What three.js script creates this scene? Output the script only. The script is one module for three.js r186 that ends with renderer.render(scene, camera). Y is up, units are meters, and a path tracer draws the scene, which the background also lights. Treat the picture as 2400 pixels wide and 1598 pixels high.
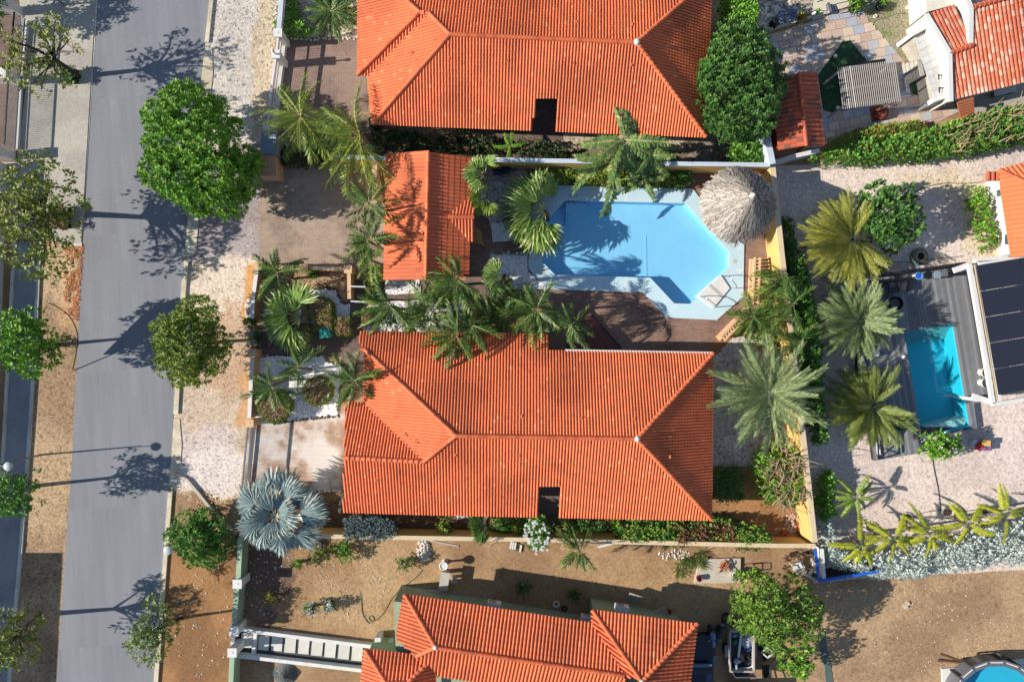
import * as THREE from 'three';
import { mergeGeometries } from 'three/addons/utils/BufferGeometryUtils.js';

// ---------- camera, sky, sun, exposure ----------
const scene = new THREE.Scene();
const S = 40, H = 40;                                   // 40 picture units per metre at ground level, drone 40 m up
const camera = new THREE.PerspectiveCamera(2 * Math.atan(799 / S / H) * 180 / Math.PI, 1024 / 681, 0.5, 900);
camera.position.set(0, H, 0); camera.up.set(0, 0, -1); camera.lookAt(0, 0, 0);
const SUN_EL = 29 * Math.PI / 180, SUN_AZ = 5 * Math.PI / 180;
const sun = new THREE.DirectionalLight(new THREE.Color(1, 0.93, 0.82), 4.9);
sun.position.set(-Math.cos(SUN_EL) * Math.cos(SUN_AZ), Math.sin(SUN_EL), Math.cos(SUN_EL) * Math.sin(SUN_AZ)).multiplyScalar(120);
sun.castShadow = true; sun.shadow.mapSize.set(4096, 4096); sun.shadow.radius = 1;
Object.assign(sun.shadow.camera, { left: -40, right: 40, top: 40, bottom: -40, near: 1, far: 260 });
scene.add(sun, sun.target);
const EXPOSURE = 1.6;

// ---------- noise ----------
function rng(a) { return () => { a |= 0; a = a + 0x6D2B79F5 | 0; let t = Math.imul(a ^ a >>> 15, 1 | a); t = t + Math.imul(t ^ t >>> 7, 61 | t) ^ t; return ((t ^ t >>> 14) >>> 0) / 4294967296; }; }
const hash = (x, y, s) => { let h = Math.imul(x, 374761393) + Math.imul(y, 668265263) + Math.imul(s, 1274126177) | 0; h = Math.imul(h ^ h >>> 13, 1274126177); return ((h ^ h >>> 16) >>> 0) / 4294967296; };
const mod = (a, n) => ((a % n) + n) % n;
function vn(x, y, p, s) {
  const xi = Math.floor(x), yi = Math.floor(y); let fx = x - xi, fy = y - yi; fx = fx * fx * (3 - 2 * fx); fy = fy * fy * (3 - 2 * fy);
  const x0 = mod(xi, p), x1 = mod(xi + 1, p), y0 = mod(yi, p), y1 = mod(yi + 1, p);
  const a = hash(x0, y0, s), b = hash(x1, y0, s), c = hash(x0, y1, s), d = hash(x1, y1, s);
  return a + (b - a) * fx + (c - a + (a - b - c + d) * fx) * fy;
}
function fbm(u, v, f, o, s) { let r = 0, a = 0.5, n = 0; for (let i = 0; i < o; i++) { r += a * vn(u * f, v * f, f, s + i * 17); n += a; a *= 0.55; f *= 2; } return r / n; }
const clamp = (x, a = 0, b = 1) => Math.min(b, Math.max(a, x));
const sst = (a, b, x) => { x = clamp((x - a) / (b - a)); return x * x * (3 - 2 * x); };
const lerp = (a, b, t) => a + (b - a) * t;
const mix3 = (a, b, t) => [lerp(a[0], b[0], t), lerp(a[1], b[1], t), lerp(a[2], b[2], t)];
const s2l = c => c <= 0.04045 ? c / 12.92 : Math.pow((c + 0.055) / 1.055, 2.4);
const l2s = c => c <= 0.0031308 ? c * 12.92 : 1.055 * Math.pow(c, 1 / 2.4) - 0.055;
const KL = 1.2;                                          // a level sunlit surface shows KL times its own colour
const A = (r, g, b) => [l2s(s2l(r / 255) / KL), l2s(s2l(g / 255) / KL), l2s(s2l(b / 255) / KL)];   // sRGB 0..1 colour of the thing
const C = (r, g, b) => new THREE.Color().setRGB(s2l(r / 255) / KL, s2l(g / 255) / KL, s2l(b / 255) / KL);

// the sky: air and thin scattered clouds, the same all round
{
  const w = 512, h = 256, d = new Float32Array(w * h * 4);
  for (let j = 0; j < h; j++) for (let i = 0; i < w; i++) {
    const el = (j + 0.5) / h * Math.PI - Math.PI / 2, az = i / w * 2 * Math.PI, y = Math.sin(el), up = Math.max(0, y);
    const k = Math.pow(1 - up, 3);
    let c = [lerp(0.082, 0.275, k), lerp(0.140, 0.32, k), lerp(0.25, 0.375, k)];
    const q = 1 / (up + 0.35), cx = Math.cos(el) * Math.cos(az) * q, cz = Math.cos(el) * Math.sin(az) * q;
    const cl = sst(0.52, 0.72, fbm(cx * 0.16 + 0.5, cz * 0.16 + 0.5, 8, 5, 91)) * 0.42 * sst(0, 0.12, up);
    c = mix3(c, [0.48, 0.48, 0.49], cl);
    if (y < 0) c = [0.16, 0.14, 0.11];
    const o = (j * w + i) * 4; d[o] = c[0]; d[o + 1] = c[1]; d[o + 2] = c[2]; d[o + 3] = 1;
  }
  const t = new THREE.DataTexture(d, w, h, THREE.RGBAFormat, THREE.FloatType);
  t.mapping = THREE.EquirectangularReflectionMapping; t.magFilter = t.minFilter = THREE.LinearFilter; t.wrapS = THREE.RepeatWrapping; t.needsUpdate = true;
  scene.background = t; scene.environment = t;
}

// ---------- helpers ----------
const V3 = THREE.Vector3;
const F = h => (H - h) / H;
const W = (px, py, h = 0) => new V3((px - 1200) / S * F(h), h, (py - 799) / S * F(h));   // picture position + height -> place
const P2 = (pts, h = 0) => pts.map(([x, y]) => W(x, y, h));
const counts = {};
function numbered(n) { const k = counts[n] = (counts[n] ?? -1) + 1; return k ? `${n}_${String(k).padStart(3, '0')}` : n; }
function tag(o, label, category, group, kind) { o.userData = { label, category }; if (group) o.userData.group = group; if (kind) o.userData.kind = kind; return o; }
function thing(name, label, category, group) { const g = new THREE.Group(); g.name = numbered(name); tag(g, label, category, group); scene.add(g); return g; }
function part(name, geo, m, parent, label) { const o = new THREE.Mesh(geo, m); o.name = name; o.castShadow = o.receiveShadow = true; parent.add(o); if (label) o.userData.label = label; return o; }
// moves a thing's origin to the middle of its base
function fin(g) {
  const b = new THREE.Box3().setFromObject(g); if (b.isEmpty()) return g;
  const c = b.getCenter(new V3()); c.y = b.min.y;
  for (const k of g.children) k.position.sub(c);
  g.position.add(c); return g;
}
function single(name, geo, m, label, category, group, kind) {
  geo.computeBoundingBox(); const c = geo.boundingBox.getCenter(new V3()); c.y = geo.boundingBox.min.y; geo.translate(-c.x, -c.y, -c.z);
  const o = new THREE.Mesh(geo, m); o.name = numbered(name); o.position.copy(c); o.castShadow = o.receiveShadow = true; tag(o, label, category, group, kind); scene.add(o); return o;
}
const struct = (name, geo, m, label, category) => single(name, geo, m, label, category, null, 'structure');
const merge = l => l.length === 1 ? l[0] : mergeGeometries(l.map(g => g.index ? g.toNonIndexed() : g));
function raw(pos, uv, idx, col) {
  const g = new THREE.BufferGeometry(); g.setAttribute('position', new THREE.Float32BufferAttribute(pos, 3));
  g.setAttribute('uv', new THREE.Float32BufferAttribute(uv || new Float32Array(pos.length / 3 * 2), 2));
  if (col) g.setAttribute('color', new THREE.Float32BufferAttribute(col, 3));
  if (idx) g.setIndex(idx); g.computeVertexNormals(); return g;
}
// solid with the given outline (places), flat top at y1; non-indexed so that edges stay sharp
function prism(pts, y0, y1, holes = [], noBase) {
  const to2 = p => new THREE.Vector2(p.x, p.z), c = pts.map(to2), hs = holes.map(h => h.map(to2));
  if (!THREE.ShapeUtils.isClockWise(c)) c.reverse(); for (const h of hs) if (THREE.ShapeUtils.isClockWise(h)) h.reverse();
  const all = [...c, ...hs.flat()], f = THREE.ShapeUtils.triangulateShape(c, hs), pos = [], uv = [];
  const v = (p, y) => { pos.push(p.x, y, p.y); uv.push(p.x, -p.y); };
  for (const t of f) { const [a, b, d] = t.map(i => all[i]); const up = (b.x - a.x) * (d.y - a.y) - (b.y - a.y) * (d.x - a.x) < 0; v(a, y1); v(up ? b : d, y1); v(up ? d : b, y1); if (!noBase) { v(a, y0); v(up ? d : b, y0); v(up ? b : d, y0); } }
  for (const ring of [c, ...hs]) { let s = 0; for (let i = 0; i < ring.length; i++) { const a = ring[i], b = ring[(i + 1) % ring.length], l = a.distanceTo(b);
    for (const [p, y, u] of [[a, y0, s], [a, y1, s], [b, y1, s + l], [a, y0, s], [b, y1, s + l], [b, y0, s + l]]) { pos.push(p.x, y, p.y); uv.push(u, y); } s += l; } }
  return raw(pos, uv);
}
// flat sheet
function sheet(pts, y, holes = []) {
  const to2 = p => new THREE.Vector2(p.x, p.z), c = pts.map(to2), hs = holes.map(h => h.map(to2));
  const all = [...c, ...hs.flat()], f = THREE.ShapeUtils.triangulateShape(c, hs), pos = [], uv = [], idx = [];
  for (const p of all) { pos.push(p.x, y, p.y); uv.push(p.x, -p.y); }
  for (const [a, b, d] of f) { const A_ = all[a], B = all[b], D = all[d]; if ((B.x - A_.x) * (D.y - A_.y) - (B.y - A_.y) * (D.x - A_.x) < 0) idx.push(a, b, d); else idx.push(a, d, b); }
  return raw(pos, uv, idx);
}
// outline of a path of the given width
function strip(pts, w) {
  const L = [], R = [];
  for (let i = 0; i < pts.length; i++) {
    const a = pts[Math.max(0, i - 1)], b = pts[i], c = pts[Math.min(pts.length - 1, i + 1)];
    const d1 = new V3().subVectors(i ? b : c, i ? a : b).normalize(), d2 = new V3().subVectors(i < pts.length - 1 ? c : b, i < pts.length - 1 ? b : a).normalize();
    const n1 = new V3(-d1.z, 0, d1.x), n2 = new V3(-d2.z, 0, d2.x), m = n1.clone().add(n2).normalize(), k = w / 2 / Math.max(0.4, m.dot(n1));
    L.push(b.clone().addScaledVector(m, k)); R.push(b.clone().addScaledVector(m, -k));
  }
  return [...L, ...R.reverse()];
}
// wobbling outline for edges that are not straight
function ragged(pts, step, amp, seed) {
  const r = rng(seed), out = [];
  for (let i = 0; i < pts.length; i++) { const a = pts[i], b = pts[(i + 1) % pts.length], n = Math.max(1, Math.round(a.distanceTo(b) / step));
    for (let k = 0; k < n; k++) out.push(a.clone().lerp(b, k / n).add(new V3((r() - 0.5) * amp, 0, (r() - 0.5) * amp))); }
  return out;
}
const box = (w, h, d, x = 0, y = 0, z = 0, ry = 0) => { const g = new THREE.BoxGeometry(w, h, d); if (ry) g.rotateY(ry); return g.translate(x, y, z); };
// bar of section w x h between two places
function bar(a, b, w, h) {
  const d = new V3().subVectors(b, a), l = d.length(), g = new THREE.BoxGeometry(l, h, w); d.normalize();
  const z = new V3().crossVectors(d, Math.abs(d.y) > 0.95 ? new V3(0, 0, 1) : new V3(0, 1, 0)).normalize(), y = new V3().crossVectors(z, d);
  return g.applyMatrix4(new THREE.Matrix4().makeBasis(d, y, z).setPosition(a.clone().add(b).multiplyScalar(0.5)));
}
const tube = (pts, r, seg = 5, n = 0) => new THREE.TubeGeometry(new THREE.CatmullRomCurve3(pts), n || Math.max(4, pts.length * 4), r, seg, false);
const cyl = (r1, r2, h, x = 0, y = 0, z = 0, n = 16) => new THREE.CylinderGeometry(r1, r2, h, n).translate(x, y + h / 2, z);
// tapering limb
function limb(pts, r0, r1, seg = 6) {
  const c = new THREE.CatmullRomCurve3(pts), n = Math.max(5, pts.length * 3), g = new THREE.TubeGeometry(c, n, 1, seg, false), p = g.attributes.position, q = new V3();
  for (let i = 0; i <= n; i++) { c.getPointAt(i / n, q); const r = lerp(r0, r1, i / n); for (let k = 0; k <= seg; k++) { const j = i * (seg + 1) + k; p.setXYZ(j, q.x + (p.getX(j) - q.x) * r, q.y + (p.getY(j) - q.y) * r, q.z + (p.getZ(j) - q.z) * r); } }
  g.computeVertexNormals(); return g;
}
// where the line of sight of picture position (px, py) meets the plane through three places
function onPlane(px, py, [a, b, c]) {
  const n = new V3().subVectors(b, a).cross(new V3().subVectors(c, a)), o = new V3(0, H, 0), d = W(px, py, 0).sub(o);
  return o.addScaledVector(d, n.dot(new V3().subVectors(a, o)) / n.dot(d));
}

// ---------- materials ----------
function dataTex(n, m, fn) {
  const d = new Uint8Array(n * m * 4);
  for (let j = 0; j < m; j++) for (let i = 0; i < n; i++) { const c = fn(i / n, j / m, i, j), o = (j * n + i) * 4; d[o] = clamp(c[0]) * 255; d[o + 1] = clamp(c[1]) * 255; d[o + 2] = clamp(c[2]) * 255; d[o + 3] = 255; }
  const t = new THREE.DataTexture(d, n, m, THREE.RGBAFormat); t.magFilter = THREE.LinearFilter; t.minFilter = THREE.LinearMipmapLinearFilter; t.generateMipmaps = true; t.wrapS = t.wrapT = THREE.RepeatWrapping; t.colorSpace = THREE.SRGBColorSpace; t.needsUpdate = true; return t;
}
// surface whose texture covers size x size metres
function surf(size, n, fn, o = {}) {
  const t = dataTex(n, n, fn); t.repeat.set(1 / size, 1 / size); t.anisotropy = 4;
  const m = new THREE.MeshStandardMaterial({ map: t, roughness: o.rough ?? 0.92, metalness: 0 });
  if (o.bump) { m.bumpMap = t; m.bumpScale = o.bump; } return m;
}
const mul = (c, k) => [c[0] * k, c[1] * k, c[2] * k];
// plain thing: its colour with a little grain and wear
let grain = null;
function mat(r, g, b, o = {}) {
  grain ??= dataTex(256, 256, (u, v, i, j) => { const k = 0.86 + 0.1 * fbm(u, v, 4, 5, 5) + 0.07 * (hash(i, j, 3) - 0.3); return [k, k, k]; });
  const m = new THREE.MeshStandardMaterial({ color: C(r, g, b), roughness: o.rough ?? 0.75, metalness: o.metal ?? 0 });
  if (!o.plain) m.map = grain; if (o.vc) m.vertexColors = true; return m;
}
const leafMat = (o = {}) => new THREE.MeshPhysicalMaterial({ vertexColors: true, color: 0xffffff, roughness: o.rough ?? 0.62, transmission: o.tr ?? 0.3, thickness: 0, side: THREE.DoubleSide, ior: 1.4 });
// ---------- surface materials ----------
const speck = (base, alt, o = {}) => (u, v, i, j) => {
  const a = fbm(u, v, o.f ?? 4, 4, 11 + (o.s ?? 0)), b = vn(u * (o.g ?? 64), v * (o.g ?? 64), o.g ?? 64, 21 + (o.s ?? 0)), c = hash(i, j, 31 + (o.s ?? 0));
  let k = mix3(base, alt, sst(0.35, 0.65, a)); k = mul(k, 1 + (o.p ?? 0.3) * (b - 0.5) + (o.h ?? 0.12) * (c - 0.5));
  if (o.dark && b * 0.6 + c * 0.4 < o.dark) k = mul(k, 0.62); return k;
};
const M = {};
M.asphalt = surf(8, 512, (u, v, i, j) => {
  const a = fbm(u, v, 4, 4, 1), st = vn(u * 40, v * 2, 40, 2) * 0.5 + vn(u * 14, v * 1, 14, 4) * 0.6 + vn(u * 110, v * 5, 110, 9) * 0.3, c = hash(i, j, 3);
  return mul(A(140, 142, 149), 0.86 + 0.11 * st + 0.05 * (a - 0.5) + 0.1 * (c - 0.5) + (c > 0.9985 ? 0.35 : 0));
}, { rough: 0.85 });
M.asphalt.map.rotation = 0.075;
M.concrete = surf(6, 512, speck(A(186, 180, 168), A(170, 165, 156), { p: 0.1, h: 0.12, s: 3 }));
M.walk = surf(6, 512, speck(A(158, 158, 162), A(144, 146, 150), { p: 0.08, h: 0.1, s: 4 }));
M.kerb = surf(4, 256, speck(A(224, 212, 188), A(198, 186, 162), { p: 0.12, h: 0.14, s: 5 }));
M.whiteKerb = surf(4, 256, speck(A(218, 214, 205), A(196, 190, 180), { p: 0.12, h: 0.12, s: 6 }));
const paver = (c1, c2, c3, o = {}) => (u, v, i, j) => {          // bricks 0.2 x 0.1 m on a 4 m tile
  const n = 40, r = Math.floor(v * n), x = u * 20 + (r % 2) * 0.5, q = mod(Math.floor(x), 20), fx = x - Math.floor(x), fy = v * n - r;
  const joint = fx < 0.07 || fy < 0.12 ? 0.74 : 1, a = fbm(u, v, 3, 5, 41 + (o.s ?? 0)), t = hash(q, r, 43 + (o.s ?? 0)), c = hash(i, j, 47);
  let k = mix3(c1, c2, sst(0.36, 0.62, a)); k = mix3(k, c3, t * 0.35); return mul(k, joint * (0.94 + 0.12 * (c - 0.5) + 0.12 * (t - 0.5)));
};
M.paver = surf(4, 512, paver(A(192, 172, 152), A(160, 142, 128), A(182, 146, 128)));
M.paverWarm = surf(4, 512, paver(A(172, 148, 134), A(150, 128, 118), A(160, 120, 108), { s: 2 }));
M.paverDark = surf(4, 512, paver(A(160, 130, 114), A(140, 113, 101), A(164, 120, 102), { s: 5 }));
M.paverPath = surf(4, 512, paver(A(132, 112, 104), A(116, 98, 92), A(138, 108, 98), { s: 7 }));
M.paverWashed = surf(9, 1024, (u, v, i, j) => {                  // lower driveway: white paint dust over red bricks
  const n = 90, r = Math.floor(v * n), x = u * 45 + (r % 2) * 0.5, q = mod(Math.floor(x), 45), fx = x - Math.floor(x), fy = v * n - r, joint = fx < 0.08 || fy < 0.14;
  const a = fbm(u, v, 5, 5, 61), t = hash(q, r, 63), w = sst(0.48, 0.66, fbm(u, v, 4, 6, 67)) * (joint ? 0.6 : 0.9);
  let k = mix3(A(176, 138, 120), A(186, 160, 136), a); k = mul(k, (joint ? 0.84 : 1) * (0.92 + 0.16 * t)); return mul(mix3(k, A(236, 228, 222), w), 0.95 + 0.1 * hash(i, j, 68));
});
M.whiteGravel = surf(3, 512, speck(A(246, 242, 244), A(232, 228, 232), { g: 48, p: 0.26, h: 0.2, dark: 0.16, s: 8 }), { bump: 0.02 });
M.greyGravel = surf(3, 512, speck(A(205, 196, 188), A(186, 174, 164), { g: 44, p: 0.4, h: 0.24, dark: 0.2, s: 9 }), { bump: 0.02 });
M.rockBed = surf(3, 512, speck(A(202, 190, 172), A(168, 156, 140), { g: 26, p: 0.6, h: 0.24, dark: 0.26, s: 10 }), { bump: 0.03 });
M.soil = surf(3, 512, speck(A(132, 100, 72), A(108, 82, 60), { g: 40, p: 0.4, h: 0.25, s: 12 }), { bump: 0.02 });
M.litterBed = surf(3, 512, speck(A(190, 162, 130), A(158, 130, 100), { g: 46, p: 0.6, h: 0.35, dark: 0.24, s: 13 }), { bump: 0.02 });
M.dirt = surf(10, 512, speck(A(172, 132, 90), A(152, 114, 76), { g: 128, p: 0.25, h: 0.2, s: 14 }));
M.grass = surf(6, 512, speck(A(112, 128, 66), A(150, 142, 116), { f: 3, g: 96, p: 0.4, h: 0.3, s: 15 }));
M.turf = surf(3, 256, speck(A(38, 76, 44), A(32, 66, 38), { g: 128, p: 0.3, h: 0.3, s: 16 }));
M.coping = surf(5, 512, (u, v, i, j) => { const a = fbm(u, v, 4, 5, 71), c = hash(i, j, 72), s = sst(0.66, 0.74, fbm(u, v, 12, 4, 75)); return mul(mix3(mix3(A(206, 230, 240), A(186, 216, 230), a), A(222, 232, 232), s * 0.6), 0.97 + 0.06 * c); }, { rough: 0.7 });
M.poolPaint = surf(7, 512, (u, v, i, j) => { const a = fbm(u, v, 4, 6, 81), b = fbm(u, v, 9, 4, 83); return mul(mix3(A(126, 202, 244), A(152, 215, 247), a * 0.5 + b * 0.5), 0.98 + 0.04 * hash(i, j, 84)); }, { rough: 0.8 });
M.pool2Paint = surf(6, 256, (u, v) => mix3(A(22, 178, 206), A(36, 190, 214), fbm(u, v, 4, 5, 86)), { rough: 0.8 });
M.pool3Paint = surf(2, 256, (u, v) => mix3(A(24, 178, 216), A(40, 190, 222), fbm(u, v, 4, 4, 88)), { rough: 0.8 });
const ripple = dataTex(256, 256, (u, v) => { const k = fbm(u, v, 8, 3, 93); return [k, k, k]; }); ripple.colorSpace = THREE.NoColorSpace; ripple.repeat.set(0.4, 0.4);
M.water = new THREE.MeshPhysicalMaterial({ color: new THREE.Color(0.95, 0.985, 1), transmission: 1, thickness: 0, roughness: 0.03, ior: 1.33, bumpMap: ripple, bumpScale: 0.01 });
M.water2 = M.water.clone(); M.water2.color = new THREE.Color(0.8, 0.97, 1);
M.white = mat(244, 243, 240, { rough: 0.6 }); M.cream = mat(246, 240, 222); M.yellow = mat(242, 200, 122); M.yellowTop = mat(238, 214, 176); M.peach = mat(242, 200, 156); M.peachSide = mat(226, 180, 134);
M.blueWhite = mat(214, 228, 242); M.green = mat(168, 190, 160); M.lime = mat(196, 206, 170); M.blue = mat(30, 110, 220, { rough: 0.5 });
M.greyMetal = mat(130, 134, 142, { rough: 0.45, metal: 0.3 }); M.darkMetal = mat(52, 54, 60, { rough: 0.5, metal: 0.3 }); M.chrome = new THREE.MeshStandardMaterial({ color: 0xc8ccd0, roughness: 0.2, metalness: 1 });
M.black = mat(26, 27, 32, { rough: 0.55 }); M.rubber = mat(34, 34, 36, { rough: 0.9 }); M.wood = mat(190, 130, 76); M.greyWood = mat(198, 188, 182); M.barkGrey = mat(120, 108, 96); M.bark = mat(98, 78, 62); M.palmBark = mat(142, 126, 104); M.darkBark = mat(62, 52, 46);
M.twig = mat(186, 160, 130); M.teal = mat(70, 190, 170, { rough: 0.5 }); M.stone = mat(214, 204, 186); M.concretePiece = mat(206, 200, 190); M.brick = mat(190, 84, 52); M.terracotta = mat(196, 100, 66);
M.lamp = mat(206, 214, 214, { rough: 0.4 }); M.glass = new THREE.MeshPhysicalMaterial({ color: C(60, 90, 110), roughness: 0.08, metalness: 0, clearcoat: 1 });
M.navy = mat(20, 26, 54, { rough: 0.3 });

// ---------- outlines of the pools ----------
const POOL_OUT = [[1297, 434], [1624, 443], [1697, 540], [1744, 574], [1742, 695], [1680, 750], [1562, 744], [1507, 685], [1283, 678], [1239, 630], [1241, 492]];
const POOL_IN = [[1325, 470], [1607, 477], [1709, 591], [1708, 622], [1690, 645], [1619, 712], [1580, 711], [1524, 651], [1301, 644], [1271, 614], [1276, 522]];
const DECK_H = 0.35;
const POOL2_IN = [[2120, 776], [2234, 761], [2272, 996], [2161, 1023]];
const grow = (pts, d) => { const c = pts.reduce((a, p) => a.add(p), new V3()).divideScalar(pts.length); return pts.map(p => p.clone().add(p.clone().sub(c).setY(0).normalize().multiplyScalar(d))); };
const hole1 = grow(P2(POOL_IN), 0.12), hole2 = grow(P2(POOL2_IN, DECK_H), 0.12).map(p => p.setY(0));

// ---------- ground ----------
struct('ground', sheet([[-200, -200], [200, -200], [200, 200], [-200, 200]].map(([x, z]) => new V3(x, 0, z)), -0.004, [hole1, hole2]), M.dirt, 'brown dry dirt ground reaching out beyond all the lots', 'ground');
{
  const R = [   // [outline, edge wobble, colour, second colour, grain, share of dark specks]
    [[[-90, -60], [2500, -60], [2500, 1680], [-90, 1680]], 0, A(174, 142, 106), A(152, 120, 88), 0.24, 0.05],
    [[[1900, 1345], [2500, 1300], [2500, 1680], [1880, 1680]], 16, A(178, 148, 114), A(156, 126, 96), 0.34, 0.06],
    [[[700, 1265], [960, 1262], [960, 1350], [1300, 1330], [1680, 1300], [1700, 1390], [1250, 1420], [940, 1500], [640, 1470]], 40, A(182, 150, 112), A(162, 128, 92), 0.32, 0.06],
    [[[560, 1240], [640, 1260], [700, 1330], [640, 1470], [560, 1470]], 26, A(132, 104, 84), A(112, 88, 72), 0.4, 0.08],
    [[[395, 1150], [560, 1180], [556, 1290], [385, 1290]], 24, A(172, 144, 112), A(150, 120, 90), 0.35, 0.12],
    [[[380, 1280], [556, 1280], [540, 1680], [350, 1680]], 24, A(168, 124, 80), A(140, 102, 66), 0.22, 0.05],
    [[[60, 560], [200, 560], [140, 1680], [-60, 1680]], 8, A(184, 156, 122), A(158, 130, 100), 0.45, 0.14],
    [[[140, 565], [196, 565], [180, 760], [130, 760]], 14, A(202, 174, 140), A(188, 152, 112), 0.35, 0.1],
    [[[480, -60], [646, -60], [640, 330], [560, 340], [440, 360]], 6, A(214, 205, 195), A(198, 189, 180), 0.4, 0.15],
    [[[600, -60], [660, -60], [640, 320], [590, 320]], 14, A(208, 190, 164), A(192, 174, 148), 0.4, 0.14],
    [[[440, 330], [625, 330], [625, 650], [420, 640]], 30, A(178, 166, 164), A(158, 148, 148), 0.3, 0.12],
    [[[420, 600], [610, 610], [596, 1000], [575, 1160], [395, 1160]], 26, A(224, 208, 188), A(202, 182, 160), 0.34, 0.1],
    [[[572, 630], [612, 630], [594, 1000], [556, 1000]], 12, A(214, 164, 106), A(200, 160, 116), 0.25, 0.05],
    [[[460, 740], [560, 700], [590, 800], [560, 960], [480, 900]], 40, A(206, 176, 148), A(190, 160, 132), 0.34, 0.12],
    [[[410, 1000], [570, 1000], [566, 1150], [400, 1150]], 24, A(226, 212, 204), A(206, 190, 180), 0.36, 0.14],
    [[[630, -60], [850, -60], [850, 92], [640, 90]], 4, A(198, 186, 166), A(160, 148, 130), 0.8, 0.24],
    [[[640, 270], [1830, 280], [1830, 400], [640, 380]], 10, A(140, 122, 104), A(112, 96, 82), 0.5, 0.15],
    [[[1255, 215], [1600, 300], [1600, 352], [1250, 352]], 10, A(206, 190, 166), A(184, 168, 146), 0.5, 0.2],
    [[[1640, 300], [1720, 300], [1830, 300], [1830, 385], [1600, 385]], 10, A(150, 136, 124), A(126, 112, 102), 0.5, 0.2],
    [[[1808, 392], [2500, 330], [2500, 1332], [2060, 1352], [1905, 1368]], 3, A(226, 209, 198), A(212, 194, 184), 0.3, 0.07],
    [[[2060, 400], [2260, 385], [2340, 470], [2400, 620], [2300, 640], [2260, 480]], 40, A(226, 206, 176), A(216, 196, 168), 0.4, 0.12],
    [[[1660, 760], [1810, 600], [1880, 1250], [1660, 1250]], 8, A(168, 122, 78), A(146, 106, 70), 0.3, 0.08],
    [[[580, 1150], [820, 1150], [820, 1260], [570, 1260]], 6, A(158, 120, 78), A(140, 104, 68), 0.3, 0.08],
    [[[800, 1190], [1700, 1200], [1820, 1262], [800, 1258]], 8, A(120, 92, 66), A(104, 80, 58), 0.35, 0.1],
  ];
  const w = 2048, h = 1392, x0 = -32, z0 = -21.75, k = 64 / w, d = new Uint8Array(w * h * 4);
  const boxes = R.map(r => [Math.min(...r[0].map(p => p[0])) - r[1], Math.max(...r[0].map(p => p[0])) + r[1], Math.min(...r[0].map(p => p[1])) - r[1], Math.max(...r[0].map(p => p[1])) + r[1]]);
  const inside = (p, x, y) => { let c = false; for (let i = 0, j = p.length - 1; i < p.length; j = i++) if ((p[i][1] > y) !== (p[j][1] > y) && x < (p[j][0] - p[i][0]) * (y - p[i][1]) / (p[j][1] - p[i][1]) + p[i][0]) c = !c; return c; };
  for (let j = 0; j < h; j++) for (let i = 0; i < w; i++) {
    const x = x0 + (i + 0.5) * k, z = z0 + (j + 0.5) * k, px = 1200 + x * S, py = 799 + z * S;
    const e1 = fbm(i / w, j / w, 48, 4, 201) - 0.5, e2 = fbm(i / w, j / w, 48, 4, 211) - 0.5, f = hash(i, j, 5) - 0.5;
    let r = R[0];
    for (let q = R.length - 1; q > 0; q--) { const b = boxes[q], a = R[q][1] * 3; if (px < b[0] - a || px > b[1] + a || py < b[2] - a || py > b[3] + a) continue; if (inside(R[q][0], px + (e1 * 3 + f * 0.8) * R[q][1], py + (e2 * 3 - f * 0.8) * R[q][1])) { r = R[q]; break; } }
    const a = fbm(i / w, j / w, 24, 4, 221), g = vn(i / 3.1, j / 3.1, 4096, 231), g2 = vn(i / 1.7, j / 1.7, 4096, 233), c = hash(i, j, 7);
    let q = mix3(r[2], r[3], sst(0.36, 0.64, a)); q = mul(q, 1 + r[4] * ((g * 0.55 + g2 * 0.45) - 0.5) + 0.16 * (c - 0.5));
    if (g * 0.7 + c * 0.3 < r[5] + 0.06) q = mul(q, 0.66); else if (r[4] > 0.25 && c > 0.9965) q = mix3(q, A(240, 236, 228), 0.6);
    const o = (j * w + i) * 4; d[o] = clamp(q[0]) * 255; d[o + 1] = clamp(q[1]) * 255; d[o + 2] = clamp(q[2]) * 255; d[o + 3] = 255;
  }
  const t = new THREE.DataTexture(d, w, h, THREE.RGBAFormat); t.magFilter = THREE.LinearFilter; t.minFilter = THREE.LinearMipmapLinearFilter; t.generateMipmaps = true; t.colorSpace = THREE.SRGBColorSpace; t.needsUpdate = true;
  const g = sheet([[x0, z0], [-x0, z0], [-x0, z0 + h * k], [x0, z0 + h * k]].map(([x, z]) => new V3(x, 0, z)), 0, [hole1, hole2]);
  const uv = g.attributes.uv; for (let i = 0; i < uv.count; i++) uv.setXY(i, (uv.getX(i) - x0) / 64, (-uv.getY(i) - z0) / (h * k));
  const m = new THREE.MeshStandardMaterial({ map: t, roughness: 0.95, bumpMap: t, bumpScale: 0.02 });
  struct('yard_ground', g, m, 'dirt, gravel and sand of the lots and verges around the houses', 'ground');
}

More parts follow.
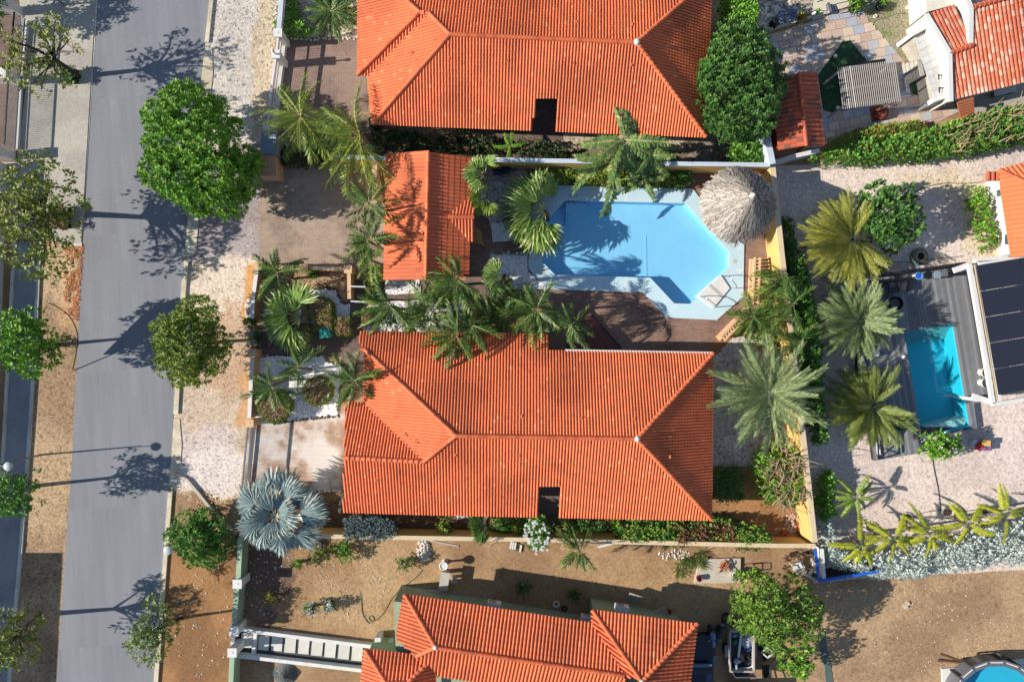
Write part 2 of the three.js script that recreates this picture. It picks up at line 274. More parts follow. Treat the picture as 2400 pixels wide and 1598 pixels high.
// ---------- road, kerbs, pavements ----------
const roadL = [[230, -20], [198, 496], [193, 571], [168, 1070], [131, 1598], [128, 1640]], roadR = [[493, -20], [463, 250], [441, 482], [424, 685], [400, 1070], [360, 1598], [357, 1640]];
const LY = 0.012;
struct('road', sheet(P2([[262, -600], ...roadL, [96, 2200], [310, 2200], ...[...roadR].reverse(), [536, -600]]), LY), M.asphalt, 'grey asphalt street running down the left side of the picture', 'road');
{
  const R_ = roadR, at = y => { for (let i = 0; i < R_.length - 1; i++) if (y <= R_[i + 1][1]) return lerp(R_[i][0], R_[i + 1][0], (y - R_[i][1]) / (R_[i + 1][1] - R_[i][1])); return 357; };
  const seg = [[-20, 100, 10], [112, 600, 27], [612, 970, 12], [982, 1140, 24], [1150, 1640, 11]];
  seg.forEach(([y0, y1, w], i) => {
    const ys = []; for (let y = y0; y < y1; y += 60) ys.push(y); ys.push(y1);
    const wide = w > 20, g = prism(P2([...ys.map(y => [at(y) + 1, y]), ...[...ys].reverse().map(y => [at(y) + w - (wide && (y === y0 || y === y1) ? 9 : 0), y])]), -0.05, wide ? 0.035 : 0.11);
    struct('kerb', g, M.kerb, ['narrow cream kerb at the top right edge of the street', 'wide dropped cream kerb between the street and the upper driveway', 'narrow cream kerb beside the round olive street tree', 'wide dropped cream kerb in front of the white stained driveway', 'narrow cream kerb beside the round green bush with a street lamp'][i], 'kerb');
  });
}
struct('pavement', prism(P2([[-40, -60], [227, -60], [224, 0], [190, 568], [140, 570], [130, 560], [-40, 560]]), -0.05, 0.05), M.concrete, 'pale concrete pavement at the top left between street and fences', 'pavement');
single('gutter_edge', prism(P2([[223, 0], [228, 0], [196, 500], [191, 572], [186, 572], [191, 500]]), -0.05, 0.02), M.whiteKerb, 'pale concrete gutter line along the left street edge at top', 'kerb', null, 'structure');
struct('pavement_edge', prism(P2([[142, 570], [192, 570], [192, 577], [142, 577]]), -0.05, 0.06), M.whiteKerb, 'white concrete end edge between pavement and leaf strewn verge', 'kerb');
const walkL = [[36, 566], [33, 600], [17, 895], [8, 1070], [-14, 1300], [-34, 1480], [-50, 1640]], walkR = [[96, 566], [91, 633], [77, 899], [66, 1070], [48, 1299], [33, 1468], [18, 1640]];
struct('footpath', sheet(P2([...walkL, ...[...walkR].reverse()]), 0.03), M.walk, 'grey footpath between white kerbs at the far left edge', 'footpath');
struct('footpath_kerb', prism(strip(P2(walkR), 0.2), -0.05, 0.1), M.whiteKerb, 'white kerb line on the street side of the far left footpath', 'kerb');
struct('footpath_kerb', prism(strip(P2(walkL), 0.18), -0.05, 0.12), M.whiteKerb, 'white kerb line on the wall side of the far left footpath', 'kerb');
struct('neighbour_drive', sheet(P2([[-80, -60], [38, -60], [48, 30], [60, 210], [40, 380], [-80, 380]]), 0.055), M.paverPath, 'dark brown paved yard behind the fences at top left', 'driveway');

// ---------- paved areas and gravel beds ----------
const paved = (name, pts, m, y, label, cat, holes) => struct(name, sheet(P2(pts), y, holes), m, label, cat);
paved('driveway', [[610, 402], [880, 374], [915, 374], [915, 655], [818, 655], [818, 632], [606, 622]], M.paver, 0.008, 'brown grey paved upper driveway with tree shadows left of the garage', 'driveway');
paved('driveway', [[646, 86], [850, 88], [862, 240], [862, 262], [632, 256]], M.paverWarm, 0.008, 'reddish grey paved forecourt left of the top house', 'driveway');
paved('driveway', [[580, 992], [660, 985], [800, 950], [830, 950], [830, 1148], [572, 1150]], M.paverWashed, 0.008, 'brick driveway stained with white paint dust in front of middle house', 'driveway');
paved('path', [[588, 778], [816, 775], [816, 640], [862, 640], [862, 900], [800, 900], [800, 836], [588, 832]], M.paverPath, 0.008, 'brown brick entrance path leading to the middle house', 'path');
paved('path', [[855, 655], [1290, 660], [1290, 712], [855, 708]], M.paverPath, 0.009, 'brown brick garden path behind the garage among the palms', 'path');
paved('patio', [[1095, 385], [1805, 400], [1830, 590], [1772, 690], [1640, 836], [1280, 836], [1280, 712], [1090, 712]], M.paverDark, 0.008, 'dark red brown brick patio around the large pool', 'patio', [hole1]);
paved('patio', [[1245, 205], [1320, 205], [1320, 330], [1245, 330]], M.paverPath, 0.01, 'small shaded paved court in the roof notch of the top house', 'patio');
paved('patio', [[1258, 1120], [1325, 1120], [1325, 1235], [1258, 1235]], M.paverPath, 0.01, 'small shaded paved court in the roof notch of the middle house', 'patio');
const bed = (pts, m, label, y = 0.014) => struct('gravel_bed', sheet(ragged(P2(pts), 0.35, 0.14, pts[0][0]), y), m, label, 'gravel bed');
bed([[692, 676], [790, 679], [796, 704], [818, 712], [818, 772], [740, 776], [690, 768]], M.whiteGravel, 'white gravel bed with clipped shrubs beside the teal bin');
bed([[600, 834], [758, 832], [770, 850], [804, 852], [792, 975], [640, 992], [598, 990]], M.whiteGravel, 'white gravel bed under the two round clipped shrubs');
bed([[858, 716], [925, 706], [1090, 702], [1092, 780], [852, 778]], M.whiteGravel, 'white gravel bed under palms at the upper edge of the middle house');
bed([[1150, 598], [1236, 598], [1240, 634], [1280, 676], [1190, 680], [1150, 652]], M.whiteGravel, 'white gravel bed at the lower left corner of the large pool');
bed([[1150, 524], [1240, 520], [1240, 562], [1152, 566]], M.whiteGravel, 'white gravel bed under the windblown palm left of the large pool');
bed([[1120, 400], [1240, 400], [1240, 492], [1150, 524], [1120, 470]], M.greyGravel, 'grey stone floor with pool equipment above the windblown palm');
bed([[905, 655], [985, 655], [985, 690], [900, 690]], M.whiteGravel, 'white gravel patch below the garage corner');
bed([[1670, 840], [1720, 790], [1800, 780], [1812, 1092], [1668, 1095]], M.greyGravel, 'grey gravel bed under the big silvery date palm');
bed([[690, 1205], [755, 1205], [760, 1240], [690, 1242]], M.whiteGravel, 'white gravel patch at the foot of the silver fan palm');
bed([[1060, 1190], [1140, 1190], [1130, 1218], [1072, 1216]], M.whiteGravel, 'small white gravel patch below the eave near the windblown fan palm');
bed([[1455, 1195], [1580, 1195], [1570, 1226], [1468, 1224]], M.whiteGravel, 'small white gravel patch between lower eave and green hedge');
struct('planting_bed', sheet(ragged(P2([[604, 634], [812, 640], [812, 700], [770, 676], [690, 672], [685, 770], [600, 772]]), 0.4, 0.1, 3), 0.012), M.litterBed, 'brown leaf strewn planting bed inside the peach front wall', 'planting bed');
struct('planting_bed', sheet(ragged(P2([[1235, 392], [1600, 405], [1600, 446], [1290, 438], [1235, 430]]), 0.4, 0.1, 4), 0.016), M.soil, 'dark planting bed along the wall above the large pool', 'planting bed');
struct('planting_bed', sheet(ragged(P2([[1790, 610], [1850, 600], [1870, 860], [1800, 850], [1770, 700]]), 0.4, 0.1, 5), 0.016), M.soil, 'planting bed with palms behind the peach balustrade', 'planting bed');
struct('planting_bed', sheet(ragged(P2([[790, 1175], [812, 1150], [812, 1240], [700, 1240], [600, 1235], [585, 1156]]), 0.4, 0.1, 6), 0.012), M.soil, 'bare brown bed beside the silver fan palm', 'planting bed');
// ---------- tiled roofs ----------
const tileMat = (o = {}) => new THREE.MeshStandardMaterial({ color: 0xffffff, vertexColors: true, roughness: o.rough ?? 0.7 });
const TM = tileMat(), ventMat = mat(230, 120, 76), deckMat = mat(150, 62, 36);
const tileTone = (r, kind) => {                          // linear colour of one tile
  const k = 0.94 + 0.12 * r(), q = r();
  if (kind === 'mixed') return q > 0.8 ? [0.62 * k, 0.33 * k, 0.24 * k] : q > 0.45 ? [0.56 * k, 0.19 * k, 0.11 * k] : [0.55 * k, 0.13 * k, 0.062 * k];
  if (kind === 'old') return q > 0.85 ? [0.2 * k, 0.07 * k, 0.045 * k] : [0.40 * k, 0.088 * k, 0.04 * k];
  return q > 0.985 ? [0.74 * k, 0.25 * k, 0.11 * k] : q < 0.012 ? [0.52 * k, 0.115 * k, 0.045 * k] : [0.64 * k, 0.150 * k, 0.054 * k];
};
// cross-section of a roll and pan tile, width w, roll height r
const section = (w, r) => [[-0.5, 0.03], [-0.39, 0], [-0.37, 0.3], [-0.29, 0.67], [-0.15, 0.93], [0, 1], [0.15, 0.93], [0.29, 0.67], [0.37, 0.3], [0.39, 0], [0.5, 0.03]].map(([a, b]) => [a * w, b * r]);
function tilePiece(put, sec, ta, tb, za, zb) {          // put(s, t, z) -> place
  const pos = [], idx = [], n = sec.length;
  for (const [t, z] of [[ta, za], [tb, zb]]) for (const [s, y] of sec) pos.push(...put(s, t, z + y));
  for (let i = 0; i < n - 1; i++) idx.push(i, i + 1, n + i, i + 1, n + i + 1, n + i);
  const b = pos.length / 3;                             // open mouth of the roll at the lower end
  for (let i = 0; i < n; i++) pos.push(...put(sec[i][0], ta, za + sec[i][1]));
  for (let i = 0; i < n; i++) pos.push(...put(sec[i][0], ta + 0.004, za - 0.035));
  for (let i = 0; i < n - 1; i++) idx.push(b + i, b + n + i, b + i + 1, b + i + 1, b + n + i, b + n + i + 1);
  return { pos, idx };
}
// planes: lists of places; builds deck, tiles and ridge tiles as children of the part "roof"
function roofOn(house, planes, o) {
  const R = rng(o.seed ?? 1), w = o.w, c = o.c, rh = (o.r ?? 0.47) * w, sec = section(w, rh), pos = [], col = [], idx = [], decks = [], whole = [];
  const roof = new THREE.Mesh(undefined, o.deck ?? deckMat); roof.name = 'roof'; roof.castShadow = roof.receiveShadow = true; house.add(roof);
  for (const pl of planes) {
    const n = new V3(); pl.forEach((p, i) => { const q = pl[(i + 1) % pl.length]; n.x += (p.y - q.y) * (p.z + q.z); n.y += (p.z - q.z) * (p.x + q.x); n.z += (p.x - q.x) * (p.y + q.y); });
    n.normalize(); if (n.y < 0) n.negate();
    const u = new V3(0, 1, 0).addScaledVector(n, -n.y).normalize(), a = new V3().crossVectors(u, n), mid = pl.reduce((s, p) => s.add(p), new V3()).divideScalar(pl.length);
    const q2 = pl.map(p => { const d = p.clone().sub(mid); return [d.dot(a), d.dot(u)]; });
    const wear = (s, t) => { const q = mid.clone().addScaledVector(a, s).addScaledVector(u, t), f = fbm(q.x / 64 + 0.5, q.z / 64 + 0.5, 24, 4, 77), g = vn(q.x * 1.7 + 90, q.z * 1.7 + 90, 512, 78); return lerp(1.08, 0.78, sst(0.42, 0.72, f)) * (g > 0.86 ? 0.86 : 1); };
    const put = (s, t, z) => { const p = mid.clone().addScaledVector(a, s).addScaledVector(u, t).addScaledVector(n, z); return [p.x, p.y, p.z]; };
    // deck
    const c2 = q2.map(([x, y]) => new THREE.Vector2(x, y)), f = THREE.ShapeUtils.triangulateShape(c2, []), dp = [];
    for (const t of f) { for (const i of t) dp.push(...put(...q2[i], -0.02)); for (const i of [...t].reverse()) dp.push(...put(...q2[i], -0.14)); }
    q2.forEach((p, i) => { const q = q2[(i + 1) % q2.length]; dp.push(...put(...p, -0.02), ...put(...p, -0.14), ...put(...q, -0.02), ...put(...q, -0.02), ...put(...p, -0.14), ...put(...q, -0.14)); });
    decks.push(raw(dp, dp.length ? new Float32Array(dp.length / 3 * 2).map((_, i) => dp[(i >> 1) * 3 + (i & 1) * 2]) : null));
    // tiles
    const smin = Math.min(...q2.map(p => p[0])), smax = Math.max(...q2.map(p => p[0])), tmin = Math.min(...q2.map(p => p[1]));
    const nc = Math.round((smax - smin) / w), ww = (smax - smin) / nc;
    for (let k = 0; k < nc; k++) {
      const s = smin + (k + 0.5) * ww, x = [];
      for (let i = 0, j = q2.length - 1; i < q2.length; j = i++) { const [x1, y1] = q2[j], [x2, y2] = q2[i]; if ((x1 > s) !== (x2 > s)) x.push(y1 + (s - x1) / (x2 - x1) * (y2 - y1)); }
      x.sort((p, q) => p - q);
      for (let i = 0; i + 1 < x.length; i += 2) {
        const t0 = x[i], t1 = x[i + 1], eave = true;
        for (let j = Math.floor((t0 - tmin) / c); tmin + j * c < t1 - 0.05; j++) {
          const ta = Math.max(t0 - (tmin + j * c < t0 ? 0.05 : 0), tmin + j * c), tb = Math.min(t1 + 0.03, tmin + (j + 1) * c + 0.05); if (tb - ta < 0.06) continue;
          const full = tb - ta > c, tone = mul(tileTone(R, o.kind), wear(s, ta)), ds = (R() - 0.5) * 0.008, dz = (R() - 0.5) * 0.003, st = o.step ?? 0.014;
          if (full && o.single) { const p = mid.clone().addScaledVector(a, s + ds).addScaledVector(u, ta).addScaledVector(n, 0.002 + st + dz); whole.push({ p, a, u, n, tone, len: tb - ta, d: p.distanceTo(camera.position) + (Math.abs(p.x) > 29.4 || Math.abs(p.z) > 19.6 ? 99 : 0) }); continue; }
          const b = pos.length / 3, t = tilePiece((x_, y_, z_) => put(s + ds + x_, y_, z_), sec, ta, tb, 0.002 + st + dz, 0.002 + dz);
          for (const v of t.pos) pos.push(v); for (const v of t.idx) idx.push(b + v); for (let v = 0; v < t.pos.length; v += 3) col.push(...tone);
        }
      }
    }
  }
  roof.geometry = merge(decks);
  if (o.single) {                                        // the nearest whole tiles as pieces of their own, the rest joined
    whole.sort((p, q) => p.d - q.d);
    const t = tilePiece((x, y, z) => [x, y, z], sec, 0, c + 0.05, 0, -(o.step ?? 0.014)), g = [0, 1, 2].map(() => raw(t.pos, null, t.idx, new Float32Array(t.pos.length).fill(1)));
    const tones = new Map();
    whole.forEach((q, i) => {
      const m4 = new THREE.Matrix4().makeBasis(q.a, q.u, q.n).setPosition(q.p);
      if (i < 296) {
        const key = q.tone.map(v => Math.round(v * 25)).join(); if (!tones.has(key)) { const m = new THREE.MeshStandardMaterial({ roughness: 0.7 }); m.color.setRGB(...q.tone); tones.set(key, m); }
        const o_ = part('roof_tile', g[i % 3], tones.get(key), roof); o_.applyMatrix4(m4);
      } else { const b = pos.length / 3, v = new V3(); for (let k = 0; k < t.pos.length; k += 3) { v.fromArray(t.pos, k).applyMatrix4(m4); pos.push(v.x, v.y, v.z); col.push(...q.tone); } for (const k of t.idx) idx.push(b + k); }
    });
  }
  if (idx.length) { const f = part('tile_field', raw(pos, null, idx, col), TM, roof); f.userData.kind = 'stuff'; }
  // ridge and hip tiles, each a piece of its own
  const rg = [0, 1, 2].map(k => {
    const p = [], ix = [], L = 0.31, cols = []; const tn = tileTone(rng(50 + k), o.kind);
    for (const [x, r] of [[0, 0.125], [L, 0.105]]) for (let i = 0; i <= 8; i++) { const a = -1.45 + i * 2.9 / 8; p.push(x, r * Math.cos(a) + (x ? -0.012 : 0.012), r * Math.sin(a)); }
    for (let i = 0; i < 8; i++) ix.push(i, i + 1, 9 + i, i + 1, 10 + i, 9 + i);
    const b = 18; for (let i = 0; i <= 8; i++) { const a = -1.45 + i * 2.9 / 8; p.push(0, 0.125 * Math.cos(a) + 0.012, 0.125 * Math.sin(a)); } for (let i = 0; i <= 8; i++) { const a = -1.45 + i * 2.9 / 8; p.push(0.002, 0.1 * Math.cos(a), 0.1 * Math.sin(a)); }
    for (let i = 0; i < 8; i++) ix.push(b + i, b + i + 1, b + 9 + i, b + i + 1, b + 10 + i, b + 9 + i);
    for (let i = 0; i < p.length / 3; i++) cols.push(...mul(tn, 1.02)); return raw(p, null, ix, cols);
  });
  for (const [a, b, k = 1] of o.ridges ?? []) {
    const lo = a.y <= b.y ? a : b, hi = lo === a ? b : a, d = hi.clone().sub(lo), L = d.length(), n = Math.max(1, Math.round(L / 0.275)); d.normalize();
    const side = new V3().crossVectors(d, new V3(0, 1, 0)).normalize(), up = new V3().crossVectors(side, d);
    for (let i = 0; i < n; i++) { const t = part('ridge_tile', rg[Math.floor(R() * 3)], TM, roof); t.matrix.makeBasis(d, up, side).setPosition(lo.clone().addScaledVector(d, i * L / n).add(new V3(0, 0.05 + (R() - 0.5) * 0.01, 0))); t.matrix.decompose(t.position, t.quaternion, t.scale); t.scale.set(L / n / 0.275, k, k); t.rotateX((R() - 0.5) * 0.06); }
  }
  for (const v of o.vents ?? []) { const g = merge([box(0.11, 0.04, 0.17, 0, 0.04, 0), box(0.07, 0.03, 0.1, 0, 0.06, 0.03)]); part('vent_tile', g, ventMat, roof).position.copy(v); }
  return roof;
}
const WP = (a) => a.map(([x, y, h]) => W(x, y, h));
function house(label, name = 'house') { return thing(name, label, 'house'); }

// --- the middle house
{
  const h = house('middle house with long orange tiled hip roof below the large pool');
  const A1 = W(1069, 1021, 4.9), B1 = W(1493, 1028, 4.9), NE = W(1671, 829, 2.8), SE = W(1668, 1217, 2.8), SW = W(804, 1198, 2.8), G = W(806, 1072, 4.3), V2 = W(993, 1082, 4.35), Hc = W(856, 819, 2.8), E1 = W(850, 943, 2.8), E0 = W(809, 942, 2.8);
  const sp = [A1, SE, SW], N1 = [onPlane(1263, 1211, sp), onPlane(1265, 1137, sp), onPlane(1315, 1137, sp), onPlane(1310, 1212, sp)];
  const np = [A1, B1, NE], X1 = onPlane(1287, 823, np), X2 = W(1287, 785, 2.4), X3 = W(843, 776, 2.4), X4 = W(844, 818, 2.78);
  const Gs = onPlane(806, 1072, sp), V2s = onPlane(993, 1082, sp);
  roofOn(h, [[A1, B1, SE, N1[3], N1[2], N1[1], N1[0], SW, Gs, V2s], [B1, NE, SE], [A1, B1, NE, X1, X2, X3, X4, Hc], [A1, Hc, E1, V2s], [Gs, V2s, E1, E0]],
    { w: 0.163, c: 0.2, seed: 3, ridges: [[A1, B1], [B1, NE], [B1, SE], [A1, Hc], [A1, V2s], [Gs, V2s], [X4, Hc]],
      vents: [[868, 1030], [882, 1123], [975, 1032], [978, 1037], [1222, 975], [1363, 979], [1487, 982], [1217, 1066], [1484, 1073], [1067, 1065], [1570, 1070]].map(([x, y]) => { const p = y < 1022 ? onPlane(x, y, np) : x < 870 || y > 1060 ? onPlane(x, y, sp) : x > 1500 ? onPlane(x, y, [B1, NE, SE]) : onPlane(x, y, x < 990 ? [A1, Hc, V2s] : sp); p.y += 0.04; return p; }) });
  const wall = prism(P2([[880, 812], [1260, 816], [1262, 838], [1625, 843], [1622, 1160], [1330, 1158], [1330, 1118], [1250, 1117], [1250, 1156], [850, 1150], [848, 955], [882, 950]]), 0, 2.55);
  part('wall', wall, M.cream, h); part('gutter', merge([bar(W(1325, 821, 2.82), W(1672, 827, 2.82), 0.12, 0.1), bar(W(1325, 821, 2.75), W(1672, 827, 2.75), 0.05, 0.12)]), M.white, h, 'white gutter along the upper right eave');
  const cap = new THREE.SphereGeometry(0.16, 10, 8); part('ridge_cap', cap, M.white, h).position.copy(B1).add(new V3(0, 0.1, 0));
  fin(h);
}
// --- the top house
{
  const h = house('top house with long orange tiled hip roof cut by the upper picture edge');
  const A1 = W(1054, 81, 4.9), B1 = W(1492, 100, 4.9), C1 = W(873, 291, 2.8), D1 = W(1654, 320, 2.8), NE = W(1669, -56, 2.8), NW = W(838, -110, 2.8), a = W(1006, 32, 4.4), b = W(983, 29, 4.4), Vl = W(863, 176, 2.8), Ws = W(838, 176, 2.8);
  const sp = [A1, B1, new V3().lerpVectors(C1, D1, 0.5)], N1 = [onPlane(1248, 306, sp), onPlane(1255, 228, sp), onPlane(1308, 228, sp), onPlane(1302, 308, sp)];
  roofOn(h, [[A1, B1, D1, N1[3], N1[2], N1[1], N1[0], C1], [B1, NE, D1], [A1, B1, NE, NW, b, a], [A1, a, Vl, C1], [b, a, Vl, Ws], [NW, Ws, b]],
    { w: 0.163, c: 0.2, seed: 4, ridges: [[A1, B1], [B1, D1], [B1, NE], [A1, C1], [A1, a], [a, b], [b, Ws], [b, NW]],
      vents: [[1053, 135], [1191, 141], [1345, 147], [1480, 152], [1058, 41], [1196, 46], [1350, 53], [1481, 58], [966, 124]].map(([x, y]) => { const p = onPlane(x, y, x < 1000 ? [A1, Vl, C1] : y > 100 ? sp : [A1, B1, NE]); p.y += 0.04; return p; }) });
  part('wall', prism(P2([[905, 235], [1236, 248], [1238, 210], [1322, 212], [1318, 252], [1612, 268], [1622, -40], [880, -70], [882, 145], [904, 146]]), 0, 2.55), M.cream, h);
  const cap = new THREE.SphereGeometry(0.17, 10, 8); part('ridge_cap', cap, M.white, h).position.copy(B1).add(new V3(0, 0.1, 0));
  fin(h);
}
// --- the garage
{
  const h = thing('garage', 'garage with orange gable roof marked by palm shadows left of the pool', 'garage');
  const r0 = W(1004, 357, 3.25), r1 = W(998, 655, 3.25), a = W(905, 360, 2.45), b = W(899, 654, 2.45), c = W(1105, 368, 2.4), d = W(1098, 645, 2.4);
  const ep = [r0, r1, d], p0 = onPlane(1050, 508, ep), p1 = W(1110, 509, p0.y), v0 = onPlane(1086, 470, ep), v1 = onPlane(1086, 545, ep), e0 = W(1113, 470, 2.66), e1 = W(1106, 566, 2.66);
  const q0 = onPlane(1088, 469, ep), q1 = onPlane(1088, 548, ep);
  roofOn(h, [[r0, r1, b, a], [r0, r1, d, onPlane(1100, 562, ep), p0, onPlane(1103, 460, ep), c]], { w: 0.21, c: 0.33, r: 0.26, seed: 6, ridges: [[r0, r1], [p0, p1]] });
  const R2 = roofOn(h, [[p0, p1, W(1110, 466, 2.36), onPlane(1103, 460, ep)], [p0, p1, W(1107, 566, 2.36), onPlane(1100, 562, ep)]], { w: 0.17, c: 0.25, seed: 7 }); R2.name = 'porch_roof';
  part('wall', prism(P2([[932, 385], [1080, 390], [1075, 632], [926, 635]]), 0, 2.2), M.cream, h); fin(h);
}
// --- the lower house
{
  const h = house('lower pale green house with orange roof cut by the bottom edge');
  const P1 = W(949, 1392, 2.8), L = W(1021, 1516, 3.85), Rr = W(1462, 1582, 3.85), N2 = W(1389, 1458, 2.8), Wl = W(928, 1496, 2.8), Sv = W(976, 1537, 3.3);
  const nE = W(1390, 1461, 2.8), Wt = W(1388, 1428, 2.8), Ap = W(1504, 1596, 4.05), En = W(1634, 1461, 2.8), Es = W(1612, 1640, 2.8), Ws = W(1400, 1620, 2.8);
  const S0 = W(1012, 1582, 2.8), S1 = W(1500, 1655, 2.8), q0 = W(856, 1521, 2.8), qa = W(905, 1599, 3.6), qb = W(955, 1599, 3.6), q1 = W(1017, 1542, 2.9), q2 = W(846, 1600, 2.8), q3 = W(990, 1640, 2.8);
  roofOn(h, [[L, Rr, nE, P1], [P1, L, Sv, Wl], [L, Rr, S1, S0, Sv], [Wt, En, Ap], [En, Es, Ap], [Wt, Ap, Rr, N2], [q0, q1, qb, qa], [q0, qa, W(905, 1700, 3.6), W(838, 1700, 2.8)], [q1, qb, W(955, 1700, 3.6), W(1022, 1700, 2.8)]],
    { w: 0.197, c: 0.33, seed: 8, step: 0.024, single: true, ridges: [[L, Rr], [P1, L], [L, Sv], [Wt, Ap], [En, Ap], [q0, qa], [q1, qb], [qa, qb]] });
  part('wall', prism([W(940, 1371), W(970, 1375), W(1380, 1444), W(1383, 1400), W(1586, 1440), W(1560, 1600), W(1030, 1600), W(1020, 1530), W(944, 1478)].map(p => p.setY(0)), 0, 2.5), M.green, h);
  part('wall', prism(P2([[880, 1490], [960, 1500], [960, 1690], [860, 1690]]), 0, 2.5), M.green, h);
  const cap = new THREE.SphereGeometry(0.13, 10, 8); part('ridge_cap', cap, M.white, h).position.copy(L).add(new V3(0, 0.1, 0)); const c2 = part('ridge_cap', cap, M.white, h); c2.position.copy(Ap).add(new V3(0, 0.1, 0));
  for (const [x, y] of [[1213, 1424], [1270, 1433], [1500, 1430]]) part('pipe', merge([cyl(0.03, 0.03, 2.6, 0, 0, 0, 6), box(0.12, 0.1, 0.12, 0, 2.2, 0)]), M.greyMetal, h).position.copy(W(x, y, 0));
  fin(h);
  single('awning', prism(P2([[1015, 1580], [1200, 1607], [1200, 1660], [1010, 1650]], 1.9), 1.8, 1.9), M.blue, 'flat blue awning below the lower eave at the bottom edge', 'awning');
}
// --- the house at the top right
{
  const h = house('white house with pink and red mixed roof tiles at the top right');
  const e0 = W(2234, 234, 1.65), e1 = W(2470, 176, 1.65), ed = e1.clone().sub(e0).normalize(), up = new V3(ed.z, 0, -ed.x); if (up.z > 0) up.negate();
  const q = e0.clone().addScaledVector(up, 3).setY(1.65 + 3 * 0.13), mp = [e0, e1, q], at = (x, y) => onPlane(x, y, mp);
  const a = at(2229, 124), b = at(2279, 106), c = at(2281, 17), d = at(2480, -40), main = [e0, e1, d, c, b, a];
  const s0 = W(2176, 33, 1.8), s1 = W(2238, 14, 1.8);
  roofOn(h, [main, [a, b, s1, s0]], { w: 0.235, c: 0.33, r: 0.26, kind: 'mixed', seed: 9, step: 0.026, single: true, ridges: [[a, b, 1.3], [c, d, 1.3]] });
  const top = P2([[2184, 58], [2226, 125], [2228, 238]]);
  part('wall', prism([W(2236, 226, 1.5), W(2420, 182, 1.5), W(2420, -60, 1.5), W(2290, -30, 1.5), W(2284, 100, 1.5), W(2240, 118, 1.5)].map(p => p.setY(0)), 0, 1.5), M.white, h);
  const gable = s => { const g = []; for (let i = 0; i < s.length - 1; i++) { const p = W(...s[i]), r = W(...s[i + 1]), n = 4; const q = [p.clone().setY(0), p, r, r.clone().setY(0)]; const t = new V3(r.z - p.z, 0, p.x - r.x).normalize().multiplyScalar(-0.13); const A_ = q.map(v => v.clone().add(t)), B_ = q.map(v => v.clone().sub(t)); const pos = []; const tri = (x, y, z) => pos.push(...x.toArray(), ...y.toArray(), ...z.toArray()); tri(A_[0], A_[1], A_[2]); tri(A_[0], A_[2], A_[3]); tri(B_[0], B_[2], B_[1]); tri(B_[0], B_[3], B_[2]); for (let k = 0; k < 4; k++) { const l = (k + 1) % 4; tri(A_[k], B_[k], B_[l]); tri(A_[k], B_[l], A_[l]); } g.push(raw(pos)); } return merge(g); };
  part('gable_wall', gable([[2230, 236, 1.75], [2227, 125, a.y + 0.12], [2173, 33, 1.88]]), M.cream, h, 'cream gable wall with white top edge facing the terrace');
  part('coping', merge([bar(W(2230, 238, 1.79), W(2227, 125, a.y + 0.16), 0.24, 0.08), bar(W(2227, 124, a.y + 0.16), W(2172, 32, 1.92), 0.24, 0.08)]), M.white, h);
  part('parapet', gable([[2277, 106, b.y + 0.12], [2278, 17, c.y + 0.15], [2258, -30, c.y + 0.15]]), M.white, h, 'high white wall beside the upper roof');
  part('flat_roof', prism(P2([[2168, -50], [2173, 28], [2240, 10], [2268, 60], [2262, -50]], 1.7).map(p => p.setY(0)), 0, 1.7), M.cream, h, 'cream flat roof beyond the small tiled roof');
  part('window', box(0.05, 0.5, 0.9), M.glass, h).position.copy(W(2222, 152, 1.4)).add(new V3(-0.12, 0, 0));
  for (const [x, y] of [[2214, 176], [2215, 206]]) { const p = part('wall_lamp', merge([box(0.3, 0.05, 0.05, -0.15, 1.5, 0), box(0.05, 0.05, 0.3, -0.3, 1.5, 0.1)]), M.darkMetal, h); p.position.copy(W(x, y, 1.5).setY(0)); }
  fin(h);
  const yard = struct('side_yard', sheet(P2([[2232, 232], [2460, 176], [2460, 300], [2290, 268]]), 0.012), M.concrete, 'shaded grey concrete yard below the pink roof at right', 'patio');
}
// --- the house at the right edge
{
  const h = house('white house with orange tiled roof at the right picture edge');
  const a = W(2341, 398, 2.8), b = W(2372, 604, 2.8), c = W(2470, 590, 4.0), d = W(2470, 460, 4.0), n = W(2480, 360, 2.8);
  roofOn(h, [[a, b, c, d], [a, d, n]], { w: 0.25, c: 0.33, r: 0.3, seed: 12, ridges: [[a, d]] });
  part('wall', prism([W(2311, 428), W(2343, 600), W(2420, 592), W(2420, 412)].map(p => p.setY(0)), 0, 2.62), M.white, h);
  part('window', box(0.05, 0.7, 0.6), M.glass, h).position.copy(W(2317, 456).setY(1.1)).add(new V3(-0.01, 0, 0)); part('window', box(0.05, 0.7, 0.6), M.glass, h).position.copy(W(2336, 566).setY(1.1)).add(new V3(-0.01, 0, 0));
  const ch = []; for (let i = 0; i < 3; i++) ch.push(new THREE.CylinderGeometry(0.13, 0.13, 0.5, 12, 1, false, 0, Math.PI).rotateX(Math.PI / 2).rotateZ(Math.PI / 2).translate(i * 0.26 - 0.26, 2.66, 0));
  part('porch_tile', merge(ch), M.terracotta, h, 'row of three red tiles over the wall end').position.copy(W(2326, 414, 2.6).setY(0)); fin(h);
}
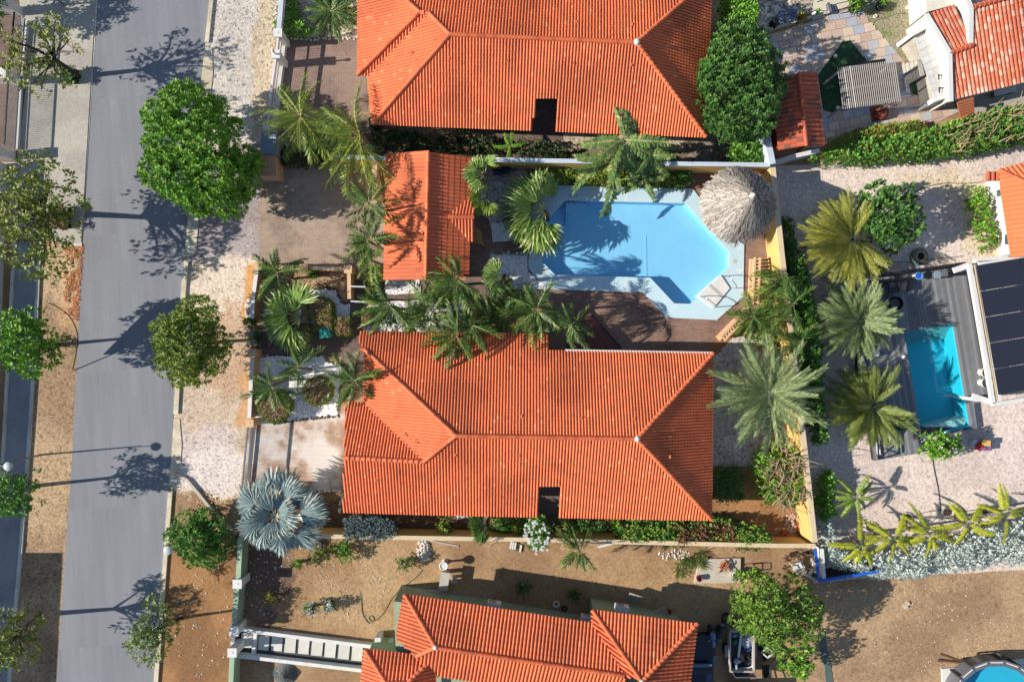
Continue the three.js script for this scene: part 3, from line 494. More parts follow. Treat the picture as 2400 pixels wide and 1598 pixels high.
// --- the red roofed shed
{
  const h = thing('shed', 'open shed with old dark red tiled gable roof beside the tiled terrace', 'shed');
  const r0 = W(1871, 172, 3.0), r1 = W(1890, 341, 3.0), a = W(1816, 188, 2.5), b = W(1824, 351, 2.5), c = W(1915, 170, 2.5), d = W(1932, 339, 2.5);
  roofOn(h, [[r0, r1, b, a], [r0, r1, d, c]], { w: 0.25, c: 0.33, r: 0.3, kind: 'old', seed: 13, ridges: [[r0, r1]] });
  for (const [x, y] of [[1832, 200], [1838, 336], [1900, 186], [1912, 326]]) { const p = W(x, y, 2.3).setY(0); part('post', box(0.14, 2.4, 0.14, p.x, 1.2, p.z), M.wood, h); }
  part('back_wall', prism([W(1822, 196, 2.2), W(1828, 342, 2.2), W(1834, 342, 2.2), W(1828, 196, 2.2)].map(p => p.setY(0)), 0, 2.2), M.brick, h); fin(h);
}
// --- neighbours mostly outside the frame on the left, whose shade falls on the footpath
{
  const h = house('white walled house beyond the left picture edge at the bottom');
  part('wall', prism(P2([[-420, 1325], [-90, 1325], [-110, 1700], [-420, 1700]]), 0, 3.0), M.white, h); part('roof', prism(P2([[-430, 1315], [-80, 1315], [-100, 1710], [-430, 1710]]), 3.0, 3.15), M.concretePiece, h); fin(h);
}
// ---------- walls, fences, gates ----------
// wall along picture positions of its top edge, at height h
function wallAlong(name, label, top, h, w, m, mTop, cat = 'wall', capW = 0.04) {
  const t = thing(name, label, cat), pts = top.map(([x, y]) => W(x, y, h).setY(0));
  part('wall_body', prism(strip(pts, w), 0, h - 0.06), m, t); part('coping', prism(strip(pts, w + capW), h - 0.06, h), mTop, t); return t;
}
function pillar(t, x, y, h, s, m, mTop) { const p = W(x, y, h); part('pillar', box(s, h - 0.1, s, p.x, (h - 0.1) / 2, p.z), m, t); part('pillar_cap', merge([box(s + 0.08, 0.1, s + 0.08, p.x, h - 0.05, p.z), box(0.1, 0.02, 0.1, p.x, h + 0.01, p.z)]), mTop, t); }
fin(wallAlong('garden_wall', 'tall yellow wall along the right side of the pool garden', [[1812, 392], [1834, 600], [1858, 800], [1889, 1070], [1911, 1271]], 1.85, 0.26, M.yellow, M.yellowTop));
fin(wallAlong('garden_wall', 'long yellow wall with pale top below the middle house', [[1912, 1279], [1820, 1279], [1440, 1270], [1180, 1264], [670, 1256], [560, 1254]], 1.5, 0.2, M.yellow, M.yellowTop));
fin(wallAlong('garden_wall', 'yellow wall with pale blue top between top house and pool', [[778, 366], [905, 371], [1105, 373], [1380, 378], [1560, 383], [1806, 386]], 1.7, 0.2, M.yellow, M.blueWhite));
fin(wallAlong('garden_wall', 'short peach wall piece left of the garage', [[877, 377], [878, 462]], 1.9, 0.26, M.peachSide, M.peach));
{ // white wall to the top right lot with its blue rimmed corner
  fin(wallAlong('boundary_wall', 'pale blue wall behind the big tree right of the top house', [[1790, 190], [1796, 280], [1803, 340], [1812, 384]], 1.9, 0.3, M.blueWhite, M.blueWhite));
  fin(wallAlong('boundary_wall', 'white wall from the red shed to the gravel lot', [[1814, 381], [1860, 366], [1922, 352]], 1.0, 0.2, M.white, M.white));
  const t = thing('boundary_wall', 'white wall corner with bright blue top edge by the silver hedge', 'wall');
  const a = [[1912, 1285], [1921, 1362]], b = [[1921, 1362], [2050, 1341], [2072, 1338]];
  part('wall_body', prism(strip(P2([[1903, 1270], [1908, 1340]]), 0.2), 0, 1.35), M.white, t); part('coping', prism(strip(a.map(([x, y]) => W(x, y, 1.4)), 0.16), 1.35, 1.4), M.blue, t);
  part('wall_body', prism(strip(b.map(([x, y]) => W(x, y, 1.4)), 0.16), 0, 1.34), M.navy, t); part('coping', prism(strip([W(1922.5, 1362, 1.4), ...b.slice(1).map(([x, y]) => W(x, y, 1.4))], 0.16), 1.34, 1.395), M.blue, t); fin(t);
}
{ // peach front wall with pillars and white rails
  const t = thing('front_wall', 'peach front wall with square pillars around the fan palm garden', 'wall');
  const h = 1.0, seg = (a, b, top, body, w = 0.16) => { const p = strip([W(...a, h).setY(0), W(...b, h).setY(0)], w); part('wall_body', prism(p, 0, h - 0.05), body, t); part('rail', prism(strip([W(...a, h).setY(0), W(...b, h).setY(0)], w + 0.05), h - 0.05, h), top, t); };
  seg([614, 624], [704, 627], M.peach, M.peachSide, 0.18); seg([720, 628], [806, 630], M.peach, M.peachSide, 0.18); seg([817, 640], [818, 700], M.peach, M.peachSide, 0.16);
  seg([601, 632], [592, 700], M.white, M.peachSide); seg([592, 700], [590, 746], M.white, M.peachSide); seg([590, 838], [583, 980], M.white, M.peachSide);
  for (const [x, y] of [[604, 623], [711, 628], [815, 631], [589, 826], [584, 992]]) pillar(t, x, y, 1.15, 0.36, M.peachSide, M.peach); fin(t);
}
{ // small gate beside the wall
  const t = thing('gate', 'grey metal gate between two peach pillars at the entrance path', 'gate'); const a = W(592, 780, 1.3), b = W(591, 818, 1.3);
  part('gate_frame', merge([bar(a, b, 0.05, 0.05), bar(a.clone().setY(0.15), b.clone().setY(0.15), 0.05, 0.05), ...[0, 0.2, 0.4, 0.6, 0.8, 1].map(k => { const p = a.clone().lerp(b, k); return bar(p.clone().setY(0.05), p, 0.035, 0.035); })]), M.greyMetal, t);
  part('gate_box', merge([box(0.4, 0.9, 0.24, W(588, 782, 1).x, 0.45, W(588, 782, 1).z)]), M.greyMetal, t); fin(t);
}
{
  const t = thing('gate', 'long sliding grey gate across the white stained driveway', 'gate'), a = W(580, 1002, 1.2), b = W(566, 1145, 1.2);
  part('gate_frame', merge([bar(a, b, 0.08, 0.08), bar(a.clone().setY(0.12), b.clone().setY(0.12), 0.08, 0.1)]), M.greyMetal, t);
  const s = []; for (let i = 0; i <= 30; i++) { const p = a.clone().lerp(b, i / 30); s.push(bar(p.clone().setY(0.1), p.clone().setY(1.2), 0.02, 0.02)); } const q = part('gate_bars', merge(s), M.darkMetal, t); q.userData.kind = 'stuff'; fin(t);
  struct('gate_track', prism(strip(P2([[590, 1000], [578, 1150]]), 0.12), 0.01, 0.03), M.greyMetal, 'straight grey metal rail of the sliding gate across the driveway', 'track');
}
{ // white bars of the garden gate
  const t = thing('gate', 'white barred garden gate between peach wall and pale bush', 'gate');
  for (const y of [671, 706]) { const a = W(822, y, 1.1), b = W(856, y + 1, 1.1); part('gate_rail', merge([bar(a, b, 0.07, 0.09), bar(a.clone().setY(0.3), b.clone().setY(0.3), 0.05, 0.05), ...[0, 0.25, 0.5, 0.75, 1].map(k => { const p = a.clone().lerp(b, k); return bar(p.clone().setY(0), p, 0.04, 0.04); })]), M.white, t); } fin(t);
}
{ // white fence of the top house
  const t = thing('front_wall', 'white front wall with pillars left of the top house', 'wall'), h = 1.3;
  const wl = [[660, -30], [655, 40], [651, 80], [646, 126], [636, 200], [626, 296]];
  const pts = wl.map(([x, y]) => W(x, y, h).setY(0));
  part('wall_body', prism(strip(pts.slice(0, 3), 0.2), 0, h - 0.05), M.white, t); part('coping', prism(strip(pts.slice(0, 3), 0.26), h - 0.05, h), M.blueWhite, t);
  part('plinth', prism(strip(pts.slice(2), 0.2), 0, 0.3), M.white, t);
  part('top_rail', prism(strip(pts.slice(2), 0.12), h - 0.08, h), M.white, t); part('middle_rail', prism(strip(pts.slice(2), 0.05), 0.75, 0.8), M.white, t);
  const s = []; for (let i = 2; i < pts.length - 1; i++) { const n = Math.round(pts[i].distanceTo(pts[i + 1]) / 0.14); for (let k = 0; k < n; k++) { const p = pts[i].clone().lerp(pts[i + 1], k / n); s.push(box(0.02, h - 0.3, 0.02, p.x, 0.7, p.z)); } } const b = part('fence_bars', merge(s), M.white, t); b.userData.kind = 'stuff';
  for (const [x, y] of [[650, 76], [645, 126]]) pillar(t, x, y, 1.55, 0.4, M.white, M.white); pillar(t, 625, 298, 1.35, 0.3, M.white, M.white);
  const fp = W(645, 126, 1.6); part('finial', merge([new THREE.SphereGeometry(0.1, 10, 8).translate(fp.x, 2.05, fp.z), cyl(0.04, 0.05, 0.4, fp.x, 1.6, fp.z, 8)]), M.white, t); fin(t);
}
{ // meter house
  const t = thing('utility_box', 'grey flat topped utility box at the corner of the upper driveway', 'utility box');
  part('cabinet', prism([W(612, 309, 1.5), W(648, 310, 1.5), W(644, 361, 1.5), W(609, 361, 1.5)].map(p => p.setY(0)), 0, 1.5), mat(136, 150, 172), t); const p = W(638, 320, 1.5);
  part('hatch', box(0.42, 0.05, 0.22, p.x, 1.53, p.z), M.white, t); fin(t);
  const u = thing('gate_pillar', 'large peach block pillar below the grey utility box', 'pillar');
  part('pillar', prism([W(608, 364, 1.4), W(643, 364, 1.4), W(646, 412, 1.4), W(604, 411, 1.4)].map(p => p.setY(0)), 0, 1.36), mat(214, 182, 156), u); part('pillar_cap', prism([W(607, 363, 1.4), W(644, 363, 1.4), W(647, 413, 1.4), W(603, 412, 1.4)].map(p => p.setY(0)), 1.36, 1.42), mat(206, 160, 130), u); fin(u);
}
{ // balustrade by the pool
  const seg = (label, a, b) => {
    const t = thing('balustrade', label, 'balustrade'), p = W(...a, 0.95).setY(0), q = W(...b, 0.95).setY(0), n = Math.round(p.distanceTo(q) / 0.2);
    part('base', bar(p.clone().setY(0.1), q.clone().setY(0.1), 0.34, 0.2), M.peach, t); const d = q.clone().sub(p).normalize(), s = new V3(-d.z, 0, d.x);
    for (const k of [-1, 1]) part('top_rail', bar(p.clone().addScaledVector(s, k * 0.15).setY(0.9), q.clone().addScaledVector(s, k * 0.15).setY(0.9), 0.1, 0.1), M.peach, t);
    const g = new THREE.LatheGeometry([[0.05, 0], [0.06, 0.1], [0.035, 0.2], [0.075, 0.4], [0.04, 0.6], [0.06, 0.68]].map(([x, y]) => new THREE.Vector2(x, y)), 8);
    for (let i = 0; i < n; i++) { const c = p.clone().lerp(q, (i + 0.5) / n); const o = part('baluster', g, M.peach, t); o.position.set(c.x, 0.2, c.z); const x = part('cross_bar', box(0.09, 0.08, 0.3), M.peach, t); x.position.copy(c).setY(0.88); x.rotation.y = Math.atan2(-d.z, d.x); } fin(t);
  };
  seg('straight peach balustrade between pool patio and right palm bed', [1777, 603], [1772, 712]);
  seg('slanting peach balustrade at the lower right of the pool patio', [1762, 724], [1694, 794]);
}
// left fences
function barFence(label, top, base) {
  const t = thing('bar_fence', label, 'fence'), p = P2(base);
  part('plinth', prism(strip(p, 0.16), 0, 0.22), M.white, t); const a = p[0], b = p[p.length - 1], n = Math.round(a.distanceTo(b) / 0.11), s = [];
  for (let i = 0; i <= n; i++) { const q = a.clone().lerp(b, i / n); s.push(box(0.03, 1.0, 0.03, q.x, 0.68, q.z)); } const k = part('fence_bars', merge(s), M.white, t); k.userData.kind = 'stuff';
  part('top_rail', bar(a.clone().setY(1.16), b.clone().setY(1.16), 0.07, 0.06), M.darkMetal, t); part('bottom_rail', bar(a.clone().setY(0.32), b.clone().setY(0.32), 0.05, 0.04), M.darkMetal, t); fin(t);
}
barFence('white barred fence at the top left behind the sparse tree', 0, [[66, 50], [54, 182]]);
barFence('white barred fence at the left between the two street trees', 0, [[52, 204], [43, 352]]);
for (const [x, y, l] of [[42, 28, 'white block pillar at the upper end of the left bar fences'], [40, 192, 'white block pillar between the two left bar fences'], [26, 366, 'white block pillar at the lower end of the left bar fences']]) {
  const t = thing('fence_pillar', l, 'pillar', 'white pillars of the left fences'), p = W(x, y, 0); part('pillar', box(0.55, 1.3, 0.5, p.x, 0.65, p.z), M.white, t); part('pillar_cap', box(0.66, 0.1, 0.6, p.x, 1.35, p.z), M.white, t); part('wing_wall', box(1.2, 1.0, 0.3, p.x - 0.87, 0.5, p.z), M.white, t); fin(t);
}
{ const t = thing('boundary_wall', 'white wall with dark gaps along the far left footpath', 'wall');
  const pts = P2([[12, 385], [6, 560], [-6, 900], [-20, 1100], [-40, 1320]]); part('wall_body', prism(strip(pts, 0.2), 0, 1.2), M.white, t); part('coping', prism(strip(pts, 0.26), 1.2, 1.27), M.white, t); fin(t); }
// street lamps
function lamp(label, x, y, h, arm, px) {
  const t = thing('street_lamp', label, 'street lamp', 'street lamps'), b = W(x, y), top = b.clone().setY(h);
  part('pole', limb([b.clone(), b.clone().setY(h * 0.5), top], 0.055, 0.035, 8), M.greyMetal, t); const e = top.clone().add(new V3(arm[0], 0.12, arm[1]));
  part('arm', tube([top.clone().setY(h - 0.15), top.clone().lerp(e, 0.5).add(new V3(0, 0.08, 0)), e], 0.025, 6), M.greyMetal, t);
  const g = new THREE.SphereGeometry(0.25, 20, 8, 0, Math.PI * 2, 0, Math.PI / 2).scale(1, 0.5, 1); part('lamp_shade', merge([g, new THREE.CylinderGeometry(0.25, 0.23, 0.05, 20).translate(0, -0.02, 0)]), M.lamp, t).position.copy(e); fin(t);
}
lamp('street lamp with pale round head on the leafy left verge', 93, 1066, 3.3, [0.65, 0.05]);
lamp('street lamp with pale round head over the round green bush', 474, 1250, 3.2, [-0.35, -0.02]);
lamp('street lamp standing on the pavement at the top left', 150, 12, 3.6, [0.5, 0]);
// white walkway of the lower house
{
  const a = [[552, 1468], [880, 1528]], rail = (p, q, y1 = 0.42) => prism(strip(P2([p, q]), 0.2), 0, y1);
  const t = thing('walkway', 'white walled walkway with square slabs leading to the lower house', 'walkway');
  part('gravel', sheet(P2([[556, 1472], [862, 1516], [858, 1562], [550, 1528]]), 0.012), mat(72, 76, 76), t, 'dark gravel between the slabs');
  part('side_wall', rail([552, 1466], [604, 1474]), M.white, t); part('side_wall', rail([604, 1474], [885, 1510]), M.white, t);
  part('side_wall', rail([548, 1530], [598, 1534]), M.white, t); part('side_wall', rail([598, 1534], [852, 1564]), M.white, t); part('threshold', rail([602, 1478], [596, 1532], 0.3), M.white, t); part('threshold', rail([551, 1470], [546, 1528], 0.3), M.white, t);
  const sl = [[578, 1500], [618, 1506], [649, 1508], [680, 1512], [712, 1515], [743, 1519], [774, 1523], [806, 1527], [837, 1531]], R = rng(5);
  for (const [x, y] of sl) { const p = W(x, y), c = 225 + R() * 15; part('slab', box(0.62 + R() * 0.03, 0.05, 0.84, p.x, 0.03, p.z, -0.1 + R() * 0.03), mat(c, c - 3, c - 12), t); }
  part('gate_pillar', box(0.34, 0.9, 0.85, W(885, 1512, 0.9).x, 0.45, W(885, 1512, 0.9).z), M.white, t); part('end_wall', box(0.75, 0.6, 0.6, W(905, 1517, 0.6).x, 0.3, W(905, 1517, 0.6).z), M.white, t); fin(t);
}
{ // green wall of the lower lot
  const t = thing('boundary_wall', 'pale green wall with white pillars beside the lower street verge', 'wall'), h = 1.1;
  for (const [a, b] of [[[562, 1262], [557, 1362]], [[554, 1376], [547, 1472]], [[543, 1540], [537, 1650]]]) { const s = [W(...a, h).setY(0), W(...b, h).setY(0)]; part('wall_body', prism(strip(s, 0.18), 0, h - 0.05), M.green, t); part('coping', prism(strip(s, 0.28), h - 0.05, h), mat(178, 204, 172), t); }
  for (const [x, y] of [[555, 1369], [547, 1480], [543, 1530]]) pillar(t, x, y, 1.35, 0.44, M.white, M.white); fin(t);
}
// stone kerb line between the lots at lower left
single('stone_kerb', prism(strip(P2([[407, 1108], [440, 1124], [470, 1160], [520, 1222], [556, 1250]]), 0.16), -0.05, 0.16), M.stone, 'low pale stone kerb running slantwise to the silver fan palm', 'kerb');

// ---------- pools ----------
function basin(t, inner, outer, top, depth, paint, shelf) {
  part('pool_wall', prism(outer, -depth - 0.15, top, [inner]), paint, t); part('pool_floor', prism(outer, -depth - 0.14, -depth), paint, t);
}
{
  const t = thing('swimming_pool', 'large angular swimming pool with pale blue surround beside the thatched shelter', 'swimming pool');
  const inn = P2(POOL_IN); basin(t, inn, hole1, 0.03, 0.62, M.poolPaint);
  part('coping', prism(P2(POOL_OUT), 0.0, 0.07, [inn]), M.coping, t);
  part('deep_floor_step', prism(P2([[1515, 548], [1520, 546], [1522, 646], [1516, 646]]), -0.62, -0.605), M.poolPaint, t);
  part('corner_steps', merge([0, 1, 2].map(i => new THREE.CylinderGeometry(1.15 - i * 0.3, 1.15 - i * 0.3, 0.2, 24).translate(W(1330, 475).x + 0.1, -0.52 + i * 0.14, W(1330, 475).z + 0.1)).map(g => { const p = g.attributes.position; const x0 = W(1326, 0).x + 0.02, z0 = W(0, 472).z + 0.02; for (let k = 0; k < p.count; k++) { p.setX(k, Math.max(p.getX(k), x0)); p.setZ(k, Math.max(p.getZ(k), z0)); } return g; })), M.poolPaint, t, 'round steps in the upper left corner');
  for (const [x, y] of [[1722, 612], [1274, 638]]) { const p = W(x, y); part('drain_cover', box(0.22, 0.01, 0.24, p.x, 0.074, p.z), M.stone, t); }
  const w = part('water', sheet(inn, -0.06), M.water, t); w.castShadow = false; fin(t);
  const st = thing('pool_platform', 'white platform with chrome rails at the lower right pool corner', 'platform');
  part('platform', prism(P2([[1688, 645], [1634, 693], [1671, 722], [1709, 676]]), -0.6, 0.16), M.white, st);
  part('tread', prism(P2([[1664, 666], [1659, 671], [1690, 699], [1694, 694]]), 0.16, 0.18), M.concretePiece, st);
  const rail = (a, b) => { const p = W(...a, 0), q = W(...b, 0), m = p.clone().lerp(q, 0.5); const y = v => (o => (o.y = v, o)); return tube([p.clone().setY(0.05), p.clone().setY(0.75), p.clone().lerp(q, 0.15).setY(0.9), p.clone().lerp(q, 0.8).setY(0.85), q.clone().setY(0.55), q.clone().setY(0.05)], 0.025, 6, 40); };
  part('hand_rail', rail([1717, 676], [1697, 648]), M.chrome, st); part('hand_rail', rail([1671, 720], [1640, 696]), M.chrome, st); fin(st);
  const ld = thing('pool_ladder', 'chrome pool ladder at the upper edge of the large pool', 'ladder');
  for (const x of [1334, 1350]) part('hand_rail', tube([W(x, 462).setY(0.07), W(x, 462).setY(0.6), W(x, 468).setY(0.75), W(x, 476).setY(0.6), W(x, 478).setY(-0.6)], 0.025, 6, 30), M.chrome, ld); fin(ld);
}
{
  const t = thing('swimming_pool', 'narrow turquoise pool let into the grey wooden deck', 'swimming pool');
  const inn = P2(POOL2_IN, DECK_H).map(p => p.setY(0)); basin(t, inn, hole2, DECK_H - 0.02, 0.85, M.pool2Paint);
  part('bench', prism(P2([[2172, 1001], [2268, 978], [2272, 996], [2172, 1020]], DECK_H).map(p => p.setY(0)), -0.85, 0.12), mat(190, 225, 225), t, 'pale step bench at the lower end of the pool');
  for (let i = 0; i < 4; i++) part('step', prism(P2([[2120 + i * 1.6, 776 + i * 8], [2234 + i * 1.6, 761 + i * 8], [2235.6 + i * 1.6, 769 + i * 8], [2121.6 + i * 1.6, 784 + i * 8]], DECK_H).map(p => p.setY(0)), -0.85, 0.12 - i * 0.2), mat(90, 180, 188), t);
  const w = part('water', sheet(inn.map(p => p.clone()), DECK_H - 0.1), M.water2, t); w.castShadow = false; fin(t);
}
{ // deck of boards round the pool
  const t = thing('wooden_deck', 'dark grey wooden deck around the narrow turquoise pool', 'deck');
  const out = P2([[2006, 656], [2262, 622], [2318, 940], [2284, 946], [2292, 1004], [2176, 1027], [2152, 1024], [2158, 1062], [2050, 1080], [2040, 1000], [2012, 900]], DECK_H), hole = P2(POOL2_IN, DECK_H);
  part('skirt', prism(grow(out, -0.02).map(p => p.clone().setY(0)), 0, DECK_H - 0.05, [hole2]), M.darkMetal, t);
  const d = W(2161, 1023, DECK_H).sub(W(2120, 776, DECK_H)).setY(0).normalize(), s = new V3(-d.z, 0, d.x), o = W(2000, 640, DECK_H), R = rng(44);
  const mats = [0, 1, 2, 3, 4].map(i => mat(124 + i * 7, 127 + i * 7, 132 + i * 7));
  const clipTo = (poly, lo, hi) => { const cut = (P, k, f) => { const r = []; for (let i = 0; i < P.length; i++) { const a = P[i], b = P[(i + 1) % P.length], da = f * (a.clone().sub(o).dot(s) - k), db = f * (b.clone().sub(o).dot(s) - k); if (da >= 0) r.push(a); if (da >= 0 !== db >= 0) r.push(a.clone().lerp(b, da / (da - db))); } return r; }; return cut(cut(poly, lo, 1), hi, -1); };
  const q = out.map(p => p.clone().sub(o).dot(s)), w = 0.19; let k0 = Math.min(...q), k1 = Math.max(...q);
  const hq = hole.map(p => p.clone().sub(o)), hs = hq.map(p => p.dot(s)), hd = hq.map(p => p.dot(d)), hs0 = Math.min(...hs), hs1 = Math.max(...hs);
  for (let k = k0; k < k1; k += w) {
    const c = clipTo(out, k, Math.min(k1, k + w - 0.012)); if (c.length < 3) continue;
    // leave the pool free
    const m = k + w / 2, cutD = (P, v, f) => { const r = []; for (let i = 0; i < P.length; i++) { const a = P[i], b = P[(i + 1) % P.length], da = f * (a.clone().sub(o).dot(d) - v), db = f * (b.clone().sub(o).dot(d) - v); if (da >= 0) r.push(a); if (da >= 0 !== db >= 0) r.push(a.clone().lerp(b, da / (da - db))); } return r; };
    const list = m > hs0 - 0.08 && m < hs1 + 0.08 ? [cutD(c, Math.min(...hd) + 0.05 + (m > (hs0 + hs1) / 2 ? -0.0 : 0.0), -1), cutD(c, Math.max(...hd) - 0.02, 1)] : [c];
    for (const p of list) if (p.length > 2) part('board', prism(p.map(v => v.clone().setY(0)), DECK_H - 0.04, DECK_H + (R() - 0.5) * 0.004), mats[Math.floor(R() * 5)], t);
  }
  fin(t);
}
{ // above-ground pool at the bottom right
  const st = struct('pool_platform', prism(P2([[2206, 1566], [2470, 1534], [2470, 1700], [2214, 1700]]), -0.02, 0.12), M.white, 'white concrete platform at the bottom right corner', 'platform');
  const t = thing('above_ground_pool', 'round above ground pool with grey rim at the bottom right corner', 'swimming pool'), c = W(2337, 1658, 1.0), r = 2.6, n = 18;
  part('pool_wall', new THREE.CylinderGeometry(r, r, 0.9, 48, 1, true).translate(c.x, 0.57, c.z), M.greyMetal, t); part('pool_floor', new THREE.CylinderGeometry(r - 0.02, r - 0.02, 0.06, 48).translate(c.x, 0.2, c.z), M.pool3Paint, t);
  for (let i = 0; i < n; i++) { const a = i / n * 2 * Math.PI, b = (i + 0.94) / n * 2 * Math.PI, q = [[r + 0.14, a], [r + 0.14, b], [r - 0.2, b], [r - 0.2, a]].map(([x, y]) => new V3(c.x + x * Math.cos(y), 0, c.z + x * Math.sin(y))); part('rim_segment', prism(q, 1.0, 1.06), M.greyMetal, t); const q2 = [[r + 0.05, a + 0.03], [r + 0.05, b - 0.03], [r - 0.01, b - 0.03], [r - 0.01, a + 0.03]].map(([x, y]) => new V3(c.x + x * Math.cos(y), 0, c.z + x * Math.sin(y))); part('rim_strip', prism(q2, 1.06, 1.075), M.white, t); const p = new V3(c.x + (r + 0.1) * Math.cos(a), 0, c.z + (r + 0.1) * Math.sin(a)); part('leg', box(0.1, 0.95, 0.1, p.x, 0.55, p.z), M.darkMetal, t); }
  const w = part('water', new THREE.CircleGeometry(r - 0.01, 48).rotateX(-Math.PI / 2).translate(c.x, 0.85, c.z), M.water, t); w.castShadow = false; fin(t);
}
// ---------- tiled terrace, lawn and pergola at the top right ----------
{
  const out = P2([[1770, 92], [1905, 50], [1992, 20], [1985, 0], [2004, 2], [2120, 146], [2126, 190], [2139, 219], [2186, 238], [2230, 236], [2248, 262], [2200, 286], [2090, 288], [2010, 300], [1950, 330], [1925, 345], [1810, 350], [1785, 200]]);
  const base = struct('terrace', prism(out, -0.02, 0.02), mat(150, 130, 112), 'terrace of pinkish and blue grey stone tiles at the top right', 'terrace'), o = base.position.clone();
  const tone = [[226, 200, 180], [218, 190, 172], [204, 200, 204], [190, 194, 206], [230, 208, 184], [210, 182, 166]].map(c => mat(...c)), R = rng(71), ang = -0.2, ca = Math.cos(ang), sa = Math.sin(ang);
  const cut = (P, n, k) => { const r = []; for (let i = 0; i < P.length; i++) { const a = P[i], b = P[(i + 1) % P.length], da = k - (a.x * n[0] + a.z * n[1]), db = k - (b.x * n[0] + b.z * n[1]); if (da >= 0) r.push(a); if (da >= 0 !== db >= 0) r.push(a.clone().lerp(b, da / (da - db))); } return r; };
  const area = P => { let s = 0; P.forEach((p, i) => { const q = P[(i + 1) % P.length]; s += p.x * q.z - q.x * p.z; }); return Math.abs(s / 2); };
  const us = out.map(p => p.x * ca + p.z * sa), vs = out.map(p => -p.x * sa + p.z * ca), T = 0.64; let cnt = 0;
  for (let v = Math.min(...vs), row = 0; v < Math.max(...vs); v += T * 0.82, row++) for (let u = Math.min(...us) - (row % 2 ? T * 0.5 : 0); u < Math.max(...us); u += T) {
    let p = cut(out, [ca, sa], u + T - 0.025); p = p.length > 2 ? cut(p, [-ca, -sa], -u) : p; p = p.length > 2 ? cut(p, [-sa, ca], v + T * 0.82 - 0.025) : p; p = p.length > 2 ? cut(p, [sa, -ca], -v) : p;
    if (p.length < 3 || area(p) < 0.04) continue; const q = part('tile', prism(p, 0.02, 0.03 + R() * 0.006, [], true), tone[Math.floor(R() * 6)], base); q.position.sub(o);
  }
  struct('lawn', prism(P2([[1917, 176], [1975, 98], [1992, 95], [2038, 150], [2090, 170], [2100, 236], [1982, 258], [1949, 264], [1929, 258]]), -0.02, 0.05), M.turf, 'dark green artificial lawn patch set into the tiled terrace', 'lawn');
  struct('lawn', prism(P2([[2130, 189], [2176, 172], [2190, 236], [2140, 219]]), -0.02, 0.045), M.turf, 'small dark green lawn triangle beside the grey terrace steps', 'lawn');
  struct('lawn', prism(P2([[2006, 2], [2030, -30], [2180, -30], [2178, 60], [2140, 80], [2158, 140], [2120, 146]]), -0.02, 0.045), M.grass, 'patchy green lawn with small path lights at the top right', 'lawn');
  struct('pool_terrace', sheet(P2([[1782, -40], [1910, -40], [1905, 28], [1770, 88]]), 0.014), M.rockBed, 'rough grey stone floor at the top behind the big tree', 'patio');
  struct('ramp', sheet(P2([[1905, 20], [1912, -40], [1990, -40], [1992, 12], [1940, 36], [1905, 48]]), 0.016), mat(232, 224, 200), 'cream concrete ramp at the top edge beside small steps', 'ramp');
  const s = thing('garden_steps', 'three grey garden steps with rails at the top edge', 'steps'); for (let i = 0; i < 3; i++) part('tread', prism(P2([[1935 + i * 7, 12 + i * 2], [1940 + i * 7, 11 + i * 2], [1946 + i * 7, 32], [1941 + i * 7, 34]]), 0, 0.3 - i * 0.08), M.greyMetal, s); part('hand_rail', tube([W(1906, 16).setY(0.6), W(1935, 8).setY(0.7), W(1985, -4).setY(0.8)], 0.03), M.darkMetal, s); part('hand_rail', tube([W(1944, 34).setY(0.4), W(1984, 26).setY(0.5)], 0.03), M.darkMetal, s); fin(s);
  struct('terrace_kerb', prism(strip(P2([[1775, 80], [1905, 40], [1945, 30]]), 0.14), -0.02, 0.22), M.stone, 'low stone kerb along the upper edge of the tiled terrace', 'kerb');
  // raised grey terrace with stairs
  const t = thing('raised_terrace', 'raised light grey terrace with white parapets beside the cream gable wall', 'terrace'), hT = 1.3;
  part('floor', prism([[2142, 84], [2184, 60], [2226, 224], [2192, 234], [2172, 140]].map(([x, y]) => W(x, y, hT).setY(0)), 0, hT - 0.03), M.concrete, t);
  const tr = rng(9), tm = [0, 1, 2].map(i => mat(214 + i * 7, 213 + i * 7, 213 + i * 7)); const l0 = [[2146, 88], [2190, 230]], r0 = [[2182, 66], [2222, 222]], n = 9;
  for (let i = 0; i < n; i++) for (let k = 0; k < 2; k++) { const L = j => [lerp(l0[0][0], l0[1][0], j / n), lerp(l0[0][1], l0[1][1], j / n)], Q = j => [lerp(r0[0][0], r0[1][0], j / n), lerp(r0[0][1], r0[1][1], j / n)]; const mixp = (a, b, f) => [lerp(a[0], b[0], f), lerp(a[1], b[1], f)]; const q = [mixp(L(i), Q(i), k / 2), mixp(L(i), Q(i), (k + 1) / 2 - 0.02), mixp(L(i + 0.95), Q(i + 0.95), (k + 1) / 2 - 0.02), mixp(L(i + 0.95), Q(i + 0.95), k / 2)].map(p => W(...p, hT).setY(0)); part('tile', prism(q, hT - 0.03, hT - 0.015 + tr() * 0.01, [], true), tm[Math.floor(tr() * 3)], t); }
  part('parapet', prism(strip([[2138, 80], [2182, 57]].map(([x, y]) => W(x, y, 1.55)), 0.22).map(p => p.setY(0)), 0, 1.55), M.white, t); part('parapet', prism(strip([[2190, 234], [2226, 222]].map(([x, y]) => W(x, y, 1.55)), 0.24).map(p => p.setY(0)), 0, 1.55), M.white, t);
  for (let i = 0; i < 4; i++) { const a = i * 10; part('step', prism([[2120 + a, 148 - a * 0.25], [2130 + a, 145.5 - a * 0.25], [2139 + a, 183 - a * 0.25], [2129 + a, 186 - a * 0.25]].map(([x, y]) => W(x, y, 0.3 * (i + 1)).setY(0)), 0, 0.3 * (i + 1)), M.concrete, t); }
  fin(t);
}
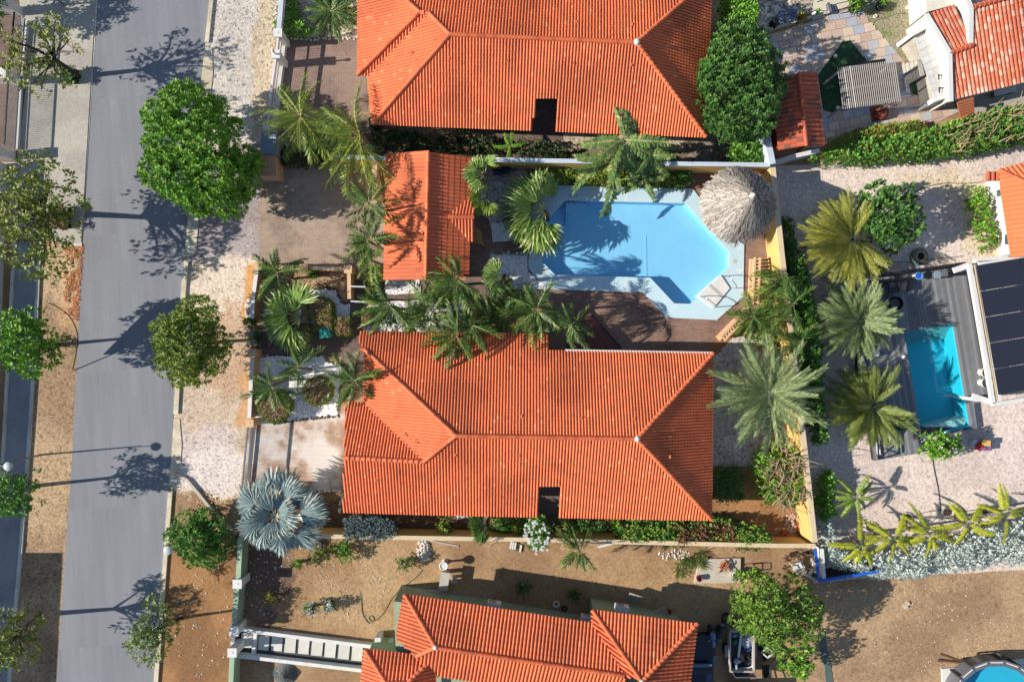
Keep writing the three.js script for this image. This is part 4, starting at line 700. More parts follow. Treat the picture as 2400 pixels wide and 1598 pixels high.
{ // slatted pergola
  const t = thing('pergola', 'weathered white slatted pergola over the dark lawn', 'pergola'), h = 2.2, a = [1964, 158], b = [2098, 140], c = [2112, 237], d = [1978, 256], n = 28, R = rng(6), q = (u, v, y = h) => W(lerp(lerp(a[0], b[0], u), lerp(d[0], c[0], u), v), lerp(lerp(a[1], b[1], u), lerp(d[1], c[1], u), v), y);
  for (let i = 0; i <= n; i++) { const m = R() < 0.15 ? M.white : M.greyWood; part('slat', bar(q(i / n, 0 + R() * 0.01), q(i / n, 1), 0.034, 0.03), m, t); }
  for (const v of [0.08, 0.52, 0.92]) part('beam', bar(q(0, v, h - 0.11), q(1.01, v, h - 0.11), 0.09, 0.12), M.greyWood, t);
  for (const [u, v] of [[0.03, 0.08], [0.97, 0.08], [0.03, 0.92], [0.97, 0.92]]) { const p = q(u, v, h - 0.15); part('post', box(0.1, h - 0.17, 0.1, p.x, (h - 0.17) / 2, p.z), M.greyWood, t); } fin(t);
  const hb = thing('hot_tub', 'dark covered square hot tub standing under the slatted pergola', 'hot tub'); const p = W(2020, 192), k = part('cover', box(2.2, 0.1, 1.8, p.x, 0.75, p.z, 0.14), M.black, hb); part('body', box(2.1, 0.7, 1.7, p.x, 0.35, p.z, 0.14), M.darkMetal, hb); fin(hb);
}
{ // pergola with solar panels
  const t = thing('solar_pergola', 'white pergola roof carrying black solar panels at the right edge', 'pergola'), h = 2.5, w = (x, y, z = h) => W(x, y, z);
  const beams = [[[2272, 618], [2328, 946]], [[2284, 612], [2440, 594]], [[2326, 948], [2440, 928]], [[2430, 598], [2470, 930]]];
  for (const [p, q] of beams) part('beam', bar(w(...p), w(...q), 0.2, 0.2), M.white, t);
  part('beam', bar(w(2292, 622, h - 0.02), w(2344, 940, h - 0.02), 0.16, 0.16), M.white, t);
  part('awning_roll', prism([[2290, 612], [2440, 588], [2448, 604], [2296, 628]].map(([x, y]) => w(x, y).setY(0)), h + 0.02, h + 0.1), M.white, t); part('rail', bar(w(2284, 620), w(2338, 942), 0.06, 0.1), M.yellowTop, t);
  const L = [[2290, 622], [2342, 926]], Q = [[2410, 602], [2462, 906]], m = new THREE.MeshPhysicalMaterial({ color: new THREE.Color(0.018, 0.018, 0.026), roughness: 0.16, clearcoat: 1, clearcoatRoughness: 0.05 });
  for (let i = 0; i < 5; i++) for (let k = 0; k < 2; k++) { const P = (u, v) => [lerp(lerp(L[0][0], Q[0][0], u), lerp(L[1][0], Q[1][0], u), v), lerp(lerp(L[0][1], Q[0][1], u), lerp(L[1][1], Q[1][1], u), v)]; const u0 = k * 0.85, u1 = (k + 1) * 0.85 - 0.01, v0 = i / 5, v1 = (i + 0.985) / 5; part('solar_panel', prism([P(u0, v0), P(u1, v0), P(u1, v1), P(u0, v1)].map(([x, y]) => w(x, y, h + 0.15).setY(0)), h + 0.12, h + 0.16), m, t); if (k === 0 && i) for (const u of [0.08, 0.36, 0.42, 0.72, 0.78]) { const c = w(...P(u, v0), h + 0.16); part('panel_clamp', box(0.06, 0.03, 0.04, c.x, h + 0.17, c.z), M.chrome, t); } }
  for (const [x, y] of [[2278, 628], [2322, 940]]) { const p = w(x, y).setY(0); part('post', box(0.18, h - 0.1, 0.18, p.x, (h - 0.1) / 2, p.z), M.white, t); }
  for (const [a, b] of [[[2236, 634], [2268, 622]], [[2280, 928], [2322, 942]]]) part('side_beam', bar(w(...a, 2.3), w(...b, 2.3), 0.3, 0.14), M.white, t); fin(t);
  const s = thing('deck_screen', 'dark grey slatted screen wall along the upper edge of the deck', 'screen'), p0 = W(2004, 652, 1.1).setY(0), p1 = W(2264, 617, 1.1).setY(0); part('panel', bar(p0.clone().setY(0.55), p1.clone().setY(0.55), 0.08, 1.1), M.darkMetal, s); part('top_rail', bar(p0.clone().setY(1.13), p1.clone().setY(1.13), 0.16, 0.06), M.darkMetal, s); fin(s);
}
{ // thatched shelter
  const t = thing('thatched_shelter', 'round grey thatched palm shelter at the right end of the large pool', 'shelter'), c = W(1766, 458, 4.3), hE = 2.0, R = rng(8); c.y = 0; const z0 = W(1722, 488, 2.2);
  const g = W(1735, 478, 2.2).setY(0); const ctr = c.clone(); const n = 26, m = [0, 1, 2, 3].map(i => mat(172 + i * 11, 166 + i * 11, 160 + i * 11, { vc: true, plain: true })), apex = new V3(ctr.x, 4.3, ctr.z);
  const straw = [0, 1, 2, 3, 4].map(k => { const r = rng(20 + k), ps = [], ix = []; const L = 2.25; const cs = []; for (let i = 0; i < 430; i++) { const a = (r() - 0.5) * 0.42, d0 = 0.06 + Math.sqrt(r()) * 1.7, l = Math.min(0.2 + r() * 0.4, 1.95 + r() * 0.35 - d0), a2 = a + (r() - 0.5) * 0.3, wd = 0.012 + r() * 0.03, lift = 0.02 + r() * r() * 0.3, tone = 0.5 + 0.6 * r(); for (let q = 0; q < 4; q++) cs.push(tone, tone * 0.97, tone * 0.93); const P = (d, aa, y) => [d * Math.cos(aa), -d * 1.2 + y, d * Math.sin(aa)]; const b = ps.length / 3, p = P(d0, a, lift + 0.04), q = P(d0 + l, a2, lift * 0.8 + (r() - 0.4) * 0.14); const sx = -Math.sin(a) * wd, sz = Math.cos(a) * wd; ps.push(p[0] - sx, p[1], p[2] - sz, p[0] + sx, p[1], p[2] + sz, q[0] + sx, q[1], q[2] + sz, q[0] - sx, q[1], q[2] - sz); ix.push(b, b + 1, b + 2, b, b + 2, b + 3); } return raw(ps, null, ix, cs); });
  for (let i = 0; i < n; i++) { const o = part('thatch_bundle', straw[i % 5], m[Math.floor(R() * 4)], t); o.position.copy(apex); o.rotation.y = i / n * 2 * Math.PI + R() * 0.1; o.scale.setScalar(0.92 + R() * 0.12); }
  const cone = new THREE.ConeGeometry(1.98, 2.38, 40, 1, true).translate(apex.x, apex.y - 1.21, apex.z); part('thatch_base', cone, mat(150, 140, 130), t).material.side = THREE.DoubleSide;
  part('thatch_knob', new THREE.ConeGeometry(0.2, 0.35, 12).translate(apex.x, apex.y + 0.12, apex.z), mat(214, 204, 194), t); for (let i = 0; i < 6; i++) { const a = i * Math.PI / 3 + 0.3; part('post', cyl(0.07, 0.07, 2.2, ctr.x + 1.5 * Math.cos(a), 0, ctr.z + 1.5 * Math.sin(a), 8), M.wood, t); } fin(t);
}
// ---------- leaves ----------
const LM = leafMat(), LMdark = leafMat({ tr: 0.2 }), FM = leafMat({ tr: 0.25, rough: 0.5 });
// linear leaf colours: [light, dark, odd]
const PAL = {
  lime: [[0.192, 0.415, 0.023], [0.088, 0.244, 0.017], [0.312, 0.457, 0.036]],
  green: [[0.143, 0.351, 0.036], [0.072, 0.202, 0.026], [0.260, 0.390, 0.052]],
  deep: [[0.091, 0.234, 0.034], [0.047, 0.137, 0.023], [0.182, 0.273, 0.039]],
  olive: [[0.253, 0.345, 0.034], [0.138, 0.218, 0.028], [0.368, 0.356, 0.046]],
  sparse: [[0.253, 0.308, 0.039], [0.143, 0.198, 0.029], [0.418, 0.352, 0.044]],
  pale: [[0.253, 0.345, 0.086], [0.161, 0.241, 0.057], [0.380, 0.391, 0.103]],
  silver: [[0.6, 0.67, 0.62], [0.42, 0.5, 0.46], [0.7, 0.72, 0.66]],
  bluegrey: [[0.16, 0.23, 0.235], [0.09, 0.14, 0.145], [0.24, 0.29, 0.28]],
  brown: [[0.48, 0.33, 0.18], [0.27, 0.17, 0.09], [0.62, 0.46, 0.29]],
  rust: [[0.26, 0.10, 0.05], [0.12, 0.10, 0.035], [0.33, 0.17, 0.08]],
  yellow: [[0.34, 0.31, 0.018], [0.17, 0.22, 0.018], [0.42, 0.22, 0.04]],
  bloom: [[0.80, 0.80, 0.80], [0.70, 0.72, 0.74], [0.85, 0.85, 0.80]],
  orange: [[0.46, 0.14, 0.025], [0.33, 0.09, 0.02], [0.5, 0.25, 0.06]],
};
class Leaves {
  constructor() { this.p = []; this.n = []; this.c = []; this.i = []; }
  add(x, y, z, nx, ny, nz, dx, dy, dz, len, wid, c) {   // kite-shaped leaf from (x, y, z) along d, facing n
    const b = this.p.length / 3, bx = ny * dz - nz * dy, by = nz * dx - nx * dz, bz = nx * dy - ny * dx, h = len * 0.5;
    this.p.push(x, y, z, x + dx * h + bx * wid, y + dy * h + by * wid, z + dz * h + bz * wid, x + dx * len, y + dy * len, z + dz * len, x + dx * h - bx * wid, y + dy * h - by * wid, z + dz * h - bz * wid);
    for (let k = 0; k < 4; k++) { this.n.push(nx, ny, nz); this.c.push(c[0], c[1], c[2]); }
    this.i.push(b, b + 2, b + 1, b, b + 3, b + 2);
  }
  geo() { const g = new THREE.BufferGeometry(); g.setAttribute('position', new THREE.Float32BufferAttribute(this.p, 3)); g.setAttribute('normal', new THREE.Float32BufferAttribute(this.n, 3)); g.setAttribute('color', new THREE.Float32BufferAttribute(this.c, 3)); g.setIndex(this.i); return g; }
}
const unit = R => { const z = R() * 2 - 1, a = R() * 6.2832, r = Math.sqrt(1 - z * z); return [r * Math.cos(a), z, r * Math.sin(a)]; };
const norm = v => { const l = Math.hypot(...v) || 1; return [v[0] / l, v[1] / l, v[2] / l]; };
// a tuft of leaves round p, spreading towards o
function tuft(L, R, p, o, rad, n, size, pal, k = 1) {
  const base = mul(mix3(pal[0], pal[1], R()), 0.75 + 0.5 * R());
  for (let i = 0; i < n; i++) {
    const u = unit(R), d = norm([u[0] + o[0] * 0.9, u[1] + o[1] * 0.9, u[2] + o[2] * 0.9]), q = rad * (0.15 + 0.85 * R());
    const nn = norm([o[0] * 0.5 + u[2] * 0.9, o[1] * 0.5 + 0.35 + u[0] * 0.6, o[2] * 0.5 + u[1] * 0.9]);
    const t = norm([d[0] - nn[0] * (d[0] * nn[0] + d[1] * nn[1] + d[2] * nn[2]) + 1e-4, d[1] - nn[1] * (d[0] * nn[0] + d[1] * nn[1] + d[2] * nn[2]), d[2] - nn[2] * (d[0] * nn[0] + d[1] * nn[1] + d[2] * nn[2])]);
    const v = 0.8 + 0.4 * R(), c = R() > 0.94 ? pal[2] : base, s = size * (0.7 + 0.6 * R());
    L.add(p[0] + d[0] * q, p[1] + d[1] * q, p[2] + d[2] * q, ...nn, ...t, s, s * 0.3, [c[0] * v * k, c[1] * v * k, c[2] * v * k]);
  }
}
// crown made of tufts over lumps; lumps: [[centre, rx, ry, rz]]
function crownGeo(R, lumps, o) {
  const L = new Leaves(), pal = o.pal;
  for (const [c, rx, ry, rz] of lumps) {
    const area = (rx * ry + rx * rz + ry * rz) / 3, n = Math.round(area * (o.den ?? 26) * 2.6);
    for (let i = 0; i < n; i++) {
      const u = unit(R); if (u[1] < (o.low ?? -0.45)) u[1] *= -0.5; const d = norm(u), deep = R() < (o.deep ?? 0.3) ? 0.45 + 0.35 * R() : 0.84 + 0.2 * R();
      const p = [c.x + d[0] * rx * deep, c.y + d[1] * ry * deep, c.z + d[2] * rz * deep];
      if (p[1] < 0.05) continue;
      let hid = false; for (const [e, ex, ey, ez] of lumps) if (e !== c && ((p[0] - e.x) / ex) ** 2 + ((p[1] - e.y) / ey) ** 2 + ((p[2] - e.z) / ez) ** 2 < 0.3) { hid = true; break; } if (hid) continue;
      const out = norm([d[0] / rx, d[1] / ry, d[2] / rz]); tuft(L, R, p, out, (o.rad ?? 0.2) * (0.7 + 0.6 * R()), Math.round((o.n ?? 13) * 1.25), (o.size ?? 0.13) * 1.08, pal);
    }
  }
  return L.geo();
}
// broad-leaved tree. x, y: picture position of the crown's middle at height h; rx, rz: its radii in picture units; base: picture position of the foot
function tree(label, o) {
  const t = thing(o.name ?? 'street_tree', label, o.cat ?? 'tree', o.group), R = rng(o.seed), k = F(o.h) / S, c = W(o.x, o.y, o.h), rx = o.rx * k, rz = o.rz * k, ry = o.ry, foot = o.base ? W(...o.base) : c.clone().setY(0), lumps = [];
  const rot = o.rot ?? 0, add = (a, d, r, y) => { const x = Math.cos(a) * d * rx, z = Math.sin(a) * d * rz; lumps.push([new V3(c.x + x * Math.cos(rot) - z * Math.sin(rot), c.y + y, c.z + x * Math.sin(rot) + z * Math.cos(rot)), r * Math.min(rx, rz) * 1.0, Math.min(r * ry * 1.1, r * Math.min(rx, rz) * 1.1), r * Math.min(rx, rz)]); };
  if (o.lumps) for (const [x, y, dh, r] of o.lumps) { const q = W(x, y, o.h + dh); lumps.push([q, r * k, Math.min(r * k, ry), r * k]); }
  else { if (!o.hollow) lumps.push([c.clone(), rx * 0.72, ry * 0.8, rz * 0.72]); const n = o.nl ?? 14; for (let i = 0; i < n; i++) { const a = i * 2.4 + R() * 0.8, d = i < n * 0.6 ? 0.62 + 0.14 * R() : 0.3 * R() + 0.12; add(a, d, 0.3 + 0.13 * R(), (i < n * 0.6 ? -0.15 + (R() - 0.5) * 0.7 : 0.3 + R() * 0.35) * ry); } }
  const tr = []; const top = c.clone(); top.y = Math.max(0.4, c.y - ry * 0.3); const kn = foot.clone().lerp(top, 0.55).setY(top.y * 0.55); if (o.lean) kn.add(new V3(o.lean[0], 0, o.lean[1]));
  tr.push(limb([foot, foot.clone().lerp(kn, 0.5).setY(kn.y * 0.45), kn, top], o.tr ?? 0.13, (o.tr ?? 0.13) * 0.5, 8));
  lumps.forEach((l, i) => { if (i > (o.limbs ?? 9)) return; const s = kn.clone().lerp(top, 0.3 + R() * 0.6), e = l[0].clone(); tr.push(limb([s, s.clone().lerp(e, 0.5).add(new V3((R() - 0.5) * 0.3, 0.12, (R() - 0.5) * 0.3)), e], (o.tr ?? 0.13) * 0.42, 0.015, 5)); for (let q = 0; q < (o.twigs ?? 2); q++) { const m = s.clone().lerp(e, 0.5 + R() * 0.4), u = unit(R); tr.push(limb([m, m.clone().add(new V3(u[0] * 0.3, Math.abs(u[1]) * 0.25, u[2] * 0.3)), m.clone().add(new V3(u[0] * 0.7, 0.1 + Math.abs(u[1]) * 0.5, u[2] * 0.7))], 0.022, 0.006, 4)); } });
  part('trunk', merge(tr), o.bark ?? M.darkBark, t); part('crown', crownGeo(R, lumps, { ...o, pal: PAL[o.pal] }), LM, t);
  if (o.bloom) { const L = new Leaves(); for (const [e, ex, ey, ez] of lumps) for (let i = 0; i < o.bloom; i++) { const u = unit(R); u[1] = Math.abs(u[1]); tuft(L, R, [e.x + u[0] * ex, e.y + u[1] * ey + 0.05, e.z + u[2] * ez], u, 0.05, 6, 0.11, PAL[o.bloomPal ?? 'bloom']); } part('flowers', L.geo(), LM, t).userData.kind = 'stuff'; }
  return fin(t);
}
// hedge or shrub filling the outline of given picture positions (top), up to height h
function hedge(label, o) {
  const t = thing(o.name ?? 'hedge', label, o.cat ?? 'hedge', o.group), R = rng(o.seed), L = new Leaves(), pal = PAL[o.pal], st = [], pts = o.pts.map(([x, y]) => W(x, y, o.h * 0.85).setY(0));
  const x0 = Math.min(...pts.map(p => p.x)), x1 = Math.max(...pts.map(p => p.x)), z0 = Math.min(...pts.map(p => p.z)), z1 = Math.max(...pts.map(p => p.z));
  const dist = (x, z) => { let c = false, m = 9; for (let i = 0, j = pts.length - 1; i < pts.length; j = i++) { const a = pts[i], b = pts[j]; if ((a.z > z) !== (b.z > z) && x < (b.x - a.x) * (z - a.z) / (b.z - a.z) + a.x) c = !c; const dx = b.x - a.x, dz = b.z - a.z, q = clamp(((x - a.x) * dx + (z - a.z) * dz) / (dx * dx + dz * dz)); m = Math.min(m, Math.hypot(x - a.x - dx * q, z - a.z - dz * q)); } return c ? m : -m; };
  const n = Math.round((x1 - x0) * (z1 - z0) * (o.den ?? 42) * 1.9); let made = 0;
  for (let i = 0; i < n; i++) {
    const x = lerp(x0, x1, R()), z = lerp(z0, z1, R()), d = dist(x, z); if (d < 0) continue; made++;
    const lump = fbm(x * 0.11 + 3, z * 0.11 + 3, 8, 3, o.seed), hh = o.h * (o.clip ? 1 : lerp(0.62, 1.12, lump)) * (o.clip ? 1 : sst(-0.05, 0.4, d) * 0.35 + 0.65);
    const y = R() < 0.55 ? hh - 0.08 * R() : hh * (0.35 + 0.6 * R()), edge = d < 0.22, q = o.top && !edge && y > hh * 0.7 && (!o.topX || (x > W(o.topX[0], 0, o.h).x && x < W(o.topX[1], 0, o.h).x && R() < 0.75)) ? PAL[o.top] : (o.mix && R() < o.mix[1] ? PAL[o.mix[0]] : pal);
    tuft(L, R, [x, Math.max(0.06, y), z], norm([(R() - 0.5) * 1.2, 0.9, (R() - 0.5) * 1.2]), (o.rad ?? 0.15) * (0.7 + 0.6 * R()), o.n ?? 12, o.size ?? 0.11, q);
    if (made % (o.stems ?? 9) === 0) st.push(limb([new V3(x, 0, z), new V3(x + (R() - 0.5) * 0.2, hh * 0.5, z + (R() - 0.5) * 0.2), new V3(x + (R() - 0.5) * 0.5, hh * 0.9, z + (R() - 0.5) * 0.5)], 0.025, 0.008, 4));
  }
  part('stems', merge(st), o.bark ?? M.bark, t); part('leaves', L.geo(), LM, t);
  if (o.bare) { const b = []; for (let i = 0; i < o.bare; i++) { let x, z, d = -1, tries = 0; while (d < 0.15 && tries++ < 40) { x = lerp(x0, x1, R()); z = lerp(z0, z1, R()); if (o.bareX && (x < W(o.bareX[0], 0).x || x > W(o.bareX[1], 0).x)) continue; d = dist(x, z); } if (d < 0.15) continue; const a = (o.bareAng ?? 0) + (R() - 0.5) * (o.bareSpread ?? 6.28), l = 0.45 + R() * 0.9, p = new V3(x, o.h * (0.75 + 0.25 * R()), z), e = p.clone().add(new V3(Math.cos(a) * l, 0.35, Math.sin(a) * l)); b.push(limb([p, p.clone().lerp(e, 0.5).add(new V3((R() - 0.5) * 0.2, 0.1, (R() - 0.5) * 0.2)), e], 0.035, 0.012, 5)); const f = p.clone().lerp(e, 0.4), g = f.clone().add(new V3((R() - 0.5) * 0.8, 0.25, (R() - 0.5) * 0.8)); b.push(limb([f, f.clone().lerp(g, 0.5).add(new V3(0.03, 0.06, 0)), g], 0.022, 0.008, 4)); } part('branches', merge(b), M.twig, t, 'bare cut branches standing out of the top'); }
  if (o.bloom) { const B = new Leaves(); for (let i = 0; i < o.bloom; i++) { const x = lerp(x0, x1, R()), z = lerp(z0, z1, R()); if (dist(x, z) < 0.02) continue; const k = new Leaves(); for (let q = 0; q < 5; q++) { const a = q * 1.2566 + R() * 0.3; const s = o.bloomSize ?? 0.1; B.add(x, o.h * 1.02 + R() * 0.12, z, 0, 1, 0, Math.cos(a), 0, Math.sin(a), s, s * 0.32, PAL[o.bloomPal ?? 'bloom'][q % 3]); } } part('flowers', B.geo(), LM, t).userData.kind = 'stuff'; }
  return fin(t);
}
// ---------- palms ----------
const fronds = new Map();
// feather frond along +x, arching down; o: len, leaf, pairs, droop, fold, pal
function feather(o) {
  const key = JSON.stringify(o); if (fronds.has(key)) return fronds.get(key);
  const out = [0, 1, 2].map(v => {
    const R = rng(900 + v * 31 + (o.seed ?? 0)), L = new Leaves(), pal = PAL[o.pal], N = o.pairs, y = t => -o.droop * o.len * t * t, P = t => [t * o.len * (1 - 0.12 * o.droop * t), y(t), o.sway * o.len * t * t * (v - 1) * 0.15];
    for (let i = 0; i < 10; i++) { const a = P(i / 10), b = P((i + 1) / 10), d = norm([b[0] - a[0], b[1] - a[1], b[2] - a[2]]), l = Math.hypot(b[0] - a[0], b[1] - a[1], b[2] - a[2]); L.add(a[0] - d[0] * l * 0.2, a[1] + 0.004, a[2], 0, 1, 0, ...d, l * 1.4, lerp(0.028, 0.01, i / 10) * (o.rib ?? 1), o.ribCol ?? [0.22, 0.30, 0.09]); }
    for (let i = 0; i < N; i++) for (const s of [-1, 1]) {
      const t = lerp(o.from ?? 0.14, 0.99, (i + R() * 0.5) / N), p = P(t), sl = (P(Math.min(1, t + 0.02))[1] - p[1]) / (0.02 * o.len), len = o.leaf * (o.taper ? 0.4 + 0.6 * Math.sin(Math.PI * clamp(0.14 + t * 0.74)) : 0.75 + 0.25 * Math.sin(Math.PI * t)) * (0.85 + 0.3 * R());
      const f = lerp(0.55, 1.0, t) * (o.fwd ?? 1), jg = o.jag ?? 0.2, d = norm([f + (R() - 0.5) * jg, sl * f - (o.fold + (R() - 0.5) * (0.35 + jg)), s * (0.95 - 0.25 * t + (R() - 0.5) * jg)]), nn = norm([-(sl) * 0.3, 0.9, s * (o.fold * 0.9) + (R() - 0.5) * 0.5]);
      const c = mul(mix3(pal[0], pal[1], R()), 0.82 + 0.36 * R()), cc = R() > (o.odd ?? 0.95) || (o.tip && t > o.tip && R() < 0.6) ? pal[2] : c;
      L.add(p[0], p[1], p[2], ...nn, ...d, len, len * (o.wid ?? 0.075), cc);
    }
    return L.geo();
  }); fronds.set(key, out); return out;
}
// fan leaf on a stalk along +x
function fan(o) {
  const key = JSON.stringify(o); if (fronds.has(key)) return fronds.get(key);
  const out = [0, 1, 2].map(v => {
    const R = rng(700 + v * 17 + (o.seed ?? 0)), L = new Leaves(), pal = PAL[o.pal], n = o.seg, sp = o.span ?? 2.2;
    L.add(0, 0, 0, 0, 1, 0, 1, 0, 0, o.stalk * 1.05, 0.022, o.ribCol ?? [0.30, 0.33, 0.14]); const x0 = o.stalk;
    for (let i = 0; i < n; i++) { const q = (i / (n - 1)) * 2 - 1, a = q * sp + (R() - 0.5) * 0.05 + (o.blow ? -Math.sign(q) * Math.abs(q) * o.blow : 0), len = o.r * (1 - 0.22 * q * q) * (0.86 + 0.22 * R()), tilt = -0.12 - Math.abs(q) * 0.28 - (o.curl ?? 0) * R();
      const d = norm([Math.cos(a), tilt, Math.sin(a)]), pl = i % 2 ? 0.42 : -0.42, nn = norm([-Math.sin(a) * pl, 1, Math.cos(a) * pl]), c = mul(mix3(pal[0], pal[1], R()), 0.84 + 0.3 * R()), w = len * (o.wid ?? 0.07);
      L.add(x0, 0, 0, ...nn, ...d, len * 0.8, w, c); const e = [x0 + d[0] * len * 0.5, d[1] * len * 0.5, d[2] * len * 0.5], d2 = norm([d[0], d[1] - 0.35 - (o.curl ?? 0), d[2]]); L.add(...e, ...nn, ...d2, len * 0.55, w * 0.8, R() > 0.62 ? pal[2] : c); }
    return L.geo();
  }); fronds.set(key, out); return out;
}
// x, y: picture position of the crown's heart at height h; n fronds; wind: [direction, strength]; up: [steepest, flattest] rise of the fronds
function palm(label, o) {
  const t = thing(o.name ?? 'palm', label, 'palm', o.group), R = rng(o.seed), c = W(o.x, o.y, o.h), foot = c.clone().setY(0).add(new V3(o.lean?.[0] ?? 0, 0, o.lean?.[1] ?? 0));
  const mid = foot.clone().lerp(c, 0.5).setY(c.y * 0.5).add(new V3((o.lean?.[0] ?? 0) * 0.25, 0, 0)), R0 = R() * 6, rad = o.tr ?? 0.1, seg = [limb([foot, mid, c.clone().add(new V3(0, -0.05, 0))], rad * 1.25, rad, 9)];
  for (let i = 1; i < 14; i++) { const p = new THREE.CatmullRomCurve3([foot, mid, c]).getPointAt(i / 14); seg.push(new THREE.TorusGeometry(rad * lerp(1.22, 1, i / 14), 0.016, 4, 10).rotateX(Math.PI / 2).translate(p.x, p.y, p.z)); }
  part('trunk', merge(seg), o.bark ?? M.palmBark, t);
  const geos = o.fan ? fan(o.leaf) : feather(o.leaf), inner = o.inner ? fan(o.inner) : null, dry = o.fan ? fan({ ...o.leaf, pal: 'brown' }) : feather({ ...o.leaf, pal: 'brown' }), q = new THREE.Quaternion(), e = new THREE.Euler();
  for (let i = 0; i < o.n; i++) {
    const f = i / o.n; let a = i * 2.39996 + (o.rot ?? R0) + (R() - 0.5) * (o.n > 30 ? 0.12 : 0.42); const wd = o.wind; let el = lerp(o.up[0], o.up[1], Math.pow(f, 0.8)) + (R() - 0.5) * 0.16;
    if (wd) { const d = Math.atan2(Math.sin(wd[0] - a), Math.cos(wd[0] - a)); a += d * wd[1]; el += Math.cos(d) * 0.08; }
    if (o.only) { a = o.only[i % o.only.length] + (R() - 0.5) * 0.16; }
    const inn = inner && f < 0.5; const dead = !o.noDead && f > 0.88 && R() < 0.7, s = (o.s ?? 1) * (0.8 + 0.34 * R()) * (o.fan ? lerp(0.6, 1, Math.sqrt(f)) : f < 0.2 ? 0.75 + f : 1), m = part('frond', (dead ? dry : inn ? inner : geos)[Math.floor(R() * 3)], FM, t); if (dead) el -= 0.35;
    e.set((R() - 0.5) * 1.0, -a, el, 'YZX'); m.quaternion.setFromEuler(e); m.scale.set(s, s, s); m.position.set(c.x, c.y - 0.04 - f * 0.12, c.z);
  }
  if (o.spear) { const L = new Leaves(); for (let i = 0; i < 5; i++) { const a = i * 1.26; L.add(c.x, c.y, c.z, Math.cos(a), 0.2, Math.sin(a), 0.05 * Math.sin(a), 1, -0.05 * Math.cos(a), 0.5, 0.03, PAL[o.leaf.pal][0]); } part('spear_leaf', L.geo(), FM, t); }
  return fin(t);
}
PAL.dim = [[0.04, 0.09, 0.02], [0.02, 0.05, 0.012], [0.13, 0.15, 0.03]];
PAL.bushy = [[0.210, 0.360, 0.036], [0.090, 0.198, 0.024], [0.324, 0.420, 0.048]];
// ---------- street trees ----------
tree('sparse yellowish street tree with dark limbs at the top left', { seed: 11, x: 98, y: 118, h: 3.3, rx: 92, rz: 92, ry: 1.3, base: [184, 180], lumps: [[130, 40, -0.5, 16], [98, 61, 0.0, 18], [153, 58, 0.5, 14], [10, 87, -0.2, 11], [38, 98, 0.2, 20], [61, 122, -0.5, 28], [100, 104, 0.0, 20], [130, 77, 0.5, 20], [165, 88, -0.2, 15], [178, 122, 0.2, 11], [38, 145, -0.5, 22], [38, 176, 0.0, 24], [73, 196, 0.5, 19], [95, 211, -0.2, 13], [92, 168, 0.2, 22], [120, 160, -0.5, 17], [145, 187, 0.0, 15], [158, 202, 0.5, 10], [110, 130, -0.2, 18], [70, 150, 0.2, 20]], den: 17, n: 9, rad: 0.2, size: 0.16, pal: 'sparse', deep: 0.15, tr: 0.17, limbs: 22, twigs: 3, group: 'street trees' });
tree('tall sparse grey green street tree at the left edge', { seed: 12, x: 82, y: 508, h: 3.6, rx: 102, rz: 170, ry: 1.3, base: [152, 497], hollow: true, nl: 34, den: 12, n: 8, rad: 0.26, size: 0.18, pal: 'sparse', deep: 0.15, tr: 0.2, limbs: 34, twigs: 3, group: 'street trees' });
tree('round bright green street tree at the left edge beside a fallen hose', { seed: 13, x: 56, y: 806, h: 3.1, rx: 64, rz: 94, ry: 1.4, base: [132, 808], den: 24, rad: 0.22, size: 0.18, n: 12, pal: 'lime', tr: 0.12, group: 'street trees' });
tree('small dark green street tree at the left edge below a lamp', { seed: 14, x: 22, y: 1158, h: 3.2, rx: 64, rz: 56, ry: 1.1, base: [88, 1138], nl: 14, den: 20, rad: 0.22, size: 0.16, n: 11, pal: 'green', tr: 0.12, lean: [0.2, 0], group: 'street trees' });
tree('sparse street tree with grey limbs in the lower left corner', { seed: 15, x: 20, y: 1500, h: 3.4, rx: 58, rz: 90, ry: 1.1, base: [92, 1440], hollow: true, nl: 20, den: 15, rad: 0.24, size: 0.17, n: 9, pal: 'sparse', tr: 0.16, limbs: 20, bark: M.barkGrey, group: 'street trees' });
tree('large dense bright green street tree overhanging the right kerb at top', { seed: 16, x: 470, y: 352, h: 2.5, rx: 132, rz: 128, ry: 1.7, base: [540, 398], lumps: [[440, 260, 0.2, 62], [380, 275, -0.2, 40], [498, 276, 0.1, 40], [412, 330, 0.5, 66], [480, 340, 0.8, 70], [385, 400, 0, 50], [430, 410, 0.5, 62], [510, 410, 0.6, 66], [560, 420, -0.1, 48], [470, 455, 0.1, 46], [530, 462, -0.2, 48], [575, 385, -0.3, 38], [400, 350, 0, 46], [512, 250, -0.3, 20], [552, 300, -0.4, 18], [424, 220, -0.2, 26], [474, 480, -0.3, 26]], den: 42, rad: 0.18, size: 0.12, n: 30, deep: 0.36, pal: 'lime', tr: 0.16, bark: M.barkGrey, group: 'street trees' });
tree('round olive green street tree leaning over the kerb', { seed: 17, x: 443, y: 805, h: 2.6, rx: 88, rz: 112, ry: 1.4, base: [498, 803], nl: 18, den: 44, rad: 0.17, size: 0.12, n: 17, pal: 'olive', tr: 0.12, group: 'street trees' });
tree('compact round deep green bush tree under a street lamp', { seed: 18, name: 'bush', cat: 'bush', x: 466, y: 1262, h: 1.3, rx: 70, rz: 68, ry: 1.1, nl: 16, den: 46, rad: 0.18, size: 0.12, n: 18, pal: 'green', tr: 0.08 });
